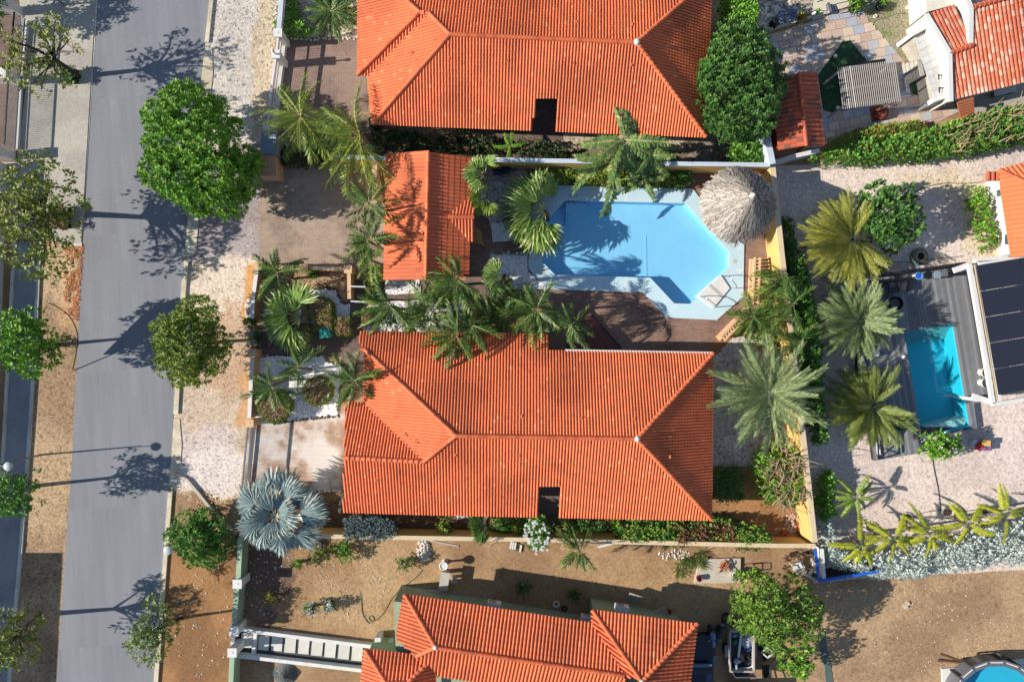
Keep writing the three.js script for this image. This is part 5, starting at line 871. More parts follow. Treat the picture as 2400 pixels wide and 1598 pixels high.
tree('thin light green street sapling over the lower right kerb', { seed: 19, x: 356, y: 1486, h: 2.7, rx: 46, rz: 92, ry: 1.0, base: [425, 1448], hollow: true, nl: 22, den: 20, rad: 0.22, size: 0.14, n: 10, pal: 'pale', rot: 0.2, tr: 0.1, limbs: 18, group: 'street trees' });
tree('tree beyond the top left corner casting shade on the pavement', { seed: 20, x: -90, y: -20, h: 2.6, rx: 90, rz: 90, ry: 1.1, nl: 14, den: 16, rad: 0.24, size: 0.18, n: 10, pal: 'green' });
// ---------- trees and hedges of the upper lots ----------
tree('big dark green tree between the top house and the red shed', { seed: 21, name: 'garden_tree', x: 1735, y: 190, h: 3.4, rx: 96, rz: 150, ry: 1.8, base: [1700, 240], lumps: [[1722, 105, 0.2, 54], [1765, 118, 0.1, 44], [1688, 165, 0, 44], [1745, 170, 0.6, 56], [1655, 182, -0.4, 22], [1812, 190, -0.3, 26], [1790, 250, -0.3, 30], [1670, 285, -0.4, 24], [1700, 305, -0.4, 24], [1780, 300, -0.5, 22], [1790, 165, -0.1, 44], [1672, 200, -0.3, 40], [1700, 222, 0.3, 58], [1765, 225, 0.4, 56], [1800, 215, -0.3, 36], [1715, 275, 0, 52], [1770, 275, 0, 48], [1695, 255, -0.2, 40], [1740, 300, -0.4, 32]], den: 38, rad: 0.18, size: 0.115, n: 26, deep: 0.34, pal: 'deep', tr: 0.2 });
hedge('tall bright green hedge at the top behind the big dark tree', { seed: 22, pts: [[1706, -30], [1780, -30], [1784, 40], [1775, 90], [1722, 80], [1706, 50]], h: 3, pal: 'lime', den: 40, size: 0.15 });
hedge('leafy dark shrub below the big tree by the pale blue wall', { seed: 23, name: 'shrub', cat: 'shrub', pts: [[1722, 330], [1790, 325], [1802, 360], [1796, 392], [1740, 380], [1716, 360]], h: 1.6, pal: 'green', den: 44, size: 0.16 });
hedge('low green creeper over the white front wall at the top', { seed: 24, name: 'creeper', cat: 'creeper', pts: [[655, -30], [690, -20], [700, 40], [730, 70], [710, 84], [660, 82], [640, 72], [650, 30]], h: 0.9, pal: 'lime', den: 22, size: 0.14 });
for (const [s, l, pts, pal, h] of [
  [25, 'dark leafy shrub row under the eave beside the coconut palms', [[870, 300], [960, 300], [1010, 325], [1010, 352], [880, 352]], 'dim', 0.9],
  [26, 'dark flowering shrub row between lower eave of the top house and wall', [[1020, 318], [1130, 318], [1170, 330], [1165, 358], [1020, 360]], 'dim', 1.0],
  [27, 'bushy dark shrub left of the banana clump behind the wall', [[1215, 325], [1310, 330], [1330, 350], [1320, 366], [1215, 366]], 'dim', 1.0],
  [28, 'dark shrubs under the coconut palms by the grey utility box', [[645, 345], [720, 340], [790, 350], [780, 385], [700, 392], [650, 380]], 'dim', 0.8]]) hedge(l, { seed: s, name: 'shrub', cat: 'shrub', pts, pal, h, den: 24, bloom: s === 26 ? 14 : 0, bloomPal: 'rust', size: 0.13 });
hedge('low yellow green clipped hedge between wall and large pool', { seed: 29, pts: [[1276, 388], [1360, 390], [1450, 394], [1600, 402], [1598, 438], [1440, 434], [1290, 428]], pal: 'olive', h: 0.8, den: 42 });
hedge('round dark shrub at the right end of the poolside hedge', { seed: 30, name: 'shrub', cat: 'shrub', pts: [[1582, 396], [1620, 396], [1626, 424], [1600, 438], [1580, 424]], pal: 'deep', h: 0.9 });
tree('round garden tree with dark glossy leaves on the white gravel', { seed: 31, name: 'garden_tree', x: 2086, y: 505, h: 2.1, rx: 70, rz: 84, ry: 1.2, nl: 15, den: 26, rad: 0.2, size: 0.19, n: 12, pal: 'deep' });
hedge('long hedge with cut bare branches along the upper edge of the white gravel lot', { seed: 32, pts: [[1905, 370], [1950, 345], [2040, 318], [2150, 308], [2230, 286], [2330, 256], [2450, 230], [2450, 322], [2330, 352], [2200, 372], [2060, 380], [1960, 386]], h: 1.5, pal: 'green', den: 30, size: 0.15, bare: 60, bareX: [2170, 2480], bareAng: -0.5, bareSpread: 1.4, mix: ['olive', 0.25] });
hedge('low yellow orange hedge beside the tiled terrace', { seed: 33, pts: [[2022, 300], [2080, 285], [2170, 278], [2172, 296], [2120, 316], [2040, 330], [1960, 335], [1940, 325]], h: 1.0, pal: 'olive', mix: ['orange', 0.10], den: 36 });
tree('small bright shrub beside the ramp at the top edge', { seed: 34, name: 'shrub', cat: 'shrub', x: 2008, y: 6, h: 0.8, rx: 17, rz: 16, ry: 0.4, nl: 7, den: 60, rad: 0.1, pal: 'lime' });
tree('small yellow shrub on the grey stone floor at the top', { seed: 35, name: 'shrub', cat: 'shrub', x: 1877, y: 42, h: 0.5, rx: 10, rz: 10, ry: 0.3, nl: 6, den: 90, rad: 0.09, size: 0.1, pal: 'yellow' });
hedge('loose green shrub with red flowers by the white wall at right', { seed: 36, name: 'shrub', cat: 'shrub', pts: [[2284, 432], [2310, 440], [2330, 500], [2345, 570], [2310, 590], [2290, 530], [2275, 470]], h: 0.9, pal: 'lime', den: 26, bloom: 10, bloomPal: 'rust', size: 0.14 });
hedge('olive shrub under the yellow date palm by the deck', { seed: 37, name: 'shrub', cat: 'shrub', pts: [[1980, 620], [2060, 600], [2090, 628], [2070, 640], [1990, 655]], h: 0.7, pal: 'olive', den: 36 });
hedge('long dark green hedge outside the tall yellow wall', { seed: 38, pts: [[1845, 590], [1890, 600], [1905, 680], [1925, 800], [1935, 950], [1945, 1040], [1915, 1045], [1895, 900], [1870, 750], [1850, 660]], h: 1.5, pal: 'green', mix: ['deep', 0.5], den: 30, size: 0.18 });
hedge('dark shrub in the shade outside the yellow wall near the shelter', { seed: 39, name: 'shrub', cat: 'shrub', pts: [[1832, 505], [1860, 510], [1865, 560], [1880, 600], [1850, 600], [1836, 550]], h: 1.2, pal: 'deep', den: 32, size: 0.15 });
hedge('bright green upright shrub between yellow wall and small leafy palm', { seed: 40, name: 'shrub', cat: 'shrub', pts: [[1925, 1120], [1950, 1102], [1964, 1130], [1958, 1180], [1965, 1215], [1935, 1225], [1920, 1190]], h: 1.3, pal: 'lime', den: 44, size: 0.14 });
hedge('long silvery leaved hedge above the blue wall at lower right', { seed: 41, pts: [[1925, 1230], [1955, 1218], [1975, 1290], [2010, 1312], [2090, 1300], [2200, 1275], [2330, 1245], [2470, 1220], [2470, 1322], [2360, 1334], [2260, 1346], [2150, 1362], [2062, 1366], [2040, 1348], [1990, 1340], [1945, 1335], [1935, 1280]], h: 1.7, pal: 'silver', den: 34, size: 0.12, rad: 0.14 });
tree('small round yellow green tree at the lower end of the deck', { seed: 42, name: 'garden_tree', x: 2203, y: 1044, h: 1.3, rx: 55, rz: 34, ry: 0.7, nl: 12, den: 34, rad: 0.16, size: 0.16, pal: 'lime', bloom: 2 });
// ---------- clipped shrubs of the front garden ----------
function clipped(label, x, y, r, h, o = {}) {
  const t = thing('clipped_shrub', label, 'shrub', 'clipped shrubs of the front garden'), R = rng(o.seed), c = W(x, y, h).setY(0), k = F(h) / S, rx = r * k, rz = (o.rz ?? r) * k, L = new Leaves(), T = new Leaves(), sq = o.square ? 4 : 2, e = a => { const ca = Math.cos(a), sa = Math.sin(a); return [Math.sign(ca) * Math.pow(Math.abs(ca), 2 / sq), Math.sign(sa) * Math.pow(Math.abs(sa), 2 / sq)]; };
  const n = Math.round((rx + rz) * 380); for (let i = 0; i < n; i++) { const a = R() * 6.2832, [u, v] = e(a), q = 0.9 + 0.1 * R(); tuft(L, R, [c.x + u * rx * q, h * (0.06 + 0.92 * R()), c.z + v * rz * q], norm([u, 0.35, v]), 0.07, 8, 0.075, PAL.olive); }
  for (let i = 0; i < n * 0.8; i++) { const a = R() * 6.2832, [u, v] = e(a), q = Math.sqrt(R()) * 0.86, green = R() < 0.1 + q * q * q * 0.4; tuft(T, R, [c.x + u * rx * q, h * (0.86 + 0.1 * R()), c.z + v * rz * q], norm([u * q, 0.8, v * q]), 0.08, 6, 0.09, green ? PAL.olive : PAL.brown); }
  const st = []; for (let i = 0; i < 26; i++) { const a = i / 26 * 6.2832 + R() * 0.2, [u, v] = e(a), q = 0.5 + R() * 0.4; st.push(limb([new V3(c.x, 0, c.z), new V3(c.x + u * rx * 0.3, h * 0.6, c.z + v * rz * 0.3), new V3(c.x + u * rx * q, h * 0.93, c.z + v * rz * q)], 0.03, 0.012, 4)); }
  part('stems', merge(st), M.twig, t); part('side_leaves', L.geo(), LM, t); part('clipped_top', T.geo(), LM, t, 'brown clipped top'); fin(t);
}
clipped('round clipped shrub with brown top on white gravel beside two palms', 740, 917, 33, 1.0, { seed: 51 });
clipped('round clipped shrub with brown top half under a palm by the front wall', 638, 954, 37, 1.0, { seed: 52 });
clipped('rounded clipped shrub with brown top right of the big fan palm', 745, 722, 30, 1.05, { seed: 53, rz: 26 });
clipped('clipped shrub with brown top just above the teal bin', 754, 754, 22, 1.0, { seed: 54, square: true });
clipped('square clipped shrub with brown top right of the teal bin', 801, 765, 18, 0.9, { seed: 55, square: true, rz: 21 });
clipped('square clipped shrub with brown top left of the teal bin', 708, 778, 14, 0.9, { seed: 56, square: true, rz: 18 });
clipped('small clipped shrub beside the entrance path at the gravel bed', 858, 740, 11, 0.8, { seed: 57, square: true, rz: 18 });
// ---------- hedges of the middle and lower lots ----------
hedge('clipped blue grey hedge block on the yellow wall below the middle house', { seed: 61, pts: [[807, 1212], [905, 1212], [926, 1226], [926, 1252], [900, 1264], [808, 1264]], h: 1.7, clip: true, pal: 'bluegrey', den: 70, size: 0.09, rad: 0.1 });
hedge('long green and rust coloured hedge below the right half of the middle house', { seed: 62, pts: [[1432, 1226], [1560, 1222], [1700, 1224], [1790, 1235], [1815, 1265], [1808, 1290], [1760, 1296], [1700, 1280], [1560, 1284], [1450, 1274]], h: 1.6, pal: 'green', top: 'rust', topX: [1585, 1725], mix: ['olive', 0.4], den: 40, size: 0.13 });
hedge('shrub covered with white flowers on the yellow wall', { seed: 63, name: 'flowering_shrub', cat: 'shrub', pts: [[1240, 1212], [1270, 1212], [1288, 1240], [1284, 1290], [1245, 1296], [1228, 1270], [1226, 1232]], h: 1.8, pal: 'green', den: 44, bloom: 80, bloomSize: 0.09 });
hedge('small yellow green clipped shrub left of the white flowers', { seed: 64, name: 'shrub', cat: 'shrub', pts: [[1202, 1225], [1228, 1222], [1228, 1258], [1203, 1258]], h: 1.2, pal: 'olive', den: 60 });
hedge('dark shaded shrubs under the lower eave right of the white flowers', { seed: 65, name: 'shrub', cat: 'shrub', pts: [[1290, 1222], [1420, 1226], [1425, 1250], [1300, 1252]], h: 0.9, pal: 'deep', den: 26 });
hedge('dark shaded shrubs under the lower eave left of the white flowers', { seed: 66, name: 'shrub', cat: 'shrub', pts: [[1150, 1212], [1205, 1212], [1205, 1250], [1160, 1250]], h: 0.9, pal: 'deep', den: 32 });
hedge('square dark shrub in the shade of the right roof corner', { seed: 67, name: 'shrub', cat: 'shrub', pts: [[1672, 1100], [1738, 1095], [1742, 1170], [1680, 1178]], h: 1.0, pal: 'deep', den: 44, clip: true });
hedge('large half bare bush with tangled branches beside the yellow wall', { seed: 68, name: 'bush', cat: 'bush', pts: [[1768, 1070], [1830, 1036], [1880, 1056], [1894, 1150], [1864, 1196], [1785, 1185], [1772, 1120]], h: 1.9, pal: 'lime', den: 22, bare: 80, size: 0.12, bareX: [1780, 1885] });
tree('bushy green tree beside the trailer at lower right', { seed: 69, name: 'garden_tree', x: 1815, y: 1425, h: 2.6, rx: 90, rz: 85, ry: 1.2, base: [1760, 1420], lumps: [[1765, 1380, 0, 42], [1790, 1400, 0.4, 46], [1745, 1405, -0.2, 30], [1800, 1450, 0.4, 52], [1770, 1450, 0, 34], [1850, 1395, -0.2, 46], [1880, 1420, -0.5, 44], [1860, 1450, -0.2, 46], [1810, 1490, 0, 36], [1890, 1465, -0.7, 36], [1785, 1362, -0.2, 24], [1735, 1455, -0.5, 24]], den: 32, rad: 0.2, size: 0.13, n: 18, pal: 'bushy', tr: 0.12 });
tree('loose yellow green bush below the bushy tree at lower right', { seed: 70, name: 'bush', cat: 'bush', x: 1866, y: 1550, h: 1.4, rx: 44, rz: 42, ry: 0.8, hollow: true, nl: 14, den: 26, rad: 0.18, size: 0.15, n: 11, pal: 'lime' });
for (const [s, x, y, r, l, pal, bl] of [[71, 806, 1290, 32, 'yellow green shrub on the bare lot beside the blue grey hedge', 'lime'], [72, 752, 1300, 24, 'thin green shrub on the bare lot near the silver fan palm', 'olive'], [73, 695, 1322, 14, 'small bright shrub under the silver fan palm on the bare lot', 'lime'], [74, 950, 1318, 22, 'pale dry green tuft left of the white rubble heap', 'pale'], [75, 634, 1402, 16, 'small dry yellowish plant on the bare lot by the green wall', 'yellow'], [76, 726, 1426, 18, 'low green plant with white flowers left on the bare lot', 'green', 1], [77, 772, 1420, 14, 'low green plant with white flowers right on the bare lot', 'green', 1], [78, 1346, 1394, 16, 'dark small shrub in the shade of the lower house', 'deep'], [79, 2006, 18, 12, 'small dark plant at the lawn corner at the top', 'deep']])
  tree(l, { seed: s, name: 'shrub', cat: 'shrub', x, y, h: 0.5, rx: r, rz: r * 0.85, ry: 0.4, nl: 8, den: 50, rad: 0.11, size: 0.1, n: 8, pal, limbs: 6, bloom: bl ? 3 : 0 });
for (const [s, x, y, rx, rz, l, pal] of [[81, 876, 652, 24, 34, 'grey green dry shrub left of the lower garage corner', 'olive'], [82, 1040, 700, 30, 14, 'low brown green ground plants on the white gravel bed', 'olive'], [83, 1182, 665, 20, 22, 'dark twisted shrub on the white gravel beside the pool', 'deep'], [84, 730, 640, 14, 10, 'bright green plant inside the peach front wall', 'lime'], [85, 1040, 1235, 18, 24, 'reddish green plants left of the windblown fan palm', 'olive'], [86, 586, 752, 12, 14, 'dark bush at the left end of the peach front wall', 'deep'], [87, 1225, 1378, 14, 14, 'small potted plant on the edge of the house shadow', 'deep'], [88, 598, 790, 12, 18, 'dark ground plant below the big fan palm', 'green'], [89, 1090, 300, 20, 14, 'flowering dark shrub under the top house eave', 'deep'], [90, 1786, 790, 30, 36, 'dry light shrub at the lower end of the balustrade', 'pale']])
  tree(l, { seed: s, name: 'shrub', cat: 'shrub', x, y, h: 0.6, rx, rz, ry: 0.5, nl: 9, den: 44, rad: 0.12, size: 0.12, n: 8, pal, limbs: 8 });
// ---------- palms ----------
PAL.coco = [[0.240, 0.336, 0.042], [0.120, 0.204, 0.029], [0.504, 0.516, 0.072]]; PAL.areca = [[0.093, 0.187, 0.025], [0.043, 0.106, 0.019], [0.238, 0.306, 0.051]]; PAL.fanGreen = [[0.276, 0.414, 0.083], [0.131, 0.241, 0.047], [0.718, 0.718, 0.359]];
PAL.date = [[0.308, 0.396, 0.165], [0.154, 0.220, 0.088], [0.550, 0.594, 0.308]]; PAL.dateYellow = [[0.418, 0.418, 0.066], [0.220, 0.264, 0.050], [0.638, 0.550, 0.099]]; PAL.dateGreen = [[0.253, 0.316, 0.063], [0.127, 0.184, 0.044], [0.437, 0.437, 0.092]];
PAL.bismarck = [[0.27, 0.36, 0.35], [0.16, 0.235, 0.235], [0.44, 0.47, 0.40]]; PAL.goldPalm = [[0.52, 0.50, 0.025], [0.27, 0.38, 0.025], [0.55, 0.38, 0.05]]; PAL.cycad = [[0.091, 0.163, 0.039], [0.039, 0.091, 0.026], [0.312, 0.351, 0.065]]; PAL.banana = [[0.180, 0.285, 0.075], [0.090, 0.165, 0.045], [0.390, 0.420, 0.150]]; PAL.aloe = [[0.42, 0.46, 0.16], [0.25, 0.33, 0.10], [0.5, 0.5, 0.25]];
const COCO = { len: 2.5, leaf: 0.66, pairs: 38, jag: 0.4, droop: 0.42, fold: 0.95, pal: 'coco', sway: 2, odd: 0.9, ribCol: [0.36, 0.36, 0.07], rib: 1.3, wid: 0.036 };
palm('feathery coconut palm left of the top house by the white wall', { seed: 101, name: 'coconut_palm', x: 704, y: 272, h: 3.6, n: 20, up: [0.7, -0.3], leaf: COCO, lean: [-0.2, 0.3], s: 0.95, group: 'coconut palms', wind: [2.7, 0.36] });
palm('windblown coconut palm with long drooping fronds over the wall corner', { seed: 102, name: 'coconut_palm', x: 842, y: 312, h: 4.0, n: 20, up: [0.6, -0.35], leaf: COCO, lean: [0.2, 0.3], s: 1.25, wind: [2.75, 0.5], group: 'coconut palms' });
palm('dark green cycad at the top left of the top house', { seed: 103, name: 'cycad', x: 776, y: 26, h: 1.4, n: 34, up: [0.7, -0.15], leaf: { len: 1.45, leaf: 0.3, pairs: 36, droop: 0.4, fold: 0.35, pal: 'cycad', sway: 0, odd: 0.85, wid: 0.09 }, tr: 0.16 });
const ARECA = { len: 1.45, leaf: 0.46, pairs: 36, droop: 0.5, fold: 0.75, jag: 0.8, tip: 0.72, pal: 'areca', sway: 2, odd: 0.93, taper: true, wid: 0.05 };
const arecas = [
  [104, 866, 478, 4.3, 1.0, 12, 'slender palm left of the garage at half its length'], [105, 866, 566, 4.3, 1.0, 12, 'slender palm left of the garage near its lower end'],
  [106, 1073, 655, 4.4, 1.15, 13, 'dark palm over the lower right garage corner'], [107, 914, 719, 2.8, 1.15, 13, 'dark palm left on the white gravel below the garage'],
  [108, 1012, 725, 2.9, 1.2, 14, 'broad dark palm in the middle of the palm row above the middle house'], [109, 1069, 786, 3.9, 1.15, 13, 'palm leaning over the upper eave of the middle house'],
  [110, 1106, 762, 3.7, 1.0, 11, 'dark palm right of the eave overhanging palm'], [137, 962, 748, 2.5, 0.95, 11, 'low dark palm between the two left palms of the palm row'], [138, 1148, 742, 2.5, 0.95, 11, 'low dark palm right of the eave palms at the path'], [139, 1222, 706, 2.4, 0.9, 11, 'small palm above the fresh green one at the patio'],
  [111, 1186, 737, 2.6, 0.95, 12, 'small dark palm between path and roof left of the patio'],
  [112, 1256, 728, 3.4, 1.15, 13, 'fresh green palm at the left end of the brick patio'], [113, 647, 640, 2.4, 0.95, 13, 'dark palm inside the upper left corner of the front wall'],
  [114, 700, 862, 2.8, 0.95, 9, 'palm on white gravel beside the entrance path'], [115, 635, 905, 2.6, 0.95, 10, 'palm over the round shrub by the front wall'],
  [116, 830, 893, 3.6, 1.0, 11, 'palm against the left eave of the middle house'], [117, 1359, 1292, 2.6, 1.0, 9, 'bent palm standing alone below the yellow wall'],
  [118, 1840, 645, 2.8, 0.95, 12, 'palm against the yellow wall above its neighbours'], [119, 1862, 712, 2.7, 1.0, 12, 'palm overhanging the yellow wall from the palm bed'],
  [120, 1766, 742, 2.2, 0.95, 11, 'palm at the lower end of the straight balustrade'], [121, 1812, 745, 2.2, 0.9, 11, 'palm between balustrade and yellow wall'], [122, 873, 612, 1.6, 0.8, 11, 'pale low palm beside the lower garage wall'],
  [135, 1880, 800, 2.4, 0.9, 11, 'leafy palm outside the yellow wall within the dark hedge'], [136, 1815, 690, 2.0, 0.85, 11, 'lighter palm in the middle of the palm bed']];
for (const [seed, x, y, h, s, n, label] of arecas) palm(label, { seed, name: 'areca_palm', x, y, h, s, n: n + 3, up: [0.75, -0.2], leaf: { ...ARECA, pal: seed === 122 || seed === 136 ? 'coco' : 'areca', droop: 0.35 + (seed % 4) * 0.13, len: 1.35 + (seed % 3) * 0.12 }, tr: 0.065, spear: true, wind: [2.2 + (seed * 7 % 11) * 0.16, 0.16 + (seed % 4) * 0.07], lean: [(seed % 3 - 1) * 0.15, (seed % 5 - 2) * 0.1], group: 'slender garden palms' });
palm('dark drooping palm with a leaning trunk at the brick patio', { seed: 123, name: 'garden_palm', x: 1338, y: 762, h: 3.2, n: 15, up: [0.5, -0.5], leaf: { ...ARECA, pal: 'cycad', droop: 0.7 }, s: 1.1, tr: 0.08, lean: [0.3, 0.6] });
const FANL = { stalk: 0.75, r: 0.95, seg: 22, span: 1.7, pal: 'fanGreen', curl: 0.25, wid: 0.06 };
palm('large windblown fan palm overhanging the left end of the pool', { seed: 124, name: 'fan_palm', x: 1276, y: 494, h: 1.6, n: 32, up: [0.7, -0.25], fan: true, leaf: { ...FANL, r: 1.15, stalk: 0.9 }, wind: [3.2, 0.42], s: 1.42, lean: [0.3, 0.2], group: 'windblown fan palms' });
palm('big windblown fan palm in the front garden beside clipped shrubs', { seed: 125, name: 'fan_palm', x: 704, y: 744, h: 1.5, n: 24, up: [0.7, -0.2], fan: true, leaf: { ...FANL, r: 1.2, stalk: 0.85 }, wind: [3.3, 0.5], s: 1.3, lean: [0.2, 0], group: 'windblown fan palms' });
palm('fan palm at the upper right garage eave', { seed: 126, name: 'fan_palm', x: 1135, y: 408, h: 3.0, n: 15, up: [0.6, -0.3], fan: true, leaf: FANL, wind: [3.3, 0.45], s: 0.85, group: 'windblown fan palms' });
palm('fan palm beside the garage porch', { seed: 127, name: 'fan_palm', x: 1140, y: 464, h: 2.6, n: 14, up: [0.6, -0.3], fan: true, leaf: { ...FANL, pal: 'coco' }, wind: [2.6, 0.4], s: 0.8, group: 'windblown fan palms' });
palm('fan palm on white gravel at the lower left pool corner', { seed: 128, name: 'fan_palm', x: 1180, y: 648, h: 3.9, n: 16, up: [0.5, -0.2], fan: true, leaf: FANL, wind: [3.3, 0.66], s: 0.82, group: 'windblown fan palms' });
palm('windblown fan palm over the yellow wall below the middle house', { seed: 129, name: 'fan_palm', x: 1142, y: 1232, h: 2.4, n: 18, up: [0.5, -0.2], fan: true, leaf: { ...FANL, pal: 'areca' }, wind: [2.9, 0.66], s: 0.84, group: 'windblown fan palms' });
palm('large silver blue fan palm at the lower front corner', { seed: 130, name: 'silver_fan_palm', x: 643, y: 1212, h: 2.6, n: 38, up: [0.62, -0.3], noDead: true, inner: { stalk: 0.45, r: 0.95, seg: 22, span: 1.5, pal: 'bismarck', curl: 0.05, wid: 0.07, ribCol: [0.62, 0.60, 0.44] }, fan: true, leaf: { stalk: 1.1, r: 1.15, seg: 24, span: 1.45, pal: 'bismarck', curl: 0.05, wid: 0.07, ribCol: [0.62, 0.60, 0.44] }, s: 1.26, tr: 0.2 });
const DATE = { len: 2.3, leaf: 0.40, pairs: 80, droop: 0.4, fold: 0.35, pal: 'date', sway: 1, odd: 0.9, taper: true, wid: 0.04, fwd: 1.0, jag: 0.35, ribCol: [0.42, 0.46, 0.30], rib: 1.4 };
palm('large silvery date palm at the right end of the middle house', { seed: 131, name: 'date_palm', x: 1800, y: 922, h: 3.6, n: 72, up: [1.2, -0.25], leaf: { ...DATE, len: 3.0, leaf: 0.46 }, tr: 0.24, s: 0.96, group: 'date palms' });
palm('yellow tinged date palm beside the dark round tree', { seed: 132, name: 'date_palm', x: 1994, y: 562, h: 2.0, n: 90, up: [1.2, -0.2], leaf: { ...DATE, pal: 'dateYellow' }, tr: 0.22, s: 1.08, wind: [2.9, 0.25], group: 'date palms' });
palm('dense grey green date palm at the upper left corner of the deck', { seed: 133, name: 'date_palm', x: 2012, y: 752, h: 1.9, n: 110, up: [1.25, -0.15], leaf: { ...DATE, len: 1.9 }, tr: 0.22, s: 1.1, group: 'date palms' });
palm('green gold date palm beside the lower left end of the deck', { seed: 134, name: 'date_palm', x: 2042, y: 952, h: 1.9, n: 96, up: [1.25, -0.2], leaf: { ...DATE, pal: 'dateGreen', len: 2.1 }, tr: 0.22, s: 1.08, wind: [2.8, 0.16], group: 'date palms' });
const GOLD = { len: 1.35, leaf: 0.22, pairs: 70, droop: 0.5, fold: 0.4, pal: 'goldPalm', sway: 1, odd: 0.9, taper: true, wid: 0.11, from: 0.18, fwd: 0.5 };
[[2020, 1280, 2.0, 'yellowest young palm at the left end of the row above the silver hedge'], [2098, 1264, 2.1, 'second young yellow palm from the left above the silver hedge'], [2182, 1252, 2.1, 'middle young yellow green palm above the silver hedge'], [2274, 1230, 2.2, 'fourth young yellow green palm from the left above the silver hedge'], [2362, 1208, 2.3, 'young yellow green palm at the right edge above the silver hedge']].forEach(([x, y, h, label], i) =>
  palm(label, { seed: 140 + i, name: 'young_palm', x, y, h, n: 7, noDead: true, s: 1.22, up: [0.35, -0.05], leaf: GOLD, tr: 0.06, spear: true, rot: i * 0.7, lean: [0.35, 0.12], group: 'young yellow palms in a row' }));
palm('small leafy yellow green palm right of the upright shrub', { seed: 146, name: 'garden_palm', x: 2008, y: 1166, h: 1.6, n: 10, up: [0.5, -0.1], leaf: { ...GOLD, pal: 'coco' }, s: 0.95, tr: 0.06 });
const BAN = { len: 1.9, leaf: 0.34, pairs: 34, droop: 0.35, fold: 0.3, pal: 'banana', sway: 2, odd: 0.88, wid: 0.2, fwd: 0.55, from: 0.1, ribCol: [0.36, 0.38, 0.14], rib: 1.6 };
palm('tall tattered banana plant reaching over the eave of the top house', { seed: 147, name: 'banana_plant', x: 1464, y: 326, h: 3.2, n: 10, up: [0.55, -0.15], leaf: BAN, tr: 0.11, s: 1.22, noDead: true, only: [-1.62, -1.42, 2.75, 0.12, 2.3, -0.6, 3.05, 0.5, 1.7, 1.2], group: 'banana plants' });
palm('tattered banana plant hanging over the upper pool edge', { seed: 148, name: 'banana_plant', x: 1438, y: 372, h: 2.3, n: 7, up: [0.4, -0.2], leaf: BAN, tr: 0.1, s: 1.35, only: [1.6, 2.5, 0.2, 3.3, 1.45, 2.9, -0.3], group: 'banana plants' });
palm('banana plant with ragged leaves right of the pool overhang', { seed: 149, name: 'banana_plant', x: 1522, y: 358, h: 2.6, n: 8, up: [0.4, -0.1], leaf: BAN, tr: 0.1, s: 0.9, only: [1.75, 0.1, 0.5, -0.5, 3.0, 2.2, 0.9, -1.2], group: 'banana plants' });
palm('drooping banana leaves above the top edge of the pool water', { seed: 150, name: 'banana_plant', x: 1512, y: 420, h: 1.8, n: 7, up: [0.3, -0.35], leaf: BAN, tr: 0.08, s: 0.8, group: 'banana plants' });
palm('small bright banana plant between top house and wall', { seed: 151, name: 'banana_plant', x: 1194, y: 340, h: 1.4, n: 6, up: [0.4, -0.05], leaf: { ...BAN, pal: 'lime' }, tr: 0.06, s: 0.5, group: 'banana plants' });
for (const [seed, x, y, l, s] of [[152, 1610, 1322, 'pale aloe clump left of the concrete slab', 1], [153, 1636, 1302, 'green aloe clump above the concrete slab', 0.9], [154, 1164, 1232, 'spiky light green aloe right of the windblown fan palm', 0.55]]) {
  const t = thing('aloe', l, 'plant'), R = rng(seed), L = new Leaves(), c = W(x, y); for (let k = 0; k < 10; k++) { const cx = c.x + (R() - 0.5) * 1.0 * s, cz = c.z + (R() - 0.5) * 0.9 * s; for (let i = 0; i < 12; i++) { const a = 2.6 + (R() - 0.5) * (seed === 154 ? 6.2 : 2.4), el = 0.35 + R() * 0.7, d = [Math.cos(a) * Math.cos(el), Math.sin(el), Math.sin(a) * Math.cos(el)], n = norm([-Math.cos(a) * Math.sin(el), Math.cos(el), -Math.sin(a) * Math.sin(el)]); L.add(cx, 0.02, cz, ...n, ...d, 0.55 + R() * 0.25, 0.04, mul(mix3(...PAL.aloe.slice(0, 2), R()), 0.9 + 0.2 * R())); } } part('leaves', L.geo(), LM, t); fin(t);
}
// ---------- small things ----------
const at = (g, x, y, h = 0, ry = 0) => { const p = W(x, y, h); g.position.set(p.x, g.position.y + 0, p.z); g.rotation.y = ry; return g; };
// thing built in its own axes at picture position (x, y) on the ground (or on something h high)
function put(name, label, cat, x, y, parts, o = {}) { const t = thing(name, label, cat, o.group); for (const [n, g, m, l] of parts) part(n, g, m, t, l); const p = W(x, y, o.h ?? 0); t.position.copy(p); if (o.h !== undefined) t.position.y = o.h; t.rotation.y = o.ry ?? 0; if (o.s) t.scale.setScalar(o.s); return t; }
const legs4 = (w, d, h, r = 0.025, y = 0) => [[-1, -1], [1, -1], [-1, 1], [1, 1]].map(([a, b]) => ['leg', cyl(r, r, h, a * w / 2, y, b * d / 2, 6)]);
const scatter = (R, n, fn) => { const l = []; for (let i = 0; i < n; i++) l.push(fn(i)); return merge(l); };
const rock = (R, s, x, y, z) => { const g = new THREE.IcosahedronGeometry(s, 0), p = g.attributes.position; g.scale(0.8 + 0.5 * R(), 0.5 + 0.3 * R(), 0.8 + 0.5 * R()); g.rotateY(R() * 6); return g.translate(x, y, z); };
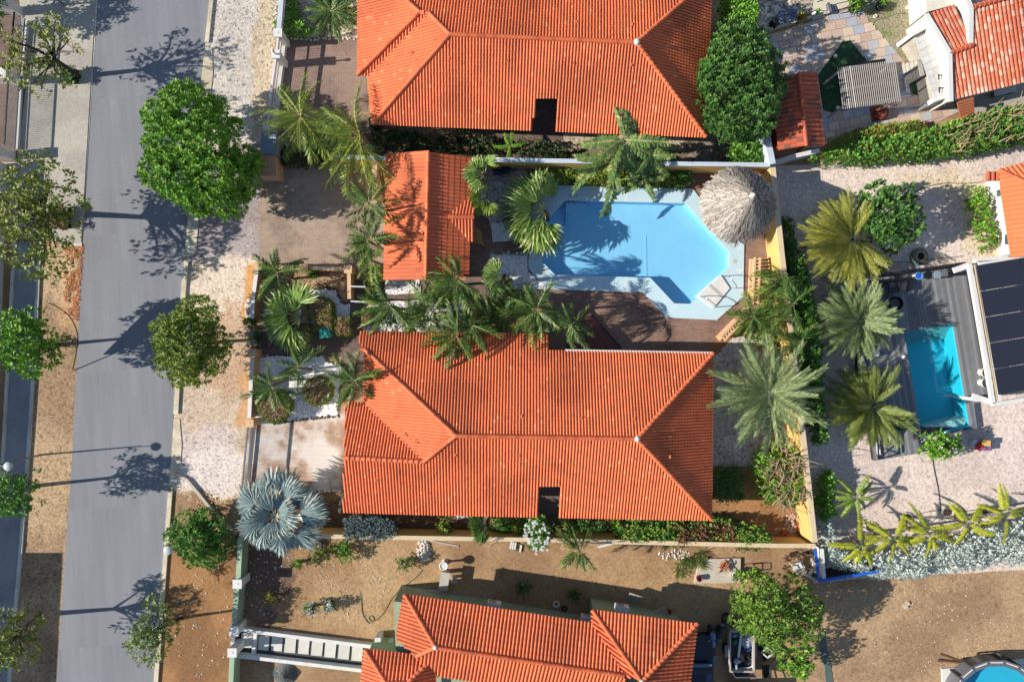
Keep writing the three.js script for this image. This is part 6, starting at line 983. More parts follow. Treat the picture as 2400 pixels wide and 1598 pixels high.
{ // fallen leaves, stones, rubble: nobody could count them
  const L = new Leaves(), R = rng(300); for (let i = 0; i < 1500; i++) { const q = R(), x = lerp(148, 194 - q * 12, Math.pow(R(), 0.6)), y = 578 + Math.pow(q, 1.3) * 170, p = W(x, y), a = R() * 6.28; if (vn(x * 0.12, y * 0.12, 512, 5) < 0.42) continue; L.add(p.x, 0.02 + R() * 0.02, p.z, (R() - 0.5) * 0.4, 1, (R() - 0.5) * 0.4, Math.cos(a), 0, Math.sin(a), 0.14, 0.045, mul(PAL.orange[Math.floor(R() * 3)], 0.7 + 0.6 * R())); }
  single('leaf_litter', L.geo(), LM, 'orange fallen leaves scattered on the left verge below the pavement end', 'leaf litter', null, 'stuff');
  const line = (pts, n, s, m, label, R, wide = 0.1) => { const P = P2(pts), l = []; for (let i = 0; i < P.length - 1; i++) { const k = Math.round(P[i].distanceTo(P[i + 1]) * n); for (let j = 0; j < k; j++) { const c = P[i].clone().lerp(P[i + 1], (j + R() * 0.8) / k); l.push(rock(R, s * (0.7 + 0.6 * R()), c.x + (R() - 0.5) * wide, s * 0.3, c.z + (R() - 0.5) * wide)); } } single('stone_edging', merge(l), m, label, 'stones', null, 'stuff'); };
  const dk = mat(96, 84, 72), lt = mat(236, 230, 220);
  line([[690, 674], [790, 677], [797, 704], [816, 712]], 7, 0.08, dk, 'dark stones edging the white gravel bed beside the clipped shrubs', R);
  line([[598, 834], [758, 832], [770, 850], [804, 852], [792, 975], [640, 992]], 7, 0.08, dk, 'dark stones edging the white gravel bed of the two round shrubs', R);
  line([[1150, 596], [1236, 596], [1240, 632], [1282, 677], [1190, 682]], 7, 0.085, lt, 'white stones edging the gravel bed at the pool corner', R, 0.25);
  line([[1150, 522], [1240, 518]], 6, 0.08, lt, 'white stones edging the gravel under the windblown palm', R);
  line([[680, 1152], [740, 1148], [800, 1152], [796, 1200]], 8, 0.085, lt, 'pale stones edging the white stained driveway at its lower end', R, 0.2);
  line([[650, 88], [720, 92], [780, 90], [842, 90]], 6, 0.08, lt, 'pale stones edging the forecourt of the top house', R, 0.12);
  line([[1800, 840], [1806, 1090]], 5, 0.09, dk, 'dark stones along the gravel by the big date palm', R);
  const heap = (label, x, y, rx, rz, n, s, m, h) => { const l = []; for (let i = 0; i < n; i++) { const a = R() * 6.28, d = Math.sqrt(R()), p = W(x + Math.cos(a) * d * rx, y + Math.sin(a) * d * rz); l.push(rock(R, s * (0.6 + 0.8 * R()), p.x, h * (1 - d) * R() + s * 0.3, p.z)); } single('rubble', merge(l), m, label, 'rubble', null, 'stuff'); };
  heap('heap of white rubble on the bare lot beside the pale tuft', 994, 1290, 16, 28, 130, 0.07, lt, 0.25);
  heap('scattered white stones on the bare lot by the green wall', 620, 1330, 60, 120, 130, 0.035, lt, 0); heap('white stones scattered in the middle of the bare lot', 830, 1370, 90, 90, 110, 0.035, lt, 0);
  heap('pile of pinkish rubble in the lower right wall corner', 1856, 1226, 16, 22, 120, 0.07, mat(210, 180, 164), 0.2); heap('white stones at the foot of the peach front wall', 583, 725, 7, 30, 46, 0.08, lt, 0.1);
  heap('white stones scattered on the lower street verge', 470, 1460, 70, 130, 70, 0.04, lt, 0); heap('pale stones beside the slanting stone kerb', 490, 1190, 30, 36, 50, 0.06, mat(214, 180, 140), 0.05); heap('pale stones strewn over the lot at lower right', 2150, 1470, 220, 110, 160, 0.03, lt, 0);
  heap('white stones around the paved slab at lower right', 1580, 1300, 40, 14, 60, 0.05, lt, 0.05); heap('rocks in the garden bed at the top left of the top house', 745, 40, 80, 42, 240, 0.085, mat(200, 190, 172), 0.1);
  const dg = []; for (let i = 0; i < 420; i++) { const a = R() * 6.28, d = Math.sqrt(R()), c = W(668, 1578); dg.push(rock(R, 0.035, c.x + Math.cos(a) * d * 0.72, 0.5 * (1 - d) + 0.02, c.z + Math.sin(a) * d * 0.62)); } dg.push(new THREE.ConeGeometry(0.72, 0.5, 24).translate(W(668, 1578).x, 0.24, W(668, 1578).z).toNonIndexed()); single('gravel_heap', merge(dg), mat(112, 116, 114), 'dark grey cone of gravel below the walkway at the bottom', 'gravel heap', null, 'stuff');
  const br = [], c = W(508, 1337); for (let i = 0; i < 46; i++) { const a = R() * 6.28, d = R() * 0.5, p = new V3(c.x + Math.cos(a) * d, 0.05 + R() * 0.15, c.z + Math.sin(a) * d), u = unit(R); br.push(limb([p, p.clone().add(new V3(u[0] * 0.2, Math.abs(u[1]) * 0.1, u[2] * 0.2)), p.clone().add(new V3(u[0] * 0.45, 0.04, u[2] * 0.45))], 0.02, 0.006, 4)); } single('brush_heap', merge(br), M.bark, 'heap of dead brown twigs beside the round bush under the lamp', 'brush heap', null, 'stuff');
  const pf = new Leaves(), q = W(745, 1268); for (let i = 0; i < 60; i++) { const a = 1.57 + (R() - 0.5) * 1.2; pf.add(q.x + (R() - 0.5) * 0.3, 0.1 + R() * 0.3, q.z - 0.5 + R() * 0.3, 0, 1, 0, Math.cos(a), -0.1, Math.sin(a), 0.7 + R() * 0.5, 0.025, mul([0.2, 0.18, 0.16], 0.6 + R() * 0.7)); } single('dry_fronds', pf.geo(), LM, 'hanging dry grey palm fronds on the yellow wall beside the silver fan palm', 'dry fronds', null, 'stuff');
}
{ // feather flag, seen from straight above
  const arc = [[169, 868, 0.05], [177, 828, 1.1], [181, 785, 2.0], [166, 747, 2.65], [142, 724, 2.95], [114, 710, 3.05]].map(a => W(...a)), c = new THREE.CatmullRomCurve3(arc), pos = [], n = 26;
  for (let i = 0; i < n; i++) { const t0 = 0.16 + i / n * 0.84, t1 = 0.16 + (i + 1) / n * 0.84, a = c.getPoint(t0), b = c.getPoint(t1), d = t => 0.95 * Math.sin(Math.PI * Math.min(1, (t - 0.16) / 0.84 * 0.92 + 0.08)); const dn = (v, t) => { const y = Math.max(0.3, v.y - d(t)), f = (H - y) / (H - v.y); return new V3(v.x * f, y, v.z * f); }, a2 = dn(a, t0), b2 = dn(b, t1); for (const v of [a, b, b2, a, b2, a2]) pos.push(v.x, v.y, v.z); }
  const t = thing('feather_flag', 'dark curved feather flag seen edge on at the left street verge', 'flag'); part('pole', new THREE.TubeGeometry(c, 40, 0.03, 6), M.darkMetal, t); const m = mat(58, 66, 74); m.side = THREE.DoubleSide; part('flag_cloth', raw(pos), m, t); fin(t);
}
for (const [x, y, w, d, l, s, pal] of [[150, 512, 0.85, 1.2, 'square planter with reddish plants at the foot of the tall sparse street tree', 301, 'rust'], [172, 182, 0.6, 0.8, 'dark planter at the foot of the yellowish street tree', 302, 'deep']]) {
  const t = thing('planter', l, 'planter'), p = W(x, y), R = rng(s), L = new Leaves(); part('planter_box', merge([box(w, 0.3, d, p.x, 0.2, p.z)]), M.rubber, t); for (let i = 0; i < 60; i++) tuft(L, R, [p.x + (R() - 0.5) * w * 1.1, 0.4 + R() * 0.25, p.z + (R() - 0.5) * d * 1.1], [0, 1, 0], 0.14, 12, 0.12, PAL[pal]); part('plants', L.geo(), LM, t); fin(t); }
put('shrub', 'small dark plant with white flowers at the foot of the bright green street tree', 'shrub', 135, 806, (() => { const R = rng(303), L = new Leaves(), B = new Leaves(); for (let i = 0; i < 34; i++) { const a = R() * 6.28, d = Math.sqrt(R()) * 0.34; tuft(L, R, [Math.cos(a) * d, 0.15 + R() * 0.35, Math.sin(a) * d], [Math.cos(a) * 0.4, 0.8, Math.sin(a) * 0.4], 0.1, 10, 0.11, PAL.deep); if (i % 4 === 0) tuft(B, R, [Math.cos(a) * d, 0.55, Math.sin(a) * d], [0, 1, 0], 0.03, 5, 0.07, PAL.bloom); } return [['leaves', L.geo(), LM]]; })());
// bins
const bin = (label, x, y, m, ry, g) => put('wheelie_bin', label, 'bin', x, y, [['body', (() => { const q = new THREE.CylinderGeometry(0.38, 0.3, 0.95, 4, 1).rotateY(Math.PI / 4).scale(1, 1, 0.86); return q.translate(0, 0.5, 0).toNonIndexed(); })(), m], ['lid', merge([box(0.58, 0.06, 0.5, 0, 1.0, 0), box(0.5, 0.04, 0.12, 0, 1.04, 0.16), box(0.06, 0.03, 0.34, -0.16, 1.045, -0.05), box(0.06, 0.03, 0.34, 0.16, 1.045, -0.05)]), m], ['handle', bar(new V3(-0.22, 0.98, -0.3), new V3(0.22, 0.98, -0.3), 0.04, 0.04), m], ['wheel', cyl(0.1, 0.1, 0.06, 0, 0, 0, 12).rotateZ(Math.PI / 2).translate(-0.24, 0.1, -0.3), M.rubber], ['wheel', cyl(0.1, 0.1, 0.06, 0, 0, 0, 12).rotateZ(Math.PI / 2).translate(0.3, 0.1, -0.3), M.rubber]], { ry });
bin('teal wheeled bin between clipped shrubs at the entrance path', 771, 782, M.teal, 0.06); bin('dark green bin in the shade under the corner of the top house', 884, 298, mat(30, 110, 70), 0.1);
// pool equipment
put('pool_filter', 'blue and black pool pump set beside the wall above the windblown palm', 'pool pump', 1182, 396, [['tank', cyl(0.28, 0.28, 0.6, 0.1, 0, 0.05, 18), M.navy], ['tank_lid', cyl(0.12, 0.2, 0.12, 0.1, 0.6, 0.05, 14), M.black], ['pump', new THREE.CylinderGeometry(0.13, 0.13, 0.6, 14).rotateZ(1.57).translate(-0.3, 0.2, 0.25), mat(40, 70, 110)], ['control_box', box(0.26, 0.3, 0.2, -0.45, 0.5, -0.35), M.blue], ['pipe', tube([new V3(-0.5, 0.1, 0.3), new V3(0, 0.15, 0.5), new V3(0.5, 0.3, 0.3), new V3(0.5, 0.6, -0.2), new V3(0.1, 0.7, 0)], 0.03), M.greyMetal], ['hose', tube(Array.from({ length: 20 }, (_, i) => new V3(0.55 + Math.cos(i * 0.9) * 0.2, 0.05 + i * 0.008, -0.1 + Math.sin(i * 0.9) * 0.2)), 0.025), M.blue]]);
{ const t = thing('wooden_rack', 'orange slatted wooden awning leaning at the garage porch', 'awning'); for (let i = 0; i < 7; i++) { const x = 1109 + i * 2.6; part('slat', bar(W(x, 530 + i * 1.5, 2.2), W(x + 6, 568 + i * 0.8, 1.9), 0.05, 0.05), M.wood, t); } part('rail', bar(W(1110, 540, 2.15), W(1128, 545, 2.15), 0.05, 0.06), M.wood, t); part('rail', bar(W(1115, 566, 1.9), W(1132, 571, 1.9), 0.05, 0.06), M.wood, t); for (const [x, y] of [[1128, 546], [1132, 570]]) { const p = W(x, y, 2).setY(0); part('post', box(0.07, 1.95, 0.07, p.x, 0.97, p.z), M.wood, t); } fin(t); }
{ // brown slatted bit of deck and parasol corner by the middle house
  const t = thing('wooden_deck', 'dark red brown wooden deck corner beside the middle house wall', 'deck'), a = P2([[1336, 740], [1378, 728], [1456, 816], [1330, 816]]); const n = 14; for (let i = 0; i < n; i++) { const u = i / n, v = (i + 0.93) / n, L = (p, q, k) => p.clone().lerp(q, k); part('board', prism([L(a[0], a[1], u), L(a[0], a[1], v), L(a[3], a[2], v), L(a[3], a[2], u)], 0.02, 0.14), mat(112 + (i * 7) % 16, 72 + (i * 5) % 10, 66), t); } part('edge_board', bar(a[1].clone().setY(0.12), a[2].clone().setY(0.12), 0.08, 0.12), mat(60, 44, 42), t); fin(t);
}
// ---------- lower bare lot ----------
const stoneLegs = (w, d, h) => merge([box(0.16, h, d * 0.8, -w * 0.32, h / 2, 0), box(0.16, h, d * 0.8, w * 0.32, h / 2, 0)]);
put('stone_table', 'long pale concrete table on the bare lot beside the round pedestal table', 'table', 1044, 1352, [['table_top', box(1.05, 0.1, 0.52, 0, 0.72, 0), M.concretePiece], ['support', stoneLegs(1.05, 0.5, 0.67), M.concretePiece]], { ry: 1.42 });
put('stone_table', 'small round white pedestal table on the bare lot', 'table', 1043, 1316, [['table_top', merge([cyl(0.24, 0.22, 0.08, 0, 0.72, 0, 20), new THREE.TorusGeometry(0.22, 0.04, 8, 24).rotateX(Math.PI / 2).translate(0, 0.8, 0)]), M.white], ['pedestal', new THREE.LatheGeometry([[0.2, 0], [0.16, 0.08], [0.07, 0.2], [0.06, 0.5], [0.14, 0.72]].map(([x, y]) => new THREE.Vector2(x, y)), 14), M.concretePiece]]);
put('concrete_block', 'upper of two small pale blocks beside the long concrete table', 'block', 1065, 1351, [['block', box(0.3, 0.28, 0.17, 0, 0.14, 0), M.concretePiece]], { ry: 0.1 }); put('concrete_block', 'lower of two small pale blocks beside the long concrete table', 'block', 1065, 1361, [['block', box(0.3, 0.28, 0.17, 0, 0.14, 0), M.concretePiece]], { ry: 0.05 });
{ const pts = []; for (let i = 0; i <= 14; i++) { const a = 3.9 + i / 14 * 1.7; pts.push(new V3(Math.cos(a) * 1.2, 0, Math.sin(a) * 1.2 + 1.15)); } put('curved_bench', 'curved pale concrete bench near the corner of the lower house', 'bench', 1022, 1386, [['seat', prism(strip(pts, 0.3), 0.36, 0.45), M.concretePiece], ['support', merge([box(0.2, 0.36, 0.24, -0.6, 0.18, 0.15), box(0.2, 0.36, 0.24, 0.6, 0.18, 0.15)]), M.concretePiece]], { ry: -0.18 }); }
const ac = (label, x, y, h, ry) => { const t = put('air_conditioner', label, 'air conditioner', x, y, [['casing', box(0.75, 0.5, 0.34, 0, 0.25, 0), M.white], ['grille', merge([new THREE.TorusGeometry(0.2, 0.012, 5, 24).translate(-0.1, 0.25, -0.175), ...[0, 1, 2, 3].map(i => box(0.38, 0.012, 0.012, -0.1, 0.14 + i * 0.07, -0.176))]), M.greyMetal], ['bracket', merge([box(0.05, 0.05, 0.4, -0.28, -0.03, 0.05), box(0.05, 0.05, 0.4, 0.28, -0.03, 0.05)]), M.greyMetal]], { h, ry, group: 'air conditioner units on the lower house wall' }); return t; };
ac('white air conditioner box at the left half of the lower house wall', 1158, 1413, 1.7, -0.17); ac('pale air conditioner box at the inner corner of the lower house', 1376, 1446, 1.5, -0.17); ac('light grey air conditioner box on the upper wing wall of the lower house', 1456, 1421, 1.7, -0.17);
put('leaning_board', 'grey board leaning on the upper wing of the lower house', 'board', 1482, 1412, [['board', box(0.95, 0.9, 0.03, 0, 0.42, 0).rotateX(-0.75).translate(0, 0, -0.1), M.greyWood], ['batten', box(0.95, 0.06, 0.05, 0, 0.5, -0.02).rotateX(-0.75).translate(0, 0, -0.1), M.greyWood]], { ry: -0.32 });
put('metal_chair', 'rusty skeleton of a metal chair beside the upper wing of the lower house', 'chair', 1547, 1428, [['frame', merge([tube([new V3(-0.3, 0, -0.25), new V3(-0.3, 0.45, -0.25), new V3(-0.3, 0.85, 0.3)], 0.018), tube([new V3(0.3, 0, -0.25), new V3(0.3, 0.45, -0.25), new V3(0.3, 0.85, 0.3)], 0.018), bar(new V3(-0.3, 0.45, -0.25), new V3(0.3, 0.45, -0.25), 0.03, 0.03), bar(new V3(-0.3, 0.85, 0.3), new V3(0.3, 0.85, 0.3), 0.03, 0.03), bar(new V3(-0.3, 0, 0.25), new V3(-0.3, 0.45, 0.1), 0.03, 0.03), bar(new V3(0.3, 0, 0.25), new V3(0.3, 0.45, 0.1), 0.03, 0.03)]), M.greyWood], ['seat', merge([0, 1, 2, 3].map(i => box(0.6, 0.02, 0.05, 0, 0.46, -0.2 + i * 0.11))), M.greyWood]], { ry: 0.4 });
put('flower_pot', 'orange clay pot beside the rusty metal chair', 'pot', 1566, 1430, [['pot', new THREE.LatheGeometry([[0.1, 0], [0.15, 0.25], [0.17, 0.25], [0.17, 0.29], [0.13, 0.28]].map(([x, y]) => new THREE.Vector2(x, y)), 14), mat(210, 96, 50)]]);
put('tyre', 'white painted tyre lying in the shade of the lower house', 'tyre', 1304, 1415, [['ring', new THREE.TorusGeometry(0.16, 0.05, 8, 24).rotateX(1.57).translate(0, 0.05, 0), M.white]]); put('tyre', 'old dark tyre lying beside the white painted one', 'tyre', 1323, 1425, [['ring', new THREE.TorusGeometry(0.13, 0.05, 8, 20).rotateX(1.57).translate(0, 0.05, 0), M.rubber]]);
const plank = (label, a, b, w, m, h = 0.03) => single('plank', bar(W(...a).setY(h), W(...b).setY(h), w, 0.04), m, label, 'plank');
plank('white plank lying below the yellow wall right of the lone palm', [1401, 1282], [1437, 1273], 0.12, M.white); plank('long pale plank lying along the foot of the yellow wall', [995, 1264], [1075, 1280], 0.09, M.greyWood); plank('thin pale stick on the bare lot near the wall', [1146, 1280], [1168, 1266], 0.04, M.twig);
plank('dark brown plank slanting above the white platform corner', [2204, 1532], [2252, 1549], 0.1, mat(120, 84, 62)); plank('long brown plank along the edge of the white platform', [2250, 1546], [2356, 1539], 0.1, mat(130, 94, 70)); plank('short dark plank at the corner of the white platform', [2197, 1546], [2258, 1552], 0.12, mat(112, 80, 62), 0.07);
put('folding_chair', 'white slatted folding chair lying below the yellow wall', 'chair', 1209, 1279, [['slat', box(0.1, 0.03, 0.42, -0.3, 0.1, 0), M.white], ['slat', box(0.1, 0.03, 0.42, -0.17, 0.1, 0), M.white], ['slat', box(0.1, 0.03, 0.42, -0.04, 0.1, 0), M.white], ['slat', box(0.1, 0.03, 0.42, 0.3, 0.08, 0.08), M.white], ['frame', merge([bar(new V3(-0.36, 0.06, 0.2), new V3(0.36, 0.06, 0.28), 0.03, 0.03), bar(new V3(-0.36, 0.06, -0.2), new V3(0.36, 0.06, -0.12), 0.03, 0.03)]), M.greyMetal]], { ry: -0.2 });
const hose = (label, pts, m, r = 0.018, cat = 'hose') => single('hose', tube(pts.map(([x, y]) => W(x, y).setY(0.03)), r, 5, pts.length * 14), m, label, cat);
hose('green garden hose looping over the bare lot left of the lower house', [[990, 1335], [975, 1352], [945, 1375], [920, 1400], [895, 1440], [872, 1456], [864, 1448], [870, 1442], [876, 1452], [866, 1460], [850, 1440], [846, 1405], [844, 1390]], mat(110, 130, 100));
hose('thin black irrigation hose running down to the yellow palms', [[2185, 1062], [2190, 1100], [2200, 1150], [2205, 1196]], M.rubber); hose('thin black irrigation hose along the yellow palm row', [[2130, 1216], [2170, 1200], [2205, 1196], [2250, 1198], [2330, 1190], [2400, 1180]], M.rubber); hose('black hose on the gravel between round tree and white house', [[2135, 455], [2165, 440], [2210, 430], [2260, 430], [2300, 427]], M.rubber); hose('thin dark cable on the gravel along the deck screen', [[2060, 612], [2120, 614], [2200, 606], [2260, 600]], M.rubber, 0.014, 'cable');
hose('dark hose looped over the lawn at the top right', [[2046, 60], [2052, 50], [2075, 42], [2100, 34], [2120, 32], [2140, 42], [2152, 58]], M.rubber, 0.025);
{ // concrete slab with odds and ends
  single('concrete_slab', prism(ragged(P2([[1640, 1308], [1735, 1306], [1734, 1358], [1728, 1364], [1626, 1365]]), 0.4, 0.04, 9), 0, 0.16), M.stone, 'weathered pale concrete slab with pots on the bare lot at lower right', 'slab');
  const R = rng(310), b = []; for (let i = 0; i < 16; i++) { const a = R() * 6.28, p = new V3((R() - 0.5) * 0.4, 0.05 + R() * 0.1, (R() - 0.5) * 0.3); b.push(limb([p, p.clone().add(new V3(Math.cos(a) * 0.25, 0.15, Math.sin(a) * 0.2)), p.clone().add(new V3(Math.cos(a) * 0.5, 0.08, Math.sin(a) * 0.4))], 0.05, 0.015, 5)); } put('driftwood', 'reddish twisted driftwood on the concrete slab', 'driftwood', 1695, 1326, [['wood', merge(b), mat(176, 110, 78)]], { h: 0.16 });
  put('garden_pot', 'black and white painted pot at the right end of the concrete slab', 'pot', 1722, 1344, [['pot', new THREE.LatheGeometry([[0.14, 0], [0.24, 0.2], [0.26, 0.36], [0.2, 0.36], [0.18, 0.3], [0, 0.3]].map(([x, y]) => new THREE.Vector2(x, y)), 16), M.white], ['band', new THREE.TorusGeometry(0.25, 0.035, 6, 20).rotateX(1.57).translate(0, 0.3, 0), M.black], ['stone', merge([0, 1, 2].map(i => rock(R, 0.1, (i - 1) * 0.12, 0.36, (i % 2) * 0.1))), M.black]], { h: 0.16 });
  put('bucket', 'dark red bucket at the lower left corner of the concrete slab', 'bucket', 1637, 1353, [['bucket', new THREE.LatheGeometry([[0, 0], [0.13, 0], [0.17, 0.3], [0.155, 0.3], [0.12, 0.04]].map(([x, y]) => new THREE.Vector2(x, y)), 16), mat(170, 40, 60)], ['handle', tube([new V3(-0.16, 0.28, 0), new V3(0, 0.36, 0.12), new V3(0.16, 0.28, 0)], 0.01), M.greyMetal]], { h: 0.16 });
  put('wire_trolley', 'black wire trolley frame beside the concrete slab', 'trolley', 1755, 1330, [['frame', merge([bar(new V3(-0.25, 0.6, -0.2), new V3(0.25, 0.6, -0.2), 0.03, 0.03), bar(new V3(-0.25, 0.6, 0.2), new V3(0.25, 0.6, 0.2), 0.03, 0.03), bar(new V3(-0.25, 0.6, -0.2), new V3(-0.25, 0.6, 0.2), 0.03, 0.03), bar(new V3(0.25, 0.6, -0.2), new V3(0.25, 0.6, 0.2), 0.03, 0.03)]), M.darkMetal], ...legs4(0.5, 0.4, 0.6).map(([n, g]) => [n, g, M.darkMetal])]);
}
const chair = (label, x, y, ry) => put('plastic_chair', label, 'chair', x, y, [['seat', box(0.5, 0.04, 0.46, 0, 0.42, 0), M.white], ...[-2, -1, 0, 1, 2].map(i => ['back_slat', box(0.06, 0.46, 0.03, i * 0.1, 0.66, 0.26).rotateX(0.0), M.white]), ['top_rail', box(0.52, 0.07, 0.04, 0, 0.9, 0.27), M.white], ['armrest', merge([box(0.06, 0.03, 0.5, -0.28, 0.64, 0), box(0.05, 0.24, 0.05, -0.28, 0.52, -0.22)]), M.white], ['armrest', merge([box(0.06, 0.03, 0.5, 0.28, 0.64, 0), box(0.05, 0.24, 0.05, 0.28, 0.52, -0.22)]), M.white], ...legs4(0.46, 0.42, 0.42).map(([n, g]) => [n, g, M.white])], { ry, group: 'white plastic garden chairs' });
chair('white plastic chair standing free near the wall corner', 1863, 1322, 0.5); chair('white plastic chair close against the white wall corner', 1897, 1342, 2.6);
put('bicycle', 'old dark bicycle leaning at the foot of the wall corner', 'bicycle', 1884, 1286, [['wheel', new THREE.TorusGeometry(0.3, 0.02, 6, 24).translate(-0.48, 0.3, 0), M.rubber], ['wheel', new THREE.TorusGeometry(0.3, 0.02, 6, 24).translate(0.48, 0.3, 0), M.rubber], ['frame', merge([bar(new V3(-0.48, 0.3, 0), new V3(-0.1, 0.75, 0), 0.03, 0.03), bar(new V3(-0.1, 0.75, 0), new V3(0.35, 0.8, 0), 0.03, 0.03), bar(new V3(0.35, 0.8, 0), new V3(0.48, 0.3, 0), 0.03, 0.03), bar(new V3(0.35, 0.7, 0), new V3(0, 0.3, 0), 0.03, 0.03), bar(new V3(-0.1, 0.75, 0), new V3(0, 0.3, 0), 0.03, 0.03)]), M.darkMetal], ['saddle', box(0.24, 0.05, 0.12, -0.12, 0.85, 0), M.black], ['handlebar', merge([bar(new V3(0.35, 0.95, -0.28), new V3(0.35, 0.95, 0.28), 0.025, 0.025), bar(new V3(0.35, 0.75, 0), new V3(0.35, 0.95, 0), 0.025, 0.025)]), M.chrome]], { ry: -0.25 });
{ const R = rng(320); for (const [x, y, h, l] of [[1876, 1220, 0, 'uppermost red clay block on the ground against the yellow wall'], [1876, 1232, 0, 'middle red clay block on the ground against the yellow wall'], [1877, 1245, 0, 'lowest red clay block on the ground in the wall corner'], [1874, 1226, 0.11, 'upper of two red clay blocks lying on top of the stack'], [1876, 1239, 0.11, 'lower of two red clay blocks lying on top of the stack'], [1826, 1257, 0, 'leftmost loose red clay block left of the pinkish rubble'], [1838, 1247, 0, 'loose red clay block nearest above the pinkish rubble edge'], [1840, 1259, 0, 'loose red clay block nearest the lower yellow wall']]) put('clay_block', l, 'block', x, y, [['block', merge([box(0.32, 0.1, 0.09, 0, 0.05, -0.06), box(0.32, 0.1, 0.09, 0, 0.05, 0.06), box(0.32, 0.03, 0.05, 0, 0.04, 0)]), M.brick]], { h, ry: R() * 0.5, group: x > 1850 ? 'stacked red clay blocks' : 'red clay blocks beside the rubble' }); }
// ---------- vehicles ----------
function motorbike(label, x, y, ry, body) {
  const w = z => new THREE.TorusGeometry(0.26, 0.07, 8, 24).rotateY(Math.PI / 2).translate(0, 0.32, z);
  put('motorbike', label, 'motorbike', x, y, [['wheel', w(-0.72), M.rubber], ['wheel', w(0.68), M.rubber], ['rim', merge([-0.72, 0.68].map(z => cyl(0.2, 0.2, 0.04, 0, 0, 0, 16).rotateZ(1.57).translate(0.02, 0.32, z))), M.greyMetal], ['engine', merge([box(0.3, 0.34, 0.42, 0, 0.42, 0), cyl(0.1, 0.1, 0.5, 0, 0, 0, 10).rotateZ(1.57).translate(0.25, 0.4, 0.05)]), M.darkMetal], ['tank', new THREE.SphereGeometry(0.2, 16, 10).scale(0.85, 0.7, 1.5).translate(0, 0.8, -0.18), body], ['fairing', new THREE.SphereGeometry(0.2, 14, 10).scale(0.9, 0.9, 1.1).translate(0, 0.85, -0.62), body], ['saddle', new THREE.SphereGeometry(0.18, 14, 8).scale(0.85, 0.4, 2.1).translate(0, 0.78, 0.35), M.black], ['handlebar', merge([tube([new V3(-0.36, 0.98, -0.36), new V3(-0.12, 1.0, -0.48), new V3(0.12, 1.0, -0.48), new V3(0.36, 0.98, -0.36)], 0.022)]), M.greyMetal], ['mirror', box(0.1, 0.07, 0.02, -0.32, 1.12, -0.45), M.chrome], ['mirror', box(0.1, 0.07, 0.02, 0.32, 1.12, -0.45), M.chrome], ['fork', merge([bar(new V3(-0.1, 0.32, -0.72), new V3(-0.1, 0.95, -0.5), 0.04, 0.04), bar(new V3(0.1, 0.32, -0.72), new V3(0.1, 0.95, -0.5), 0.04, 0.04)]), M.chrome], ['tail', box(0.16, 0.06, 0.4, 0, 0.84, 0.78), body], ['exhaust', new THREE.CylinderGeometry(0.05, 0.06, 0.6, 10).rotateX(1.5).translate(0.2, 0.36, 0.5), M.chrome]], { ry });
}
motorbike('black motorbike with pale blue tank parked beside the lower house', 1662, 1500, 0.03, mat(110, 140, 190, { rough: 0.3 })); motorbike('dark second motorbike lying in shade behind the first one', 1682, 1468, -0.5, mat(36, 38, 46, { rough: 0.4 }));
put('car', 'dark navy car partly under the roof edge of the lower house', 'car', 1628, 1560, [['body', (() => { const s = new THREE.Shape(); s.moveTo(-2.0, 0.3); s.lineTo(2.0, 0.3); s.lineTo(2.05, 0.8); s.lineTo(1.3, 0.95); s.lineTo(0.75, 1.0); s.lineTo(-1.8, 1.05); s.lineTo(-2.05, 0.85); s.closePath(); return new THREE.ExtrudeGeometry(s, { depth: 1.5, bevelEnabled: true, bevelSize: 0.08, bevelThickness: 0.08, bevelSegments: 2 }).translate(0, 0, -0.75).rotateY(Math.PI / 2); })(), M.navy], ['roof', (() => { const s = new THREE.Shape(); s.moveTo(0.75, 0.98); s.lineTo(0.2, 1.42); s.lineTo(-1.3, 1.42); s.lineTo(-1.75, 1.03); s.closePath(); return new THREE.ExtrudeGeometry(s, { depth: 1.2, bevelEnabled: true, bevelSize: 0.05, bevelThickness: 0.1, bevelSegments: 2 }).translate(0, 0, -0.6).rotateY(Math.PI / 2); })(), M.navy], ['windscreen', new THREE.BoxGeometry(1.22, 0.02, 0.62).rotateX(0.675).translate(0, 1.24, -0.5), mat(110, 160, 200, { rough: 0.15 })], ...[[-0.78, -1.25], [0.78, -1.25], [-0.78, 1.25], [0.78, 1.25]].map(([x, z]) => ['wheel', cyl(0.32, 0.32, 0.2, 0, 0, 0, 18).rotateZ(1.57).translate(x + 0.1, 0.32, z), M.rubber]), ['headlight', box(0.3, 0.12, 0.06, -0.55, 0.72, -2.08), M.lamp], ['headlight', box(0.3, 0.12, 0.06, 0.55, 0.72, -2.08), M.lamp]], { ry: 0 });
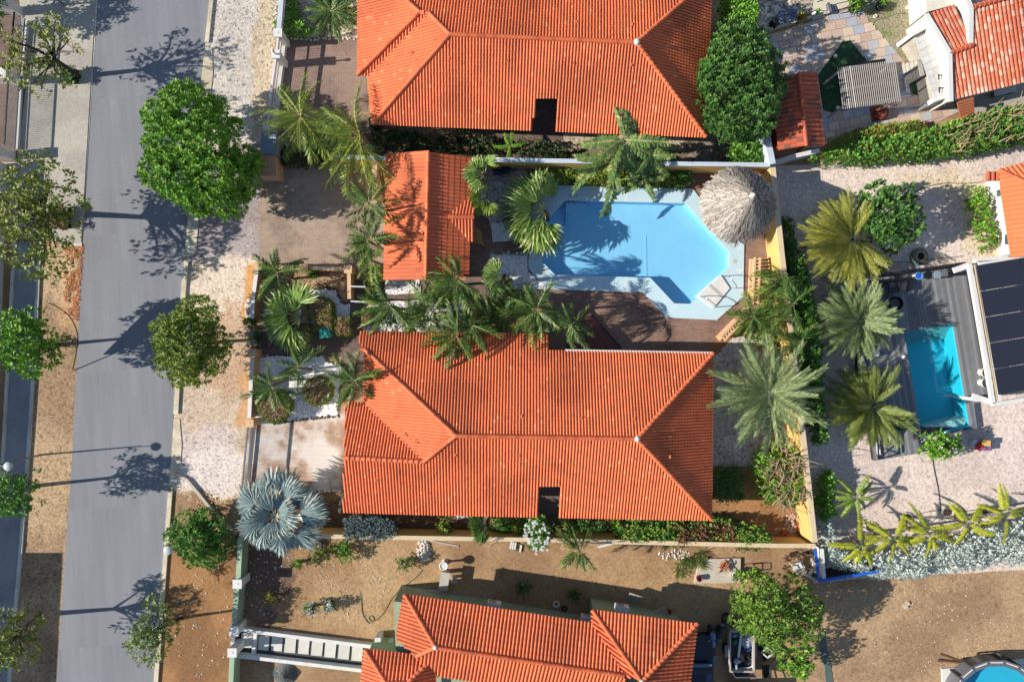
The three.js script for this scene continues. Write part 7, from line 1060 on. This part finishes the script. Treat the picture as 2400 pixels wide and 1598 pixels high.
{ const t = thing('utility_trailer', 'grey open trailer full of scrap beside the bushy tree', 'trailer'), h = 0.85, q = (x, y) => W(x, y, h).setY(0); const R4 = [[1712, 1480], [1768, 1480], [1768, 1574], [1712, 1574]];
  part('bed', prism(R4.map(p => q(...p)), 0.4, 0.46), M.black, t); for (let i = 0; i < 4; i++) part('side_panel', bar(q(...R4[i]).setY(0.66), q(...R4[(i + 1) % 4]).setY(0.66), 0.09, 0.42), M.greyWood, t); part('tailgate', prism(strip([q(1714, 1572), q(1725, 1588), q(1774, 1588), q(1768, 1572)], 0.05), 0.5, 0.85), M.greyMetal, t); part('tailgate_floor', prism([q(1714, 1575), q(1726, 1587), q(1772, 1587), q(1766, 1575)], 0.44, 0.48), M.darkMetal, t);
  for (const [x, y] of [[1707, 1530], [1773, 1530]]) { const p = q(x, y); part('wheel', cyl(0.3, 0.3, 0.18, 0, 0, 0, 18).rotateZ(1.57).translate(p.x + 0.09, 0.3, p.z), M.rubber, t); part('mudguard', box(0.24, 0.04, 0.7, p.x, 0.63, p.z), M.greyMetal, t); } part('drawbar', bar(q(1740, 1478).setY(0.42), q(1740, 1452).setY(0.42), 0.08, 0.08), M.greyMetal, t); fin(t);
  const J = (name, label, x, y, g, m, ry = 0, extra) => put(name, label, 'scrap', x, y, [[name, g, m], ...(extra ?? [])], { h: 0.47, ry }); const sack = (a, b, c) => { const g = new THREE.IcosahedronGeometry(1, 3), p = g.attributes.position; for (let i = 0; i < p.count; i++) { const k = 0.8 + 0.35 * vn(p.getX(i) * 2.3 + 7, p.getY(i) * 2.3 + p.getZ(i) * 1.7 + 9, 64, 5); p.setXYZ(i, p.getX(i) * a * k, Math.max(-0.5, p.getY(i)) * b * k, p.getZ(i) * c * k); } g.computeVertexNormals(); return g.translate(0, b * 0.45, 0); };
  J('metal_channel', 'long white metal channel lying across the scrap trailer', 1731, 1502, box(0.11, 0.09, 1.6, 0, 0.3, 0), M.white, -0.12); J('sack', 'large pale grey sack in the scrap trailer', 1750, 1500, sack(0.34, 0.28, 0.42), mat(190, 196, 205)); J('sack', 'blue sack below the pale grey sack in the scrap trailer', 1752, 1519, sack(0.24, 0.2, 0.16), mat(70, 90, 160)); J('crate', 'small green crate in the scrap trailer', 1722, 1502, merge([box(0.26, 0.18, 0.22, 0, 0.1, 0), box(0.22, 0.03, 0.03, 0, 0.2, 0)]), mat(20, 140, 100), 0.4);
  J('wooden_block', 'brown wooden box in the scrap trailer', 1737, 1538, merge([box(0.2, 0.16, 0.46, 0, 0.12, 0), box(0.22, 0.03, 0.05, 0, 0.21, 0.1)]), mat(160, 120, 84), 0.3); J('sack', 'pale lilac bundle in the scrap trailer', 1727, 1548, sack(0.2, 0.18, 0.17), mat(200, 196, 225)); J('sack', 'dark grey bundle in the scrap trailer', 1752, 1551, sack(0.2, 0.16, 0.18), mat(86, 86, 96)); J('bent_pipe', 'bent white pipe in the scrap trailer', 1757, 1556, tube([new V3(-0.4, 0.2, 0.12), new V3(-0.05, 0.2, 0.1), new V3(0.18, 0.22, -0.1), new V3(0.2, 0.24, -0.4)], 0.035), M.white); J('pipe_roll', 'grey curved pipe in the scrap trailer', 1756, 1537, new THREE.TorusGeometry(0.11, 0.03, 6, 16, 4.2).rotateX(1.57).translate(0, 0.2, 0), M.greyMetal); J('sack', 'long pale blue roll in the scrap trailer', 1737, 1569, sack(0.42, 0.14, 0.14), mat(190, 200, 224), 0.15); J('sack', 'orange and cream torn bag in the scrap trailer', 1761, 1570, sack(0.22, 0.12, 0.16), mat(214, 150, 110)); J('panel', 'upright white panel piece in the scrap trailer', 1724, 1562, merge([box(0.14, 0.05, 0.4, 0, 0.2, 0), box(0.04, 0.14, 0.4, -0.06, 0.14, 0)]), M.white, 0.05); J('sack', 'teal crumpled sheet in the scrap trailer', 1722, 1487, sack(0.2, 0.16, 0.14), mat(110, 170, 180));
}
put('van', 'grey vehicle front cut by the bottom edge behind the scrap trailer', 'van', 1742, 1640, [['body', merge([box(1.7, 0.9, 2.4, 0, 0.8, 0.1)]), mat(186, 196, 200)], ['bonnet', box(1.5, 0.08, 0.9, 0, 1.29, -0.6), mat(196, 206, 210)], ['windscreen', box(1.4, 0.04, 0.4, 0, 1.32, 0.2), M.glass], ['wheel', cyl(0.32, 0.32, 0.2, -0.85, 0, 0, 16).rotateZ(1.57).translate(-1.0, 1.17, -0.6), M.rubber]]);
{ const t = thing('wire_crate', 'tilted white framed square crate right of the scrap trailer', 'crate'), c = W(1792, 1520); const Q = [[-0.36, -0.02], [0, -0.3], [0.38, 0.02], [0, 0.3]].map(([x, z]) => new V3(c.x + x, 0, c.z + z)); for (let i = 0; i < 4; i++) { part('top_bar', bar(Q[i].clone().setY(0.5), Q[(i + 1) % 4].clone().setY(0.5), 0.08, 0.06), M.white, t); part('side_panel', bar(Q[i].clone().setY(0.25), Q[(i + 1) % 4].clone().setY(0.25), 0.03, 0.46), M.darkMetal, t); } part('base', prism(Q, 0.02, 0.05), M.black, t); fin(t); }
put('wheelbarrow', 'black wheelbarrow in the shade below the white crate', 'wheelbarrow', 1790, 1562, [['tray', new THREE.CylinderGeometry(0.42, 0.3, 0.28, 4, 1, true).rotateY(0.785).scale(0.8, 1, 1.2).translate(0, 0.5, 0).toNonIndexed(), M.black], ['tray_floor', box(0.36, 0.02, 0.5, 0, 0.38, 0), M.black], ['handle', bar(new V3(-0.2, 0.4, -0.3), new V3(-0.28, 0.6, 0.9), 0.04, 0.04), M.darkMetal], ['handle', bar(new V3(0.2, 0.4, -0.3), new V3(0.28, 0.6, 0.9), 0.04, 0.04), M.darkMetal], ['wheel', new THREE.TorusGeometry(0.16, 0.05, 8, 18).rotateY(1.57).translate(0, 0.2, -0.62), M.rubber]]);
single('plastic_sheet', prism(ragged(strip(P2([[1925, 1480], [1932, 1530], [1942, 1570], [1946, 1620]]), 0.4), 0.2, 0.1, 4), 0, 0.03), mat(92, 108, 104), 'dark greenish sheet strip lying on the dirt at lower right', 'sheet');
// ---------- right lots ----------
{ const w = mat(226, 236, 236); const ball = (label, x, y) => put('deck_lamp', label, 'lamp', x, y, [['globe', new THREE.SphereGeometry(0.12, 16, 12).translate(0, 0.14, 0), w], ['base', cyl(0.07, 0.09, 0.05, 0, 0, 0, 12), M.greyMetal]], { h: DECK_H, group: 'white globes on the deck' }); ball('white globe on the deck left of the pool middle', 2116, 836); ball('white globe on the deck near the lower pool end', 2140, 970);
  put('sofa', 'dark grey three seat garden sofa at the upper left of the deck', 'sofa', 2084, 672, [['base', box(1.75, 0.28, 0.75, 0, 0.16, 0), M.black], ...[-0.56, 0, 0.56].map(x => ['seat_cushion', box(0.53, 0.14, 0.58, x, 0.37, 0.06), mat(52, 56, 68)]), ['backrest', box(1.75, 0.45, 0.14, 0, 0.5, -0.34), M.black], ['armrest', box(0.12, 0.28, 0.75, -0.86, 0.42, 0), M.black], ['armrest', box(0.12, 0.28, 0.75, 0.86, 0.42, 0), M.black]], { h: DECK_H, ry: 0.14 });
  put('lounge_chair', 'dark round lounge chair below the sofa on the deck', 'chair', 2090, 712, [['shell', new THREE.SphereGeometry(0.4, 18, 10, 0, 6.283, 1.3, 1.2).translate(0, 0.45, 0), M.black], ['cushion', cyl(0.3, 0.32, 0.12, 0, 0.25, 0, 18), mat(96, 92, 96)]], { h: DECK_H });
  put('barbecue', 'black barbecue grill at the upper right of the deck', 'barbecue', 2211, 641, [['grill_box', box(0.55, 0.3, 0.42, 0, 0.8, 0), M.black], ['lid', new THREE.CylinderGeometry(0.22, 0.22, 0.55, 14, 1, false, 0, Math.PI).rotateZ(Math.PI / 2).rotateX(-Math.PI / 2).translate(0, 0.95, 0), M.black], ['side_table', box(0.3, 0.04, 0.4, -0.45, 0.9, 0), M.greyMetal], ...legs4(0.45, 0.34, 0.66).map(([n, g]) => [n, g, M.darkMetal])], { h: DECK_H, ry: 0.12 });
  put('drum_table', 'round bright blue table left of the barbecue on the deck', 'table', 2144, 648, [['table_top', cyl(0.2, 0.2, 0.05, 0, 0.4, 0, 20), M.blue], ['rim', new THREE.TorusGeometry(0.2, 0.03, 8, 24).rotateX(1.57).translate(0, 0.45, 0), mat(120, 180, 240)], ['foot', cyl(0.06, 0.14, 0.4, 0, 0, 0, 10), M.white]], { h: DECK_H });
  put('cushion', 'cream cushion beside the bright blue table', 'cushion', 2157, 648, [['cushion', new THREE.SphereGeometry(0.17, 14, 8).scale(1.2, 0.4, 0.7).translate(0, 0.06, 0), M.cream], ['piping', new THREE.TorusGeometry(0.17, 0.012, 6, 20).rotateX(1.57).scale(1.2, 1, 0.7).translate(0, 0.06, 0), M.white]], { h: DECK_H });
  put('glass_table', 'small glass topped stand left of the barbecue', 'table', 2184, 646, [['table_top', box(0.36, 0.03, 0.4, 0, 0.6, 0), mat(150, 170, 190, { rough: 0.2 })], ...legs4(0.3, 0.34, 0.6).map(([n, g]) => [n, g, M.chrome])], { h: DECK_H });
  put('garden_stool', 'white round stool half under the grey green date palm', 'stool', 2046, 828, [['seat', cyl(0.17, 0.17, 0.05, 0, 0.4, 0, 20), M.white], ['foot', cyl(0.1, 0.14, 0.4, 0, 0, 0, 12), M.white]], { h: DECK_H }); for (const [x, l] of [[2020, 'white flowering potted plant left at the deck screen'], [2042, 'white flowering potted plant right at the deck screen']]) put('potted_plant', l, 'potted plant', x, 664, (() => { const R = rng(x), L = new Leaves(); for (let i = 0; i < 14; i++) { const a = R() * 6.28, d = R() * 0.22; tuft(L, R, [Math.cos(a) * d, 0.35 + R() * 0.2, Math.sin(a) * d], [0, 1, 0], 0.07, 8, 0.1, PAL[i % 3 ? 'bloom' : 'deep']); } return [['pot', new THREE.CylinderGeometry(0.16, 0.12, 0.3, 14).translate(0, 0.15, 0), M.black], ['flowers', L.geo(), LM]]; })(), { h: DECK_H });
  put('planter', 'low black square planter at the foot of the green gold date palm', 'planter', 2104, 990, [['planter_box', merge([box(0.8, 0.3, 0.06, 0, 0.15, -0.37), box(0.8, 0.3, 0.06, 0, 0.15, 0.37), box(0.06, 0.3, 0.68, -0.37, 0.15, 0), box(0.06, 0.3, 0.68, 0.37, 0.15, 0)]), M.black], ['soil', box(0.68, 0.2, 0.68, 0, 0.1, 0), mat(40, 34, 32)]], { h: DECK_H, ry: -0.12 });
  for (const [y, l] of [[872, 'upper of two white round shell chairs under the solar pergola edge'], [896, 'lower of two white round shell chairs under the solar pergola edge']]) put('shell_chair', l, 'chair', 2300, y, [['shell', new THREE.SphereGeometry(0.32, 20, 10, 0, 6.283, 1.5, 1.0).translate(0, 0.55, 0), M.white], ['cushion', cyl(0.24, 0.26, 0.08, 0, 0.3, 0, 18), mat(190, 190, 188)], ['foot', cyl(0.04, 0.2, 0.3, 0, 0, 0, 12), M.white]], { h: DECK_H });
  const t = thing('lattice_railing', 'black railing with crossed bars at the lower end of the deck', 'railing'), p = (x, y, h) => W(x, y, h); const B = (a, b) => bar(p(...a), p(...b), 0.06, 0.06); part('frame', merge([B([2058, 1020, 1.3], [2060, 1076, 1.3]), B([2058, 1020, 0.4], [2060, 1076, 0.4]), B([2058, 1020, 0.35], [2058, 1020, 1.35]), B([2060, 1076, 0.35], [2060, 1076, 1.35]), B([2068, 1020, 1.3], [2070, 1074, 1.3])]), M.black, t); part('cross_bar', B([2058, 1022, 0.45], [2059, 1048, 1.25]), M.black, t); part('cross_bar', B([2058, 1022, 1.25], [2059, 1048, 0.45]), M.black, t); part('cross_bar', B([2059, 1048, 0.45], [2060, 1074, 1.25]), M.black, t); part('cross_bar', B([2059, 1048, 1.25], [2060, 1074, 0.45]), M.black, t); part('post', B([2059, 1048, 0.35], [2059, 1048, 1.35]), M.black, t); fin(t);
  single('low_wall', prism(strip(P2([[2047, 1000], [2052, 1062]]), 0.14), 0, 0.5), M.white, 'short white wall end at the lower left corner of the deck', 'wall'); single('low_wall', prism(strip(P2([[2008, 832], [2018, 858]]), 0.2), 0, 0.5), M.white, 'short white wall piece between the two lower date palms', 'wall');
}
put('tyre_planter', 'old tyre planter with turquoise patches on the white gravel', 'planter', 2153, 602, [['tyre', new THREE.TorusGeometry(0.38, 0.14, 12, 32).rotateX(1.57).translate(0, 0.14, 0), mat(140, 132, 110)], ['inner_ring', new THREE.TorusGeometry(0.27, 0.06, 8, 28).rotateX(1.57).translate(0, 0.26, 0), mat(190, 176, 140)], ['soil', cyl(0.26, 0.26, 0.1, 0, 0.02, 0, 20), M.black], ...[[0.4, 0.5], [1.4, 0.8], [4.5, 0.5]].map(([a, w]) => ['turquoise_patch', new THREE.TorusGeometry(0.42, 0.115, 8, 10, w).rotateX(1.57).rotateY(a).translate(0, 0.15, 0), mat(70, 176, 196)])]);
put('storage_box', 'white plastic box under the yellow tinged date palm', 'box', 1954, 648, [['body', box(0.5, 0.5, 0.75, 0, 0.25, 0), M.white], ['lid', box(0.54, 0.05, 0.79, 0, 0.53, 0), M.white]], { ry: -0.1 });
{ const t = thing('toy_playset', 'red blue and yellow plastic toys beside the round yellow green tree', 'toy'), o = W(2296, 1040), b = (n, x, z, w, h, d, c, y = 0) => part(n, new THREE.CylinderGeometry(0.5, 0.55, 1, 4, 1).rotateY(0.785).scale(w * 1.4, h, d * 1.4).translate(o.x + x, y + h / 2, o.z + z).toNonIndexed(), mat(...c), t); b('toy_roof', 0.05, -0.12, 0.42, 0.12, 0.32, [244, 200, 110], 0.5); b('toy_body', -0.15, 0.1, 0.4, 0.4, 0.4, [220, 60, 50]); b('toy_seat', 0.2, 0.16, 0.48, 0.45, 0.34, [60, 130, 210]); part('toy_handle', new THREE.TorusGeometry(0.13, 0.03, 6, 16).scale(1.3, 1, 0.8).rotateX(1.57).translate(o.x + 0.2, 0.47, o.z + 0.16), mat(230, 60, 60), t); b('toy_side', 0.32, -0.08, 0.2, 0.45, 0.3, [190, 60, 44]); b('toy_block', -0.42, -0.14, 0.3, 0.3, 0.26, [226, 232, 236]); b('toy_block', -0.4, 0.1, 0.34, 0.2, 0.22, [236, 238, 238]); fin(t); }
for (const [x, y, l] of [[2042, 1236, 'stone ring around the leftmost yellow palm pit'], [2126, 1214, 'stone ring around the second yellow palm pit'], [2222, 1200, 'stone ring around the middle yellow palm pit'], [2306, 1196, 'stone ring around the fourth yellow palm pit']]) { const R = rng(x), c = W(x, y), g = []; for (let i = 0; i < 14; i++) { const a = i / 14 * 6.283; g.push(rock(R, 0.09, c.x + Math.cos(a) * 0.34, 0.03, c.z + Math.sin(a) * 0.3)); } const t = thing('stone_ring', l, 'stone ring', 'stone rings around palm pits'); part('stones', merge(g), M.concretePiece, t).userData.kind = 'stuff'; part('soil', cyl(0.3, 0.3, 0.02, c.x, 0.004, c.z, 18), mat(78, 58, 50), t); fin(t); }
// lawn lights, pots and bits at the top right
for (const [x, y, h, l] of [[2127, 18, 0.05, 'round white path light on the lawn nearest the cream roof'], [2052, 38, 0.05, 'round white path light on the lawn beside the looped hose'], [2121, 115, 0.05, 'round white path light on the lawn near the orange bench'], [2156, 216, 0.05, 'round white path light on the small lawn triangle'], [1849, 77, 0.03, 'round white path light on the shaded terrace tiles'], [1958, 132, 0.05, 'small round light at the upper left edge of the dark lawn'], [1964, 253, 0.05, 'small round light at the lower edge of the dark lawn']]) put('path_light', l, 'garden light', x, y, [['disc', cyl(0.11, 0.12, 0.08, 0, 0, 0, 18), mat(240, 226, 206)], ['lens', cyl(0.06, 0.06, 0.02, 0, 0.08, 0, 14), M.white]], { h, group: 'round path lights' });
put('garden_pot', 'large black pot with plant on the lawn at the top edge', 'pot', 2060, 18, [['pot', new THREE.LatheGeometry([[0.18, 0], [0.3, 0.3], [0.3, 0.4], [0.24, 0.4], [0.22, 0.3], [0, 0.3]].map(([x, y]) => new THREE.Vector2(x, y)), 16), M.black], ['plant', (() => { const R = rng(331), L = new Leaves(); for (let i = 0; i < 10; i++) tuft(L, R, [(R() - 0.5) * 0.2, 0.45, (R() - 0.5) * 0.2], [0, 1, 0], 0.1, 8, 0.12, PAL.lime); return L.geo(); })(), LM]]);
put('garden_pot', 'tan pot with bush at the cream wall corner at the top', 'pot', 2156, 3, [['pot', new THREE.LatheGeometry([[0.14, 0], [0.2, 0.3], [0.16, 0.32], [0, 0.28]].map(([x, y]) => new THREE.Vector2(x, y)), 14), M.peach], ['plant', (() => { const R = rng(332), L = new Leaves(); for (let i = 0; i < 22; i++) tuft(L, R, [0.15 + (R() - 0.3) * 0.5, 0.45, (R() - 0.5) * 0.3], [0, 1, 0], 0.1, 8, 0.12, PAL.lime); return L.geo(); })(), LM]]);
put('garden_bench', 'orange slatted bench standing against the grey raised terrace', 'bench', 2137, 100, [['slat', box(0.07, 0.04, 0.85, -0.12, 0.42, 0), M.terracotta], ['slat', box(0.07, 0.04, 0.85, -0.02, 0.42, 0), M.terracotta], ['slat', box(0.07, 0.04, 0.85, 0.08, 0.42, 0), M.terracotta], ['backrest', box(0.04, 0.3, 0.85, 0.17, 0.65, 0), M.terracotta], ['leg', box(0.3, 0.4, 0.05, 0, 0.2, -0.35), M.darkMetal], ['leg', box(0.3, 0.4, 0.05, 0, 0.2, 0.35), M.darkMetal]], { ry: 0.22 });
{ const R = rng(333), b = []; for (let i = 0; i < 40; i++) { const a = R() * 6.28; b.push(limb([new V3(0, 0.05, 0), new V3(Math.cos(a) * 0.15, 0.2, Math.sin(a) * 0.15), new V3(Math.cos(a) * 0.32, 0.1 + R() * 0.1, Math.sin(a) * 0.3)], 0.015, 0.006, 4)); } put('dead_shrub', 'dry round brown shrub on the lawn beside the terrace parapet', 'shrub', 2147, 64, [['twigs', merge(b), M.bark]]); }
for (const [x, y, l] of [[1826, 50, 'left one of three grey sun loungers on the rough stone floor'], [1843, 46, 'middle one of three grey sun loungers on the rough stone floor'], [1856, 42, 'right one of three grey sun loungers on the rough stone floor']]) put('sun_lounger', l, 'lounger', x, y, [['mattress', box(0.32, 0.08, 0.5, 0, 0.28, 0), mat(130, 140, 170)], ['backrest', box(0.32, 0.06, 0.3, 0, 0.36, -0.34).rotateX(0.12), mat(120, 130, 160)], ...legs4(0.28, 0.6, 0.24, 0.02).map(([n, g]) => [n, g, M.greyMetal])], { ry: 0.1, group: 'grey sun loungers at the top' });
put('garden_pot', 'black toppled pot near the stone kerb at the top behind the big tree', 'pot', 1815, 58, [['pot', new THREE.CylinderGeometry(0.22, 0.16, 0.5, 14).rotateZ(1.2).translate(0, 0.2, 0), M.black], ['rim', new THREE.TorusGeometry(0.22, 0.03, 6, 16).rotateX(1.57).rotateZ(1.2).translate(-0.23, 0.29, 0), M.black]], { ry: 0.6 });
put('statue', 'small white figure beside a green plant on the rough stone floor', 'statue', 1903, 38, [['figure', new THREE.LatheGeometry([[0.1, 0], [0.08, 0.1], [0.12, 0.25], [0.07, 0.4], [0.09, 0.48], [0, 0.56]].map(([x, y]) => new THREE.Vector2(x, y)), 12), M.white], ['plant', (() => { const R = rng(334), L = new Leaves(); for (let i = 0; i < 12; i++) tuft(L, R, [0.2 + (R() - 0.5) * 0.2, 0.3, -0.12 + (R() - 0.5) * 0.2], [0, 1, 0], 0.1, 8, 0.11, PAL.green); return L.geo(); })(), LM]]);
{ const t = thing('terracotta_oven', 'round rusty red clay oven on a red floor patch below the pergola', 'oven'), c = W(2062, 268); part('floor_patch', prism(P2([[2038, 252], [2070, 246], [2084, 264], [2076, 278], [2044, 286]]), 0.03, 0.06), mat(170, 86, 66), t); part('oven', new THREE.LatheGeometry([[0.34, 0.05], [0.4, 0.2], [0.3, 0.5], [0.14, 0.6], [0.12, 0.55], [0, 0.5]].map(([x, y]) => new THREE.Vector2(x, y)), 20).translate(c.x, 0, c.z), mat(150, 74, 56), t); fin(t); }
{ const t = thing('tiled_canopy', 'brown ribbed tile canopy at the lower left corner of the pink roof', 'canopy'); const A_ = W(2244, 238, 1.6), B_ = W(2282, 228, 1.6), C_ = W(2284, 262, 1.3), D_ = W(2252, 276, 1.3); for (let i = 0; i < 6; i++) { const u = (i + 0.5) / 6; part('canopy_tile', bar(A_.clone().lerp(D_, u), B_.clone().lerp(C_, u), 0.16, 0.08), mat(178, 104, 66), t); } for (const p of [C_, D_]) part('post', box(0.08, p.y - 0.05, 0.08, p.x, (p.y - 0.05) / 2, p.z), M.wood, t); fin(t); }
put('white_bench', 'white slatted bench in the shaded yard below the pink roof', 'bench', 2345, 218, [['seat', merge([0, 1, 2].map(i => box(1.3, 0.03, 0.1, 0, 0.42, i * 0.13 - 0.13))), M.white], ['backrest', box(1.3, 0.2, 0.04, 0, 0.65, -0.26), M.white], ['leg', box(0.06, 0.42, 0.4, -0.55, 0.21, 0), M.greyMetal], ['leg', box(0.06, 0.42, 0.4, 0.55, 0.21, 0), M.greyMetal]], { ry: 0.22 });
put('paver', 'loose pair of pale stones on the bare lot right of centre', 'stone', 2125, 1418, [['stone', box(0.2, 0.1, 0.22, -0.08, 0.05, 0.04), M.stone], ['stone', box(0.18, 0.09, 0.2, 0.12, 0.045, -0.06), M.stone]], { ry: 0.5 }); put('traffic_block', 'small white block on the dirt above the white platform', 'block', 2337, 1535, [['block', box(0.24, 0.2, 0.2, 0, 0.1, 0), M.white], ['hole', cyl(0.05, 0.05, 0.01, 0, 0.2, 0, 10), M.greyMetal]], { ry: 0.3 });

// ---------- render ----------
const renderer = new THREE.WebGLRenderer({ antialias: true });
renderer.setSize(1024, 681); renderer.toneMapping = THREE.LinearToneMapping; renderer.toneMappingExposure = EXPOSURE;
renderer.shadowMap.enabled = true; renderer.shadowMap.type = THREE.PCFSoftShadowMap;
renderer.render(scene, camera);
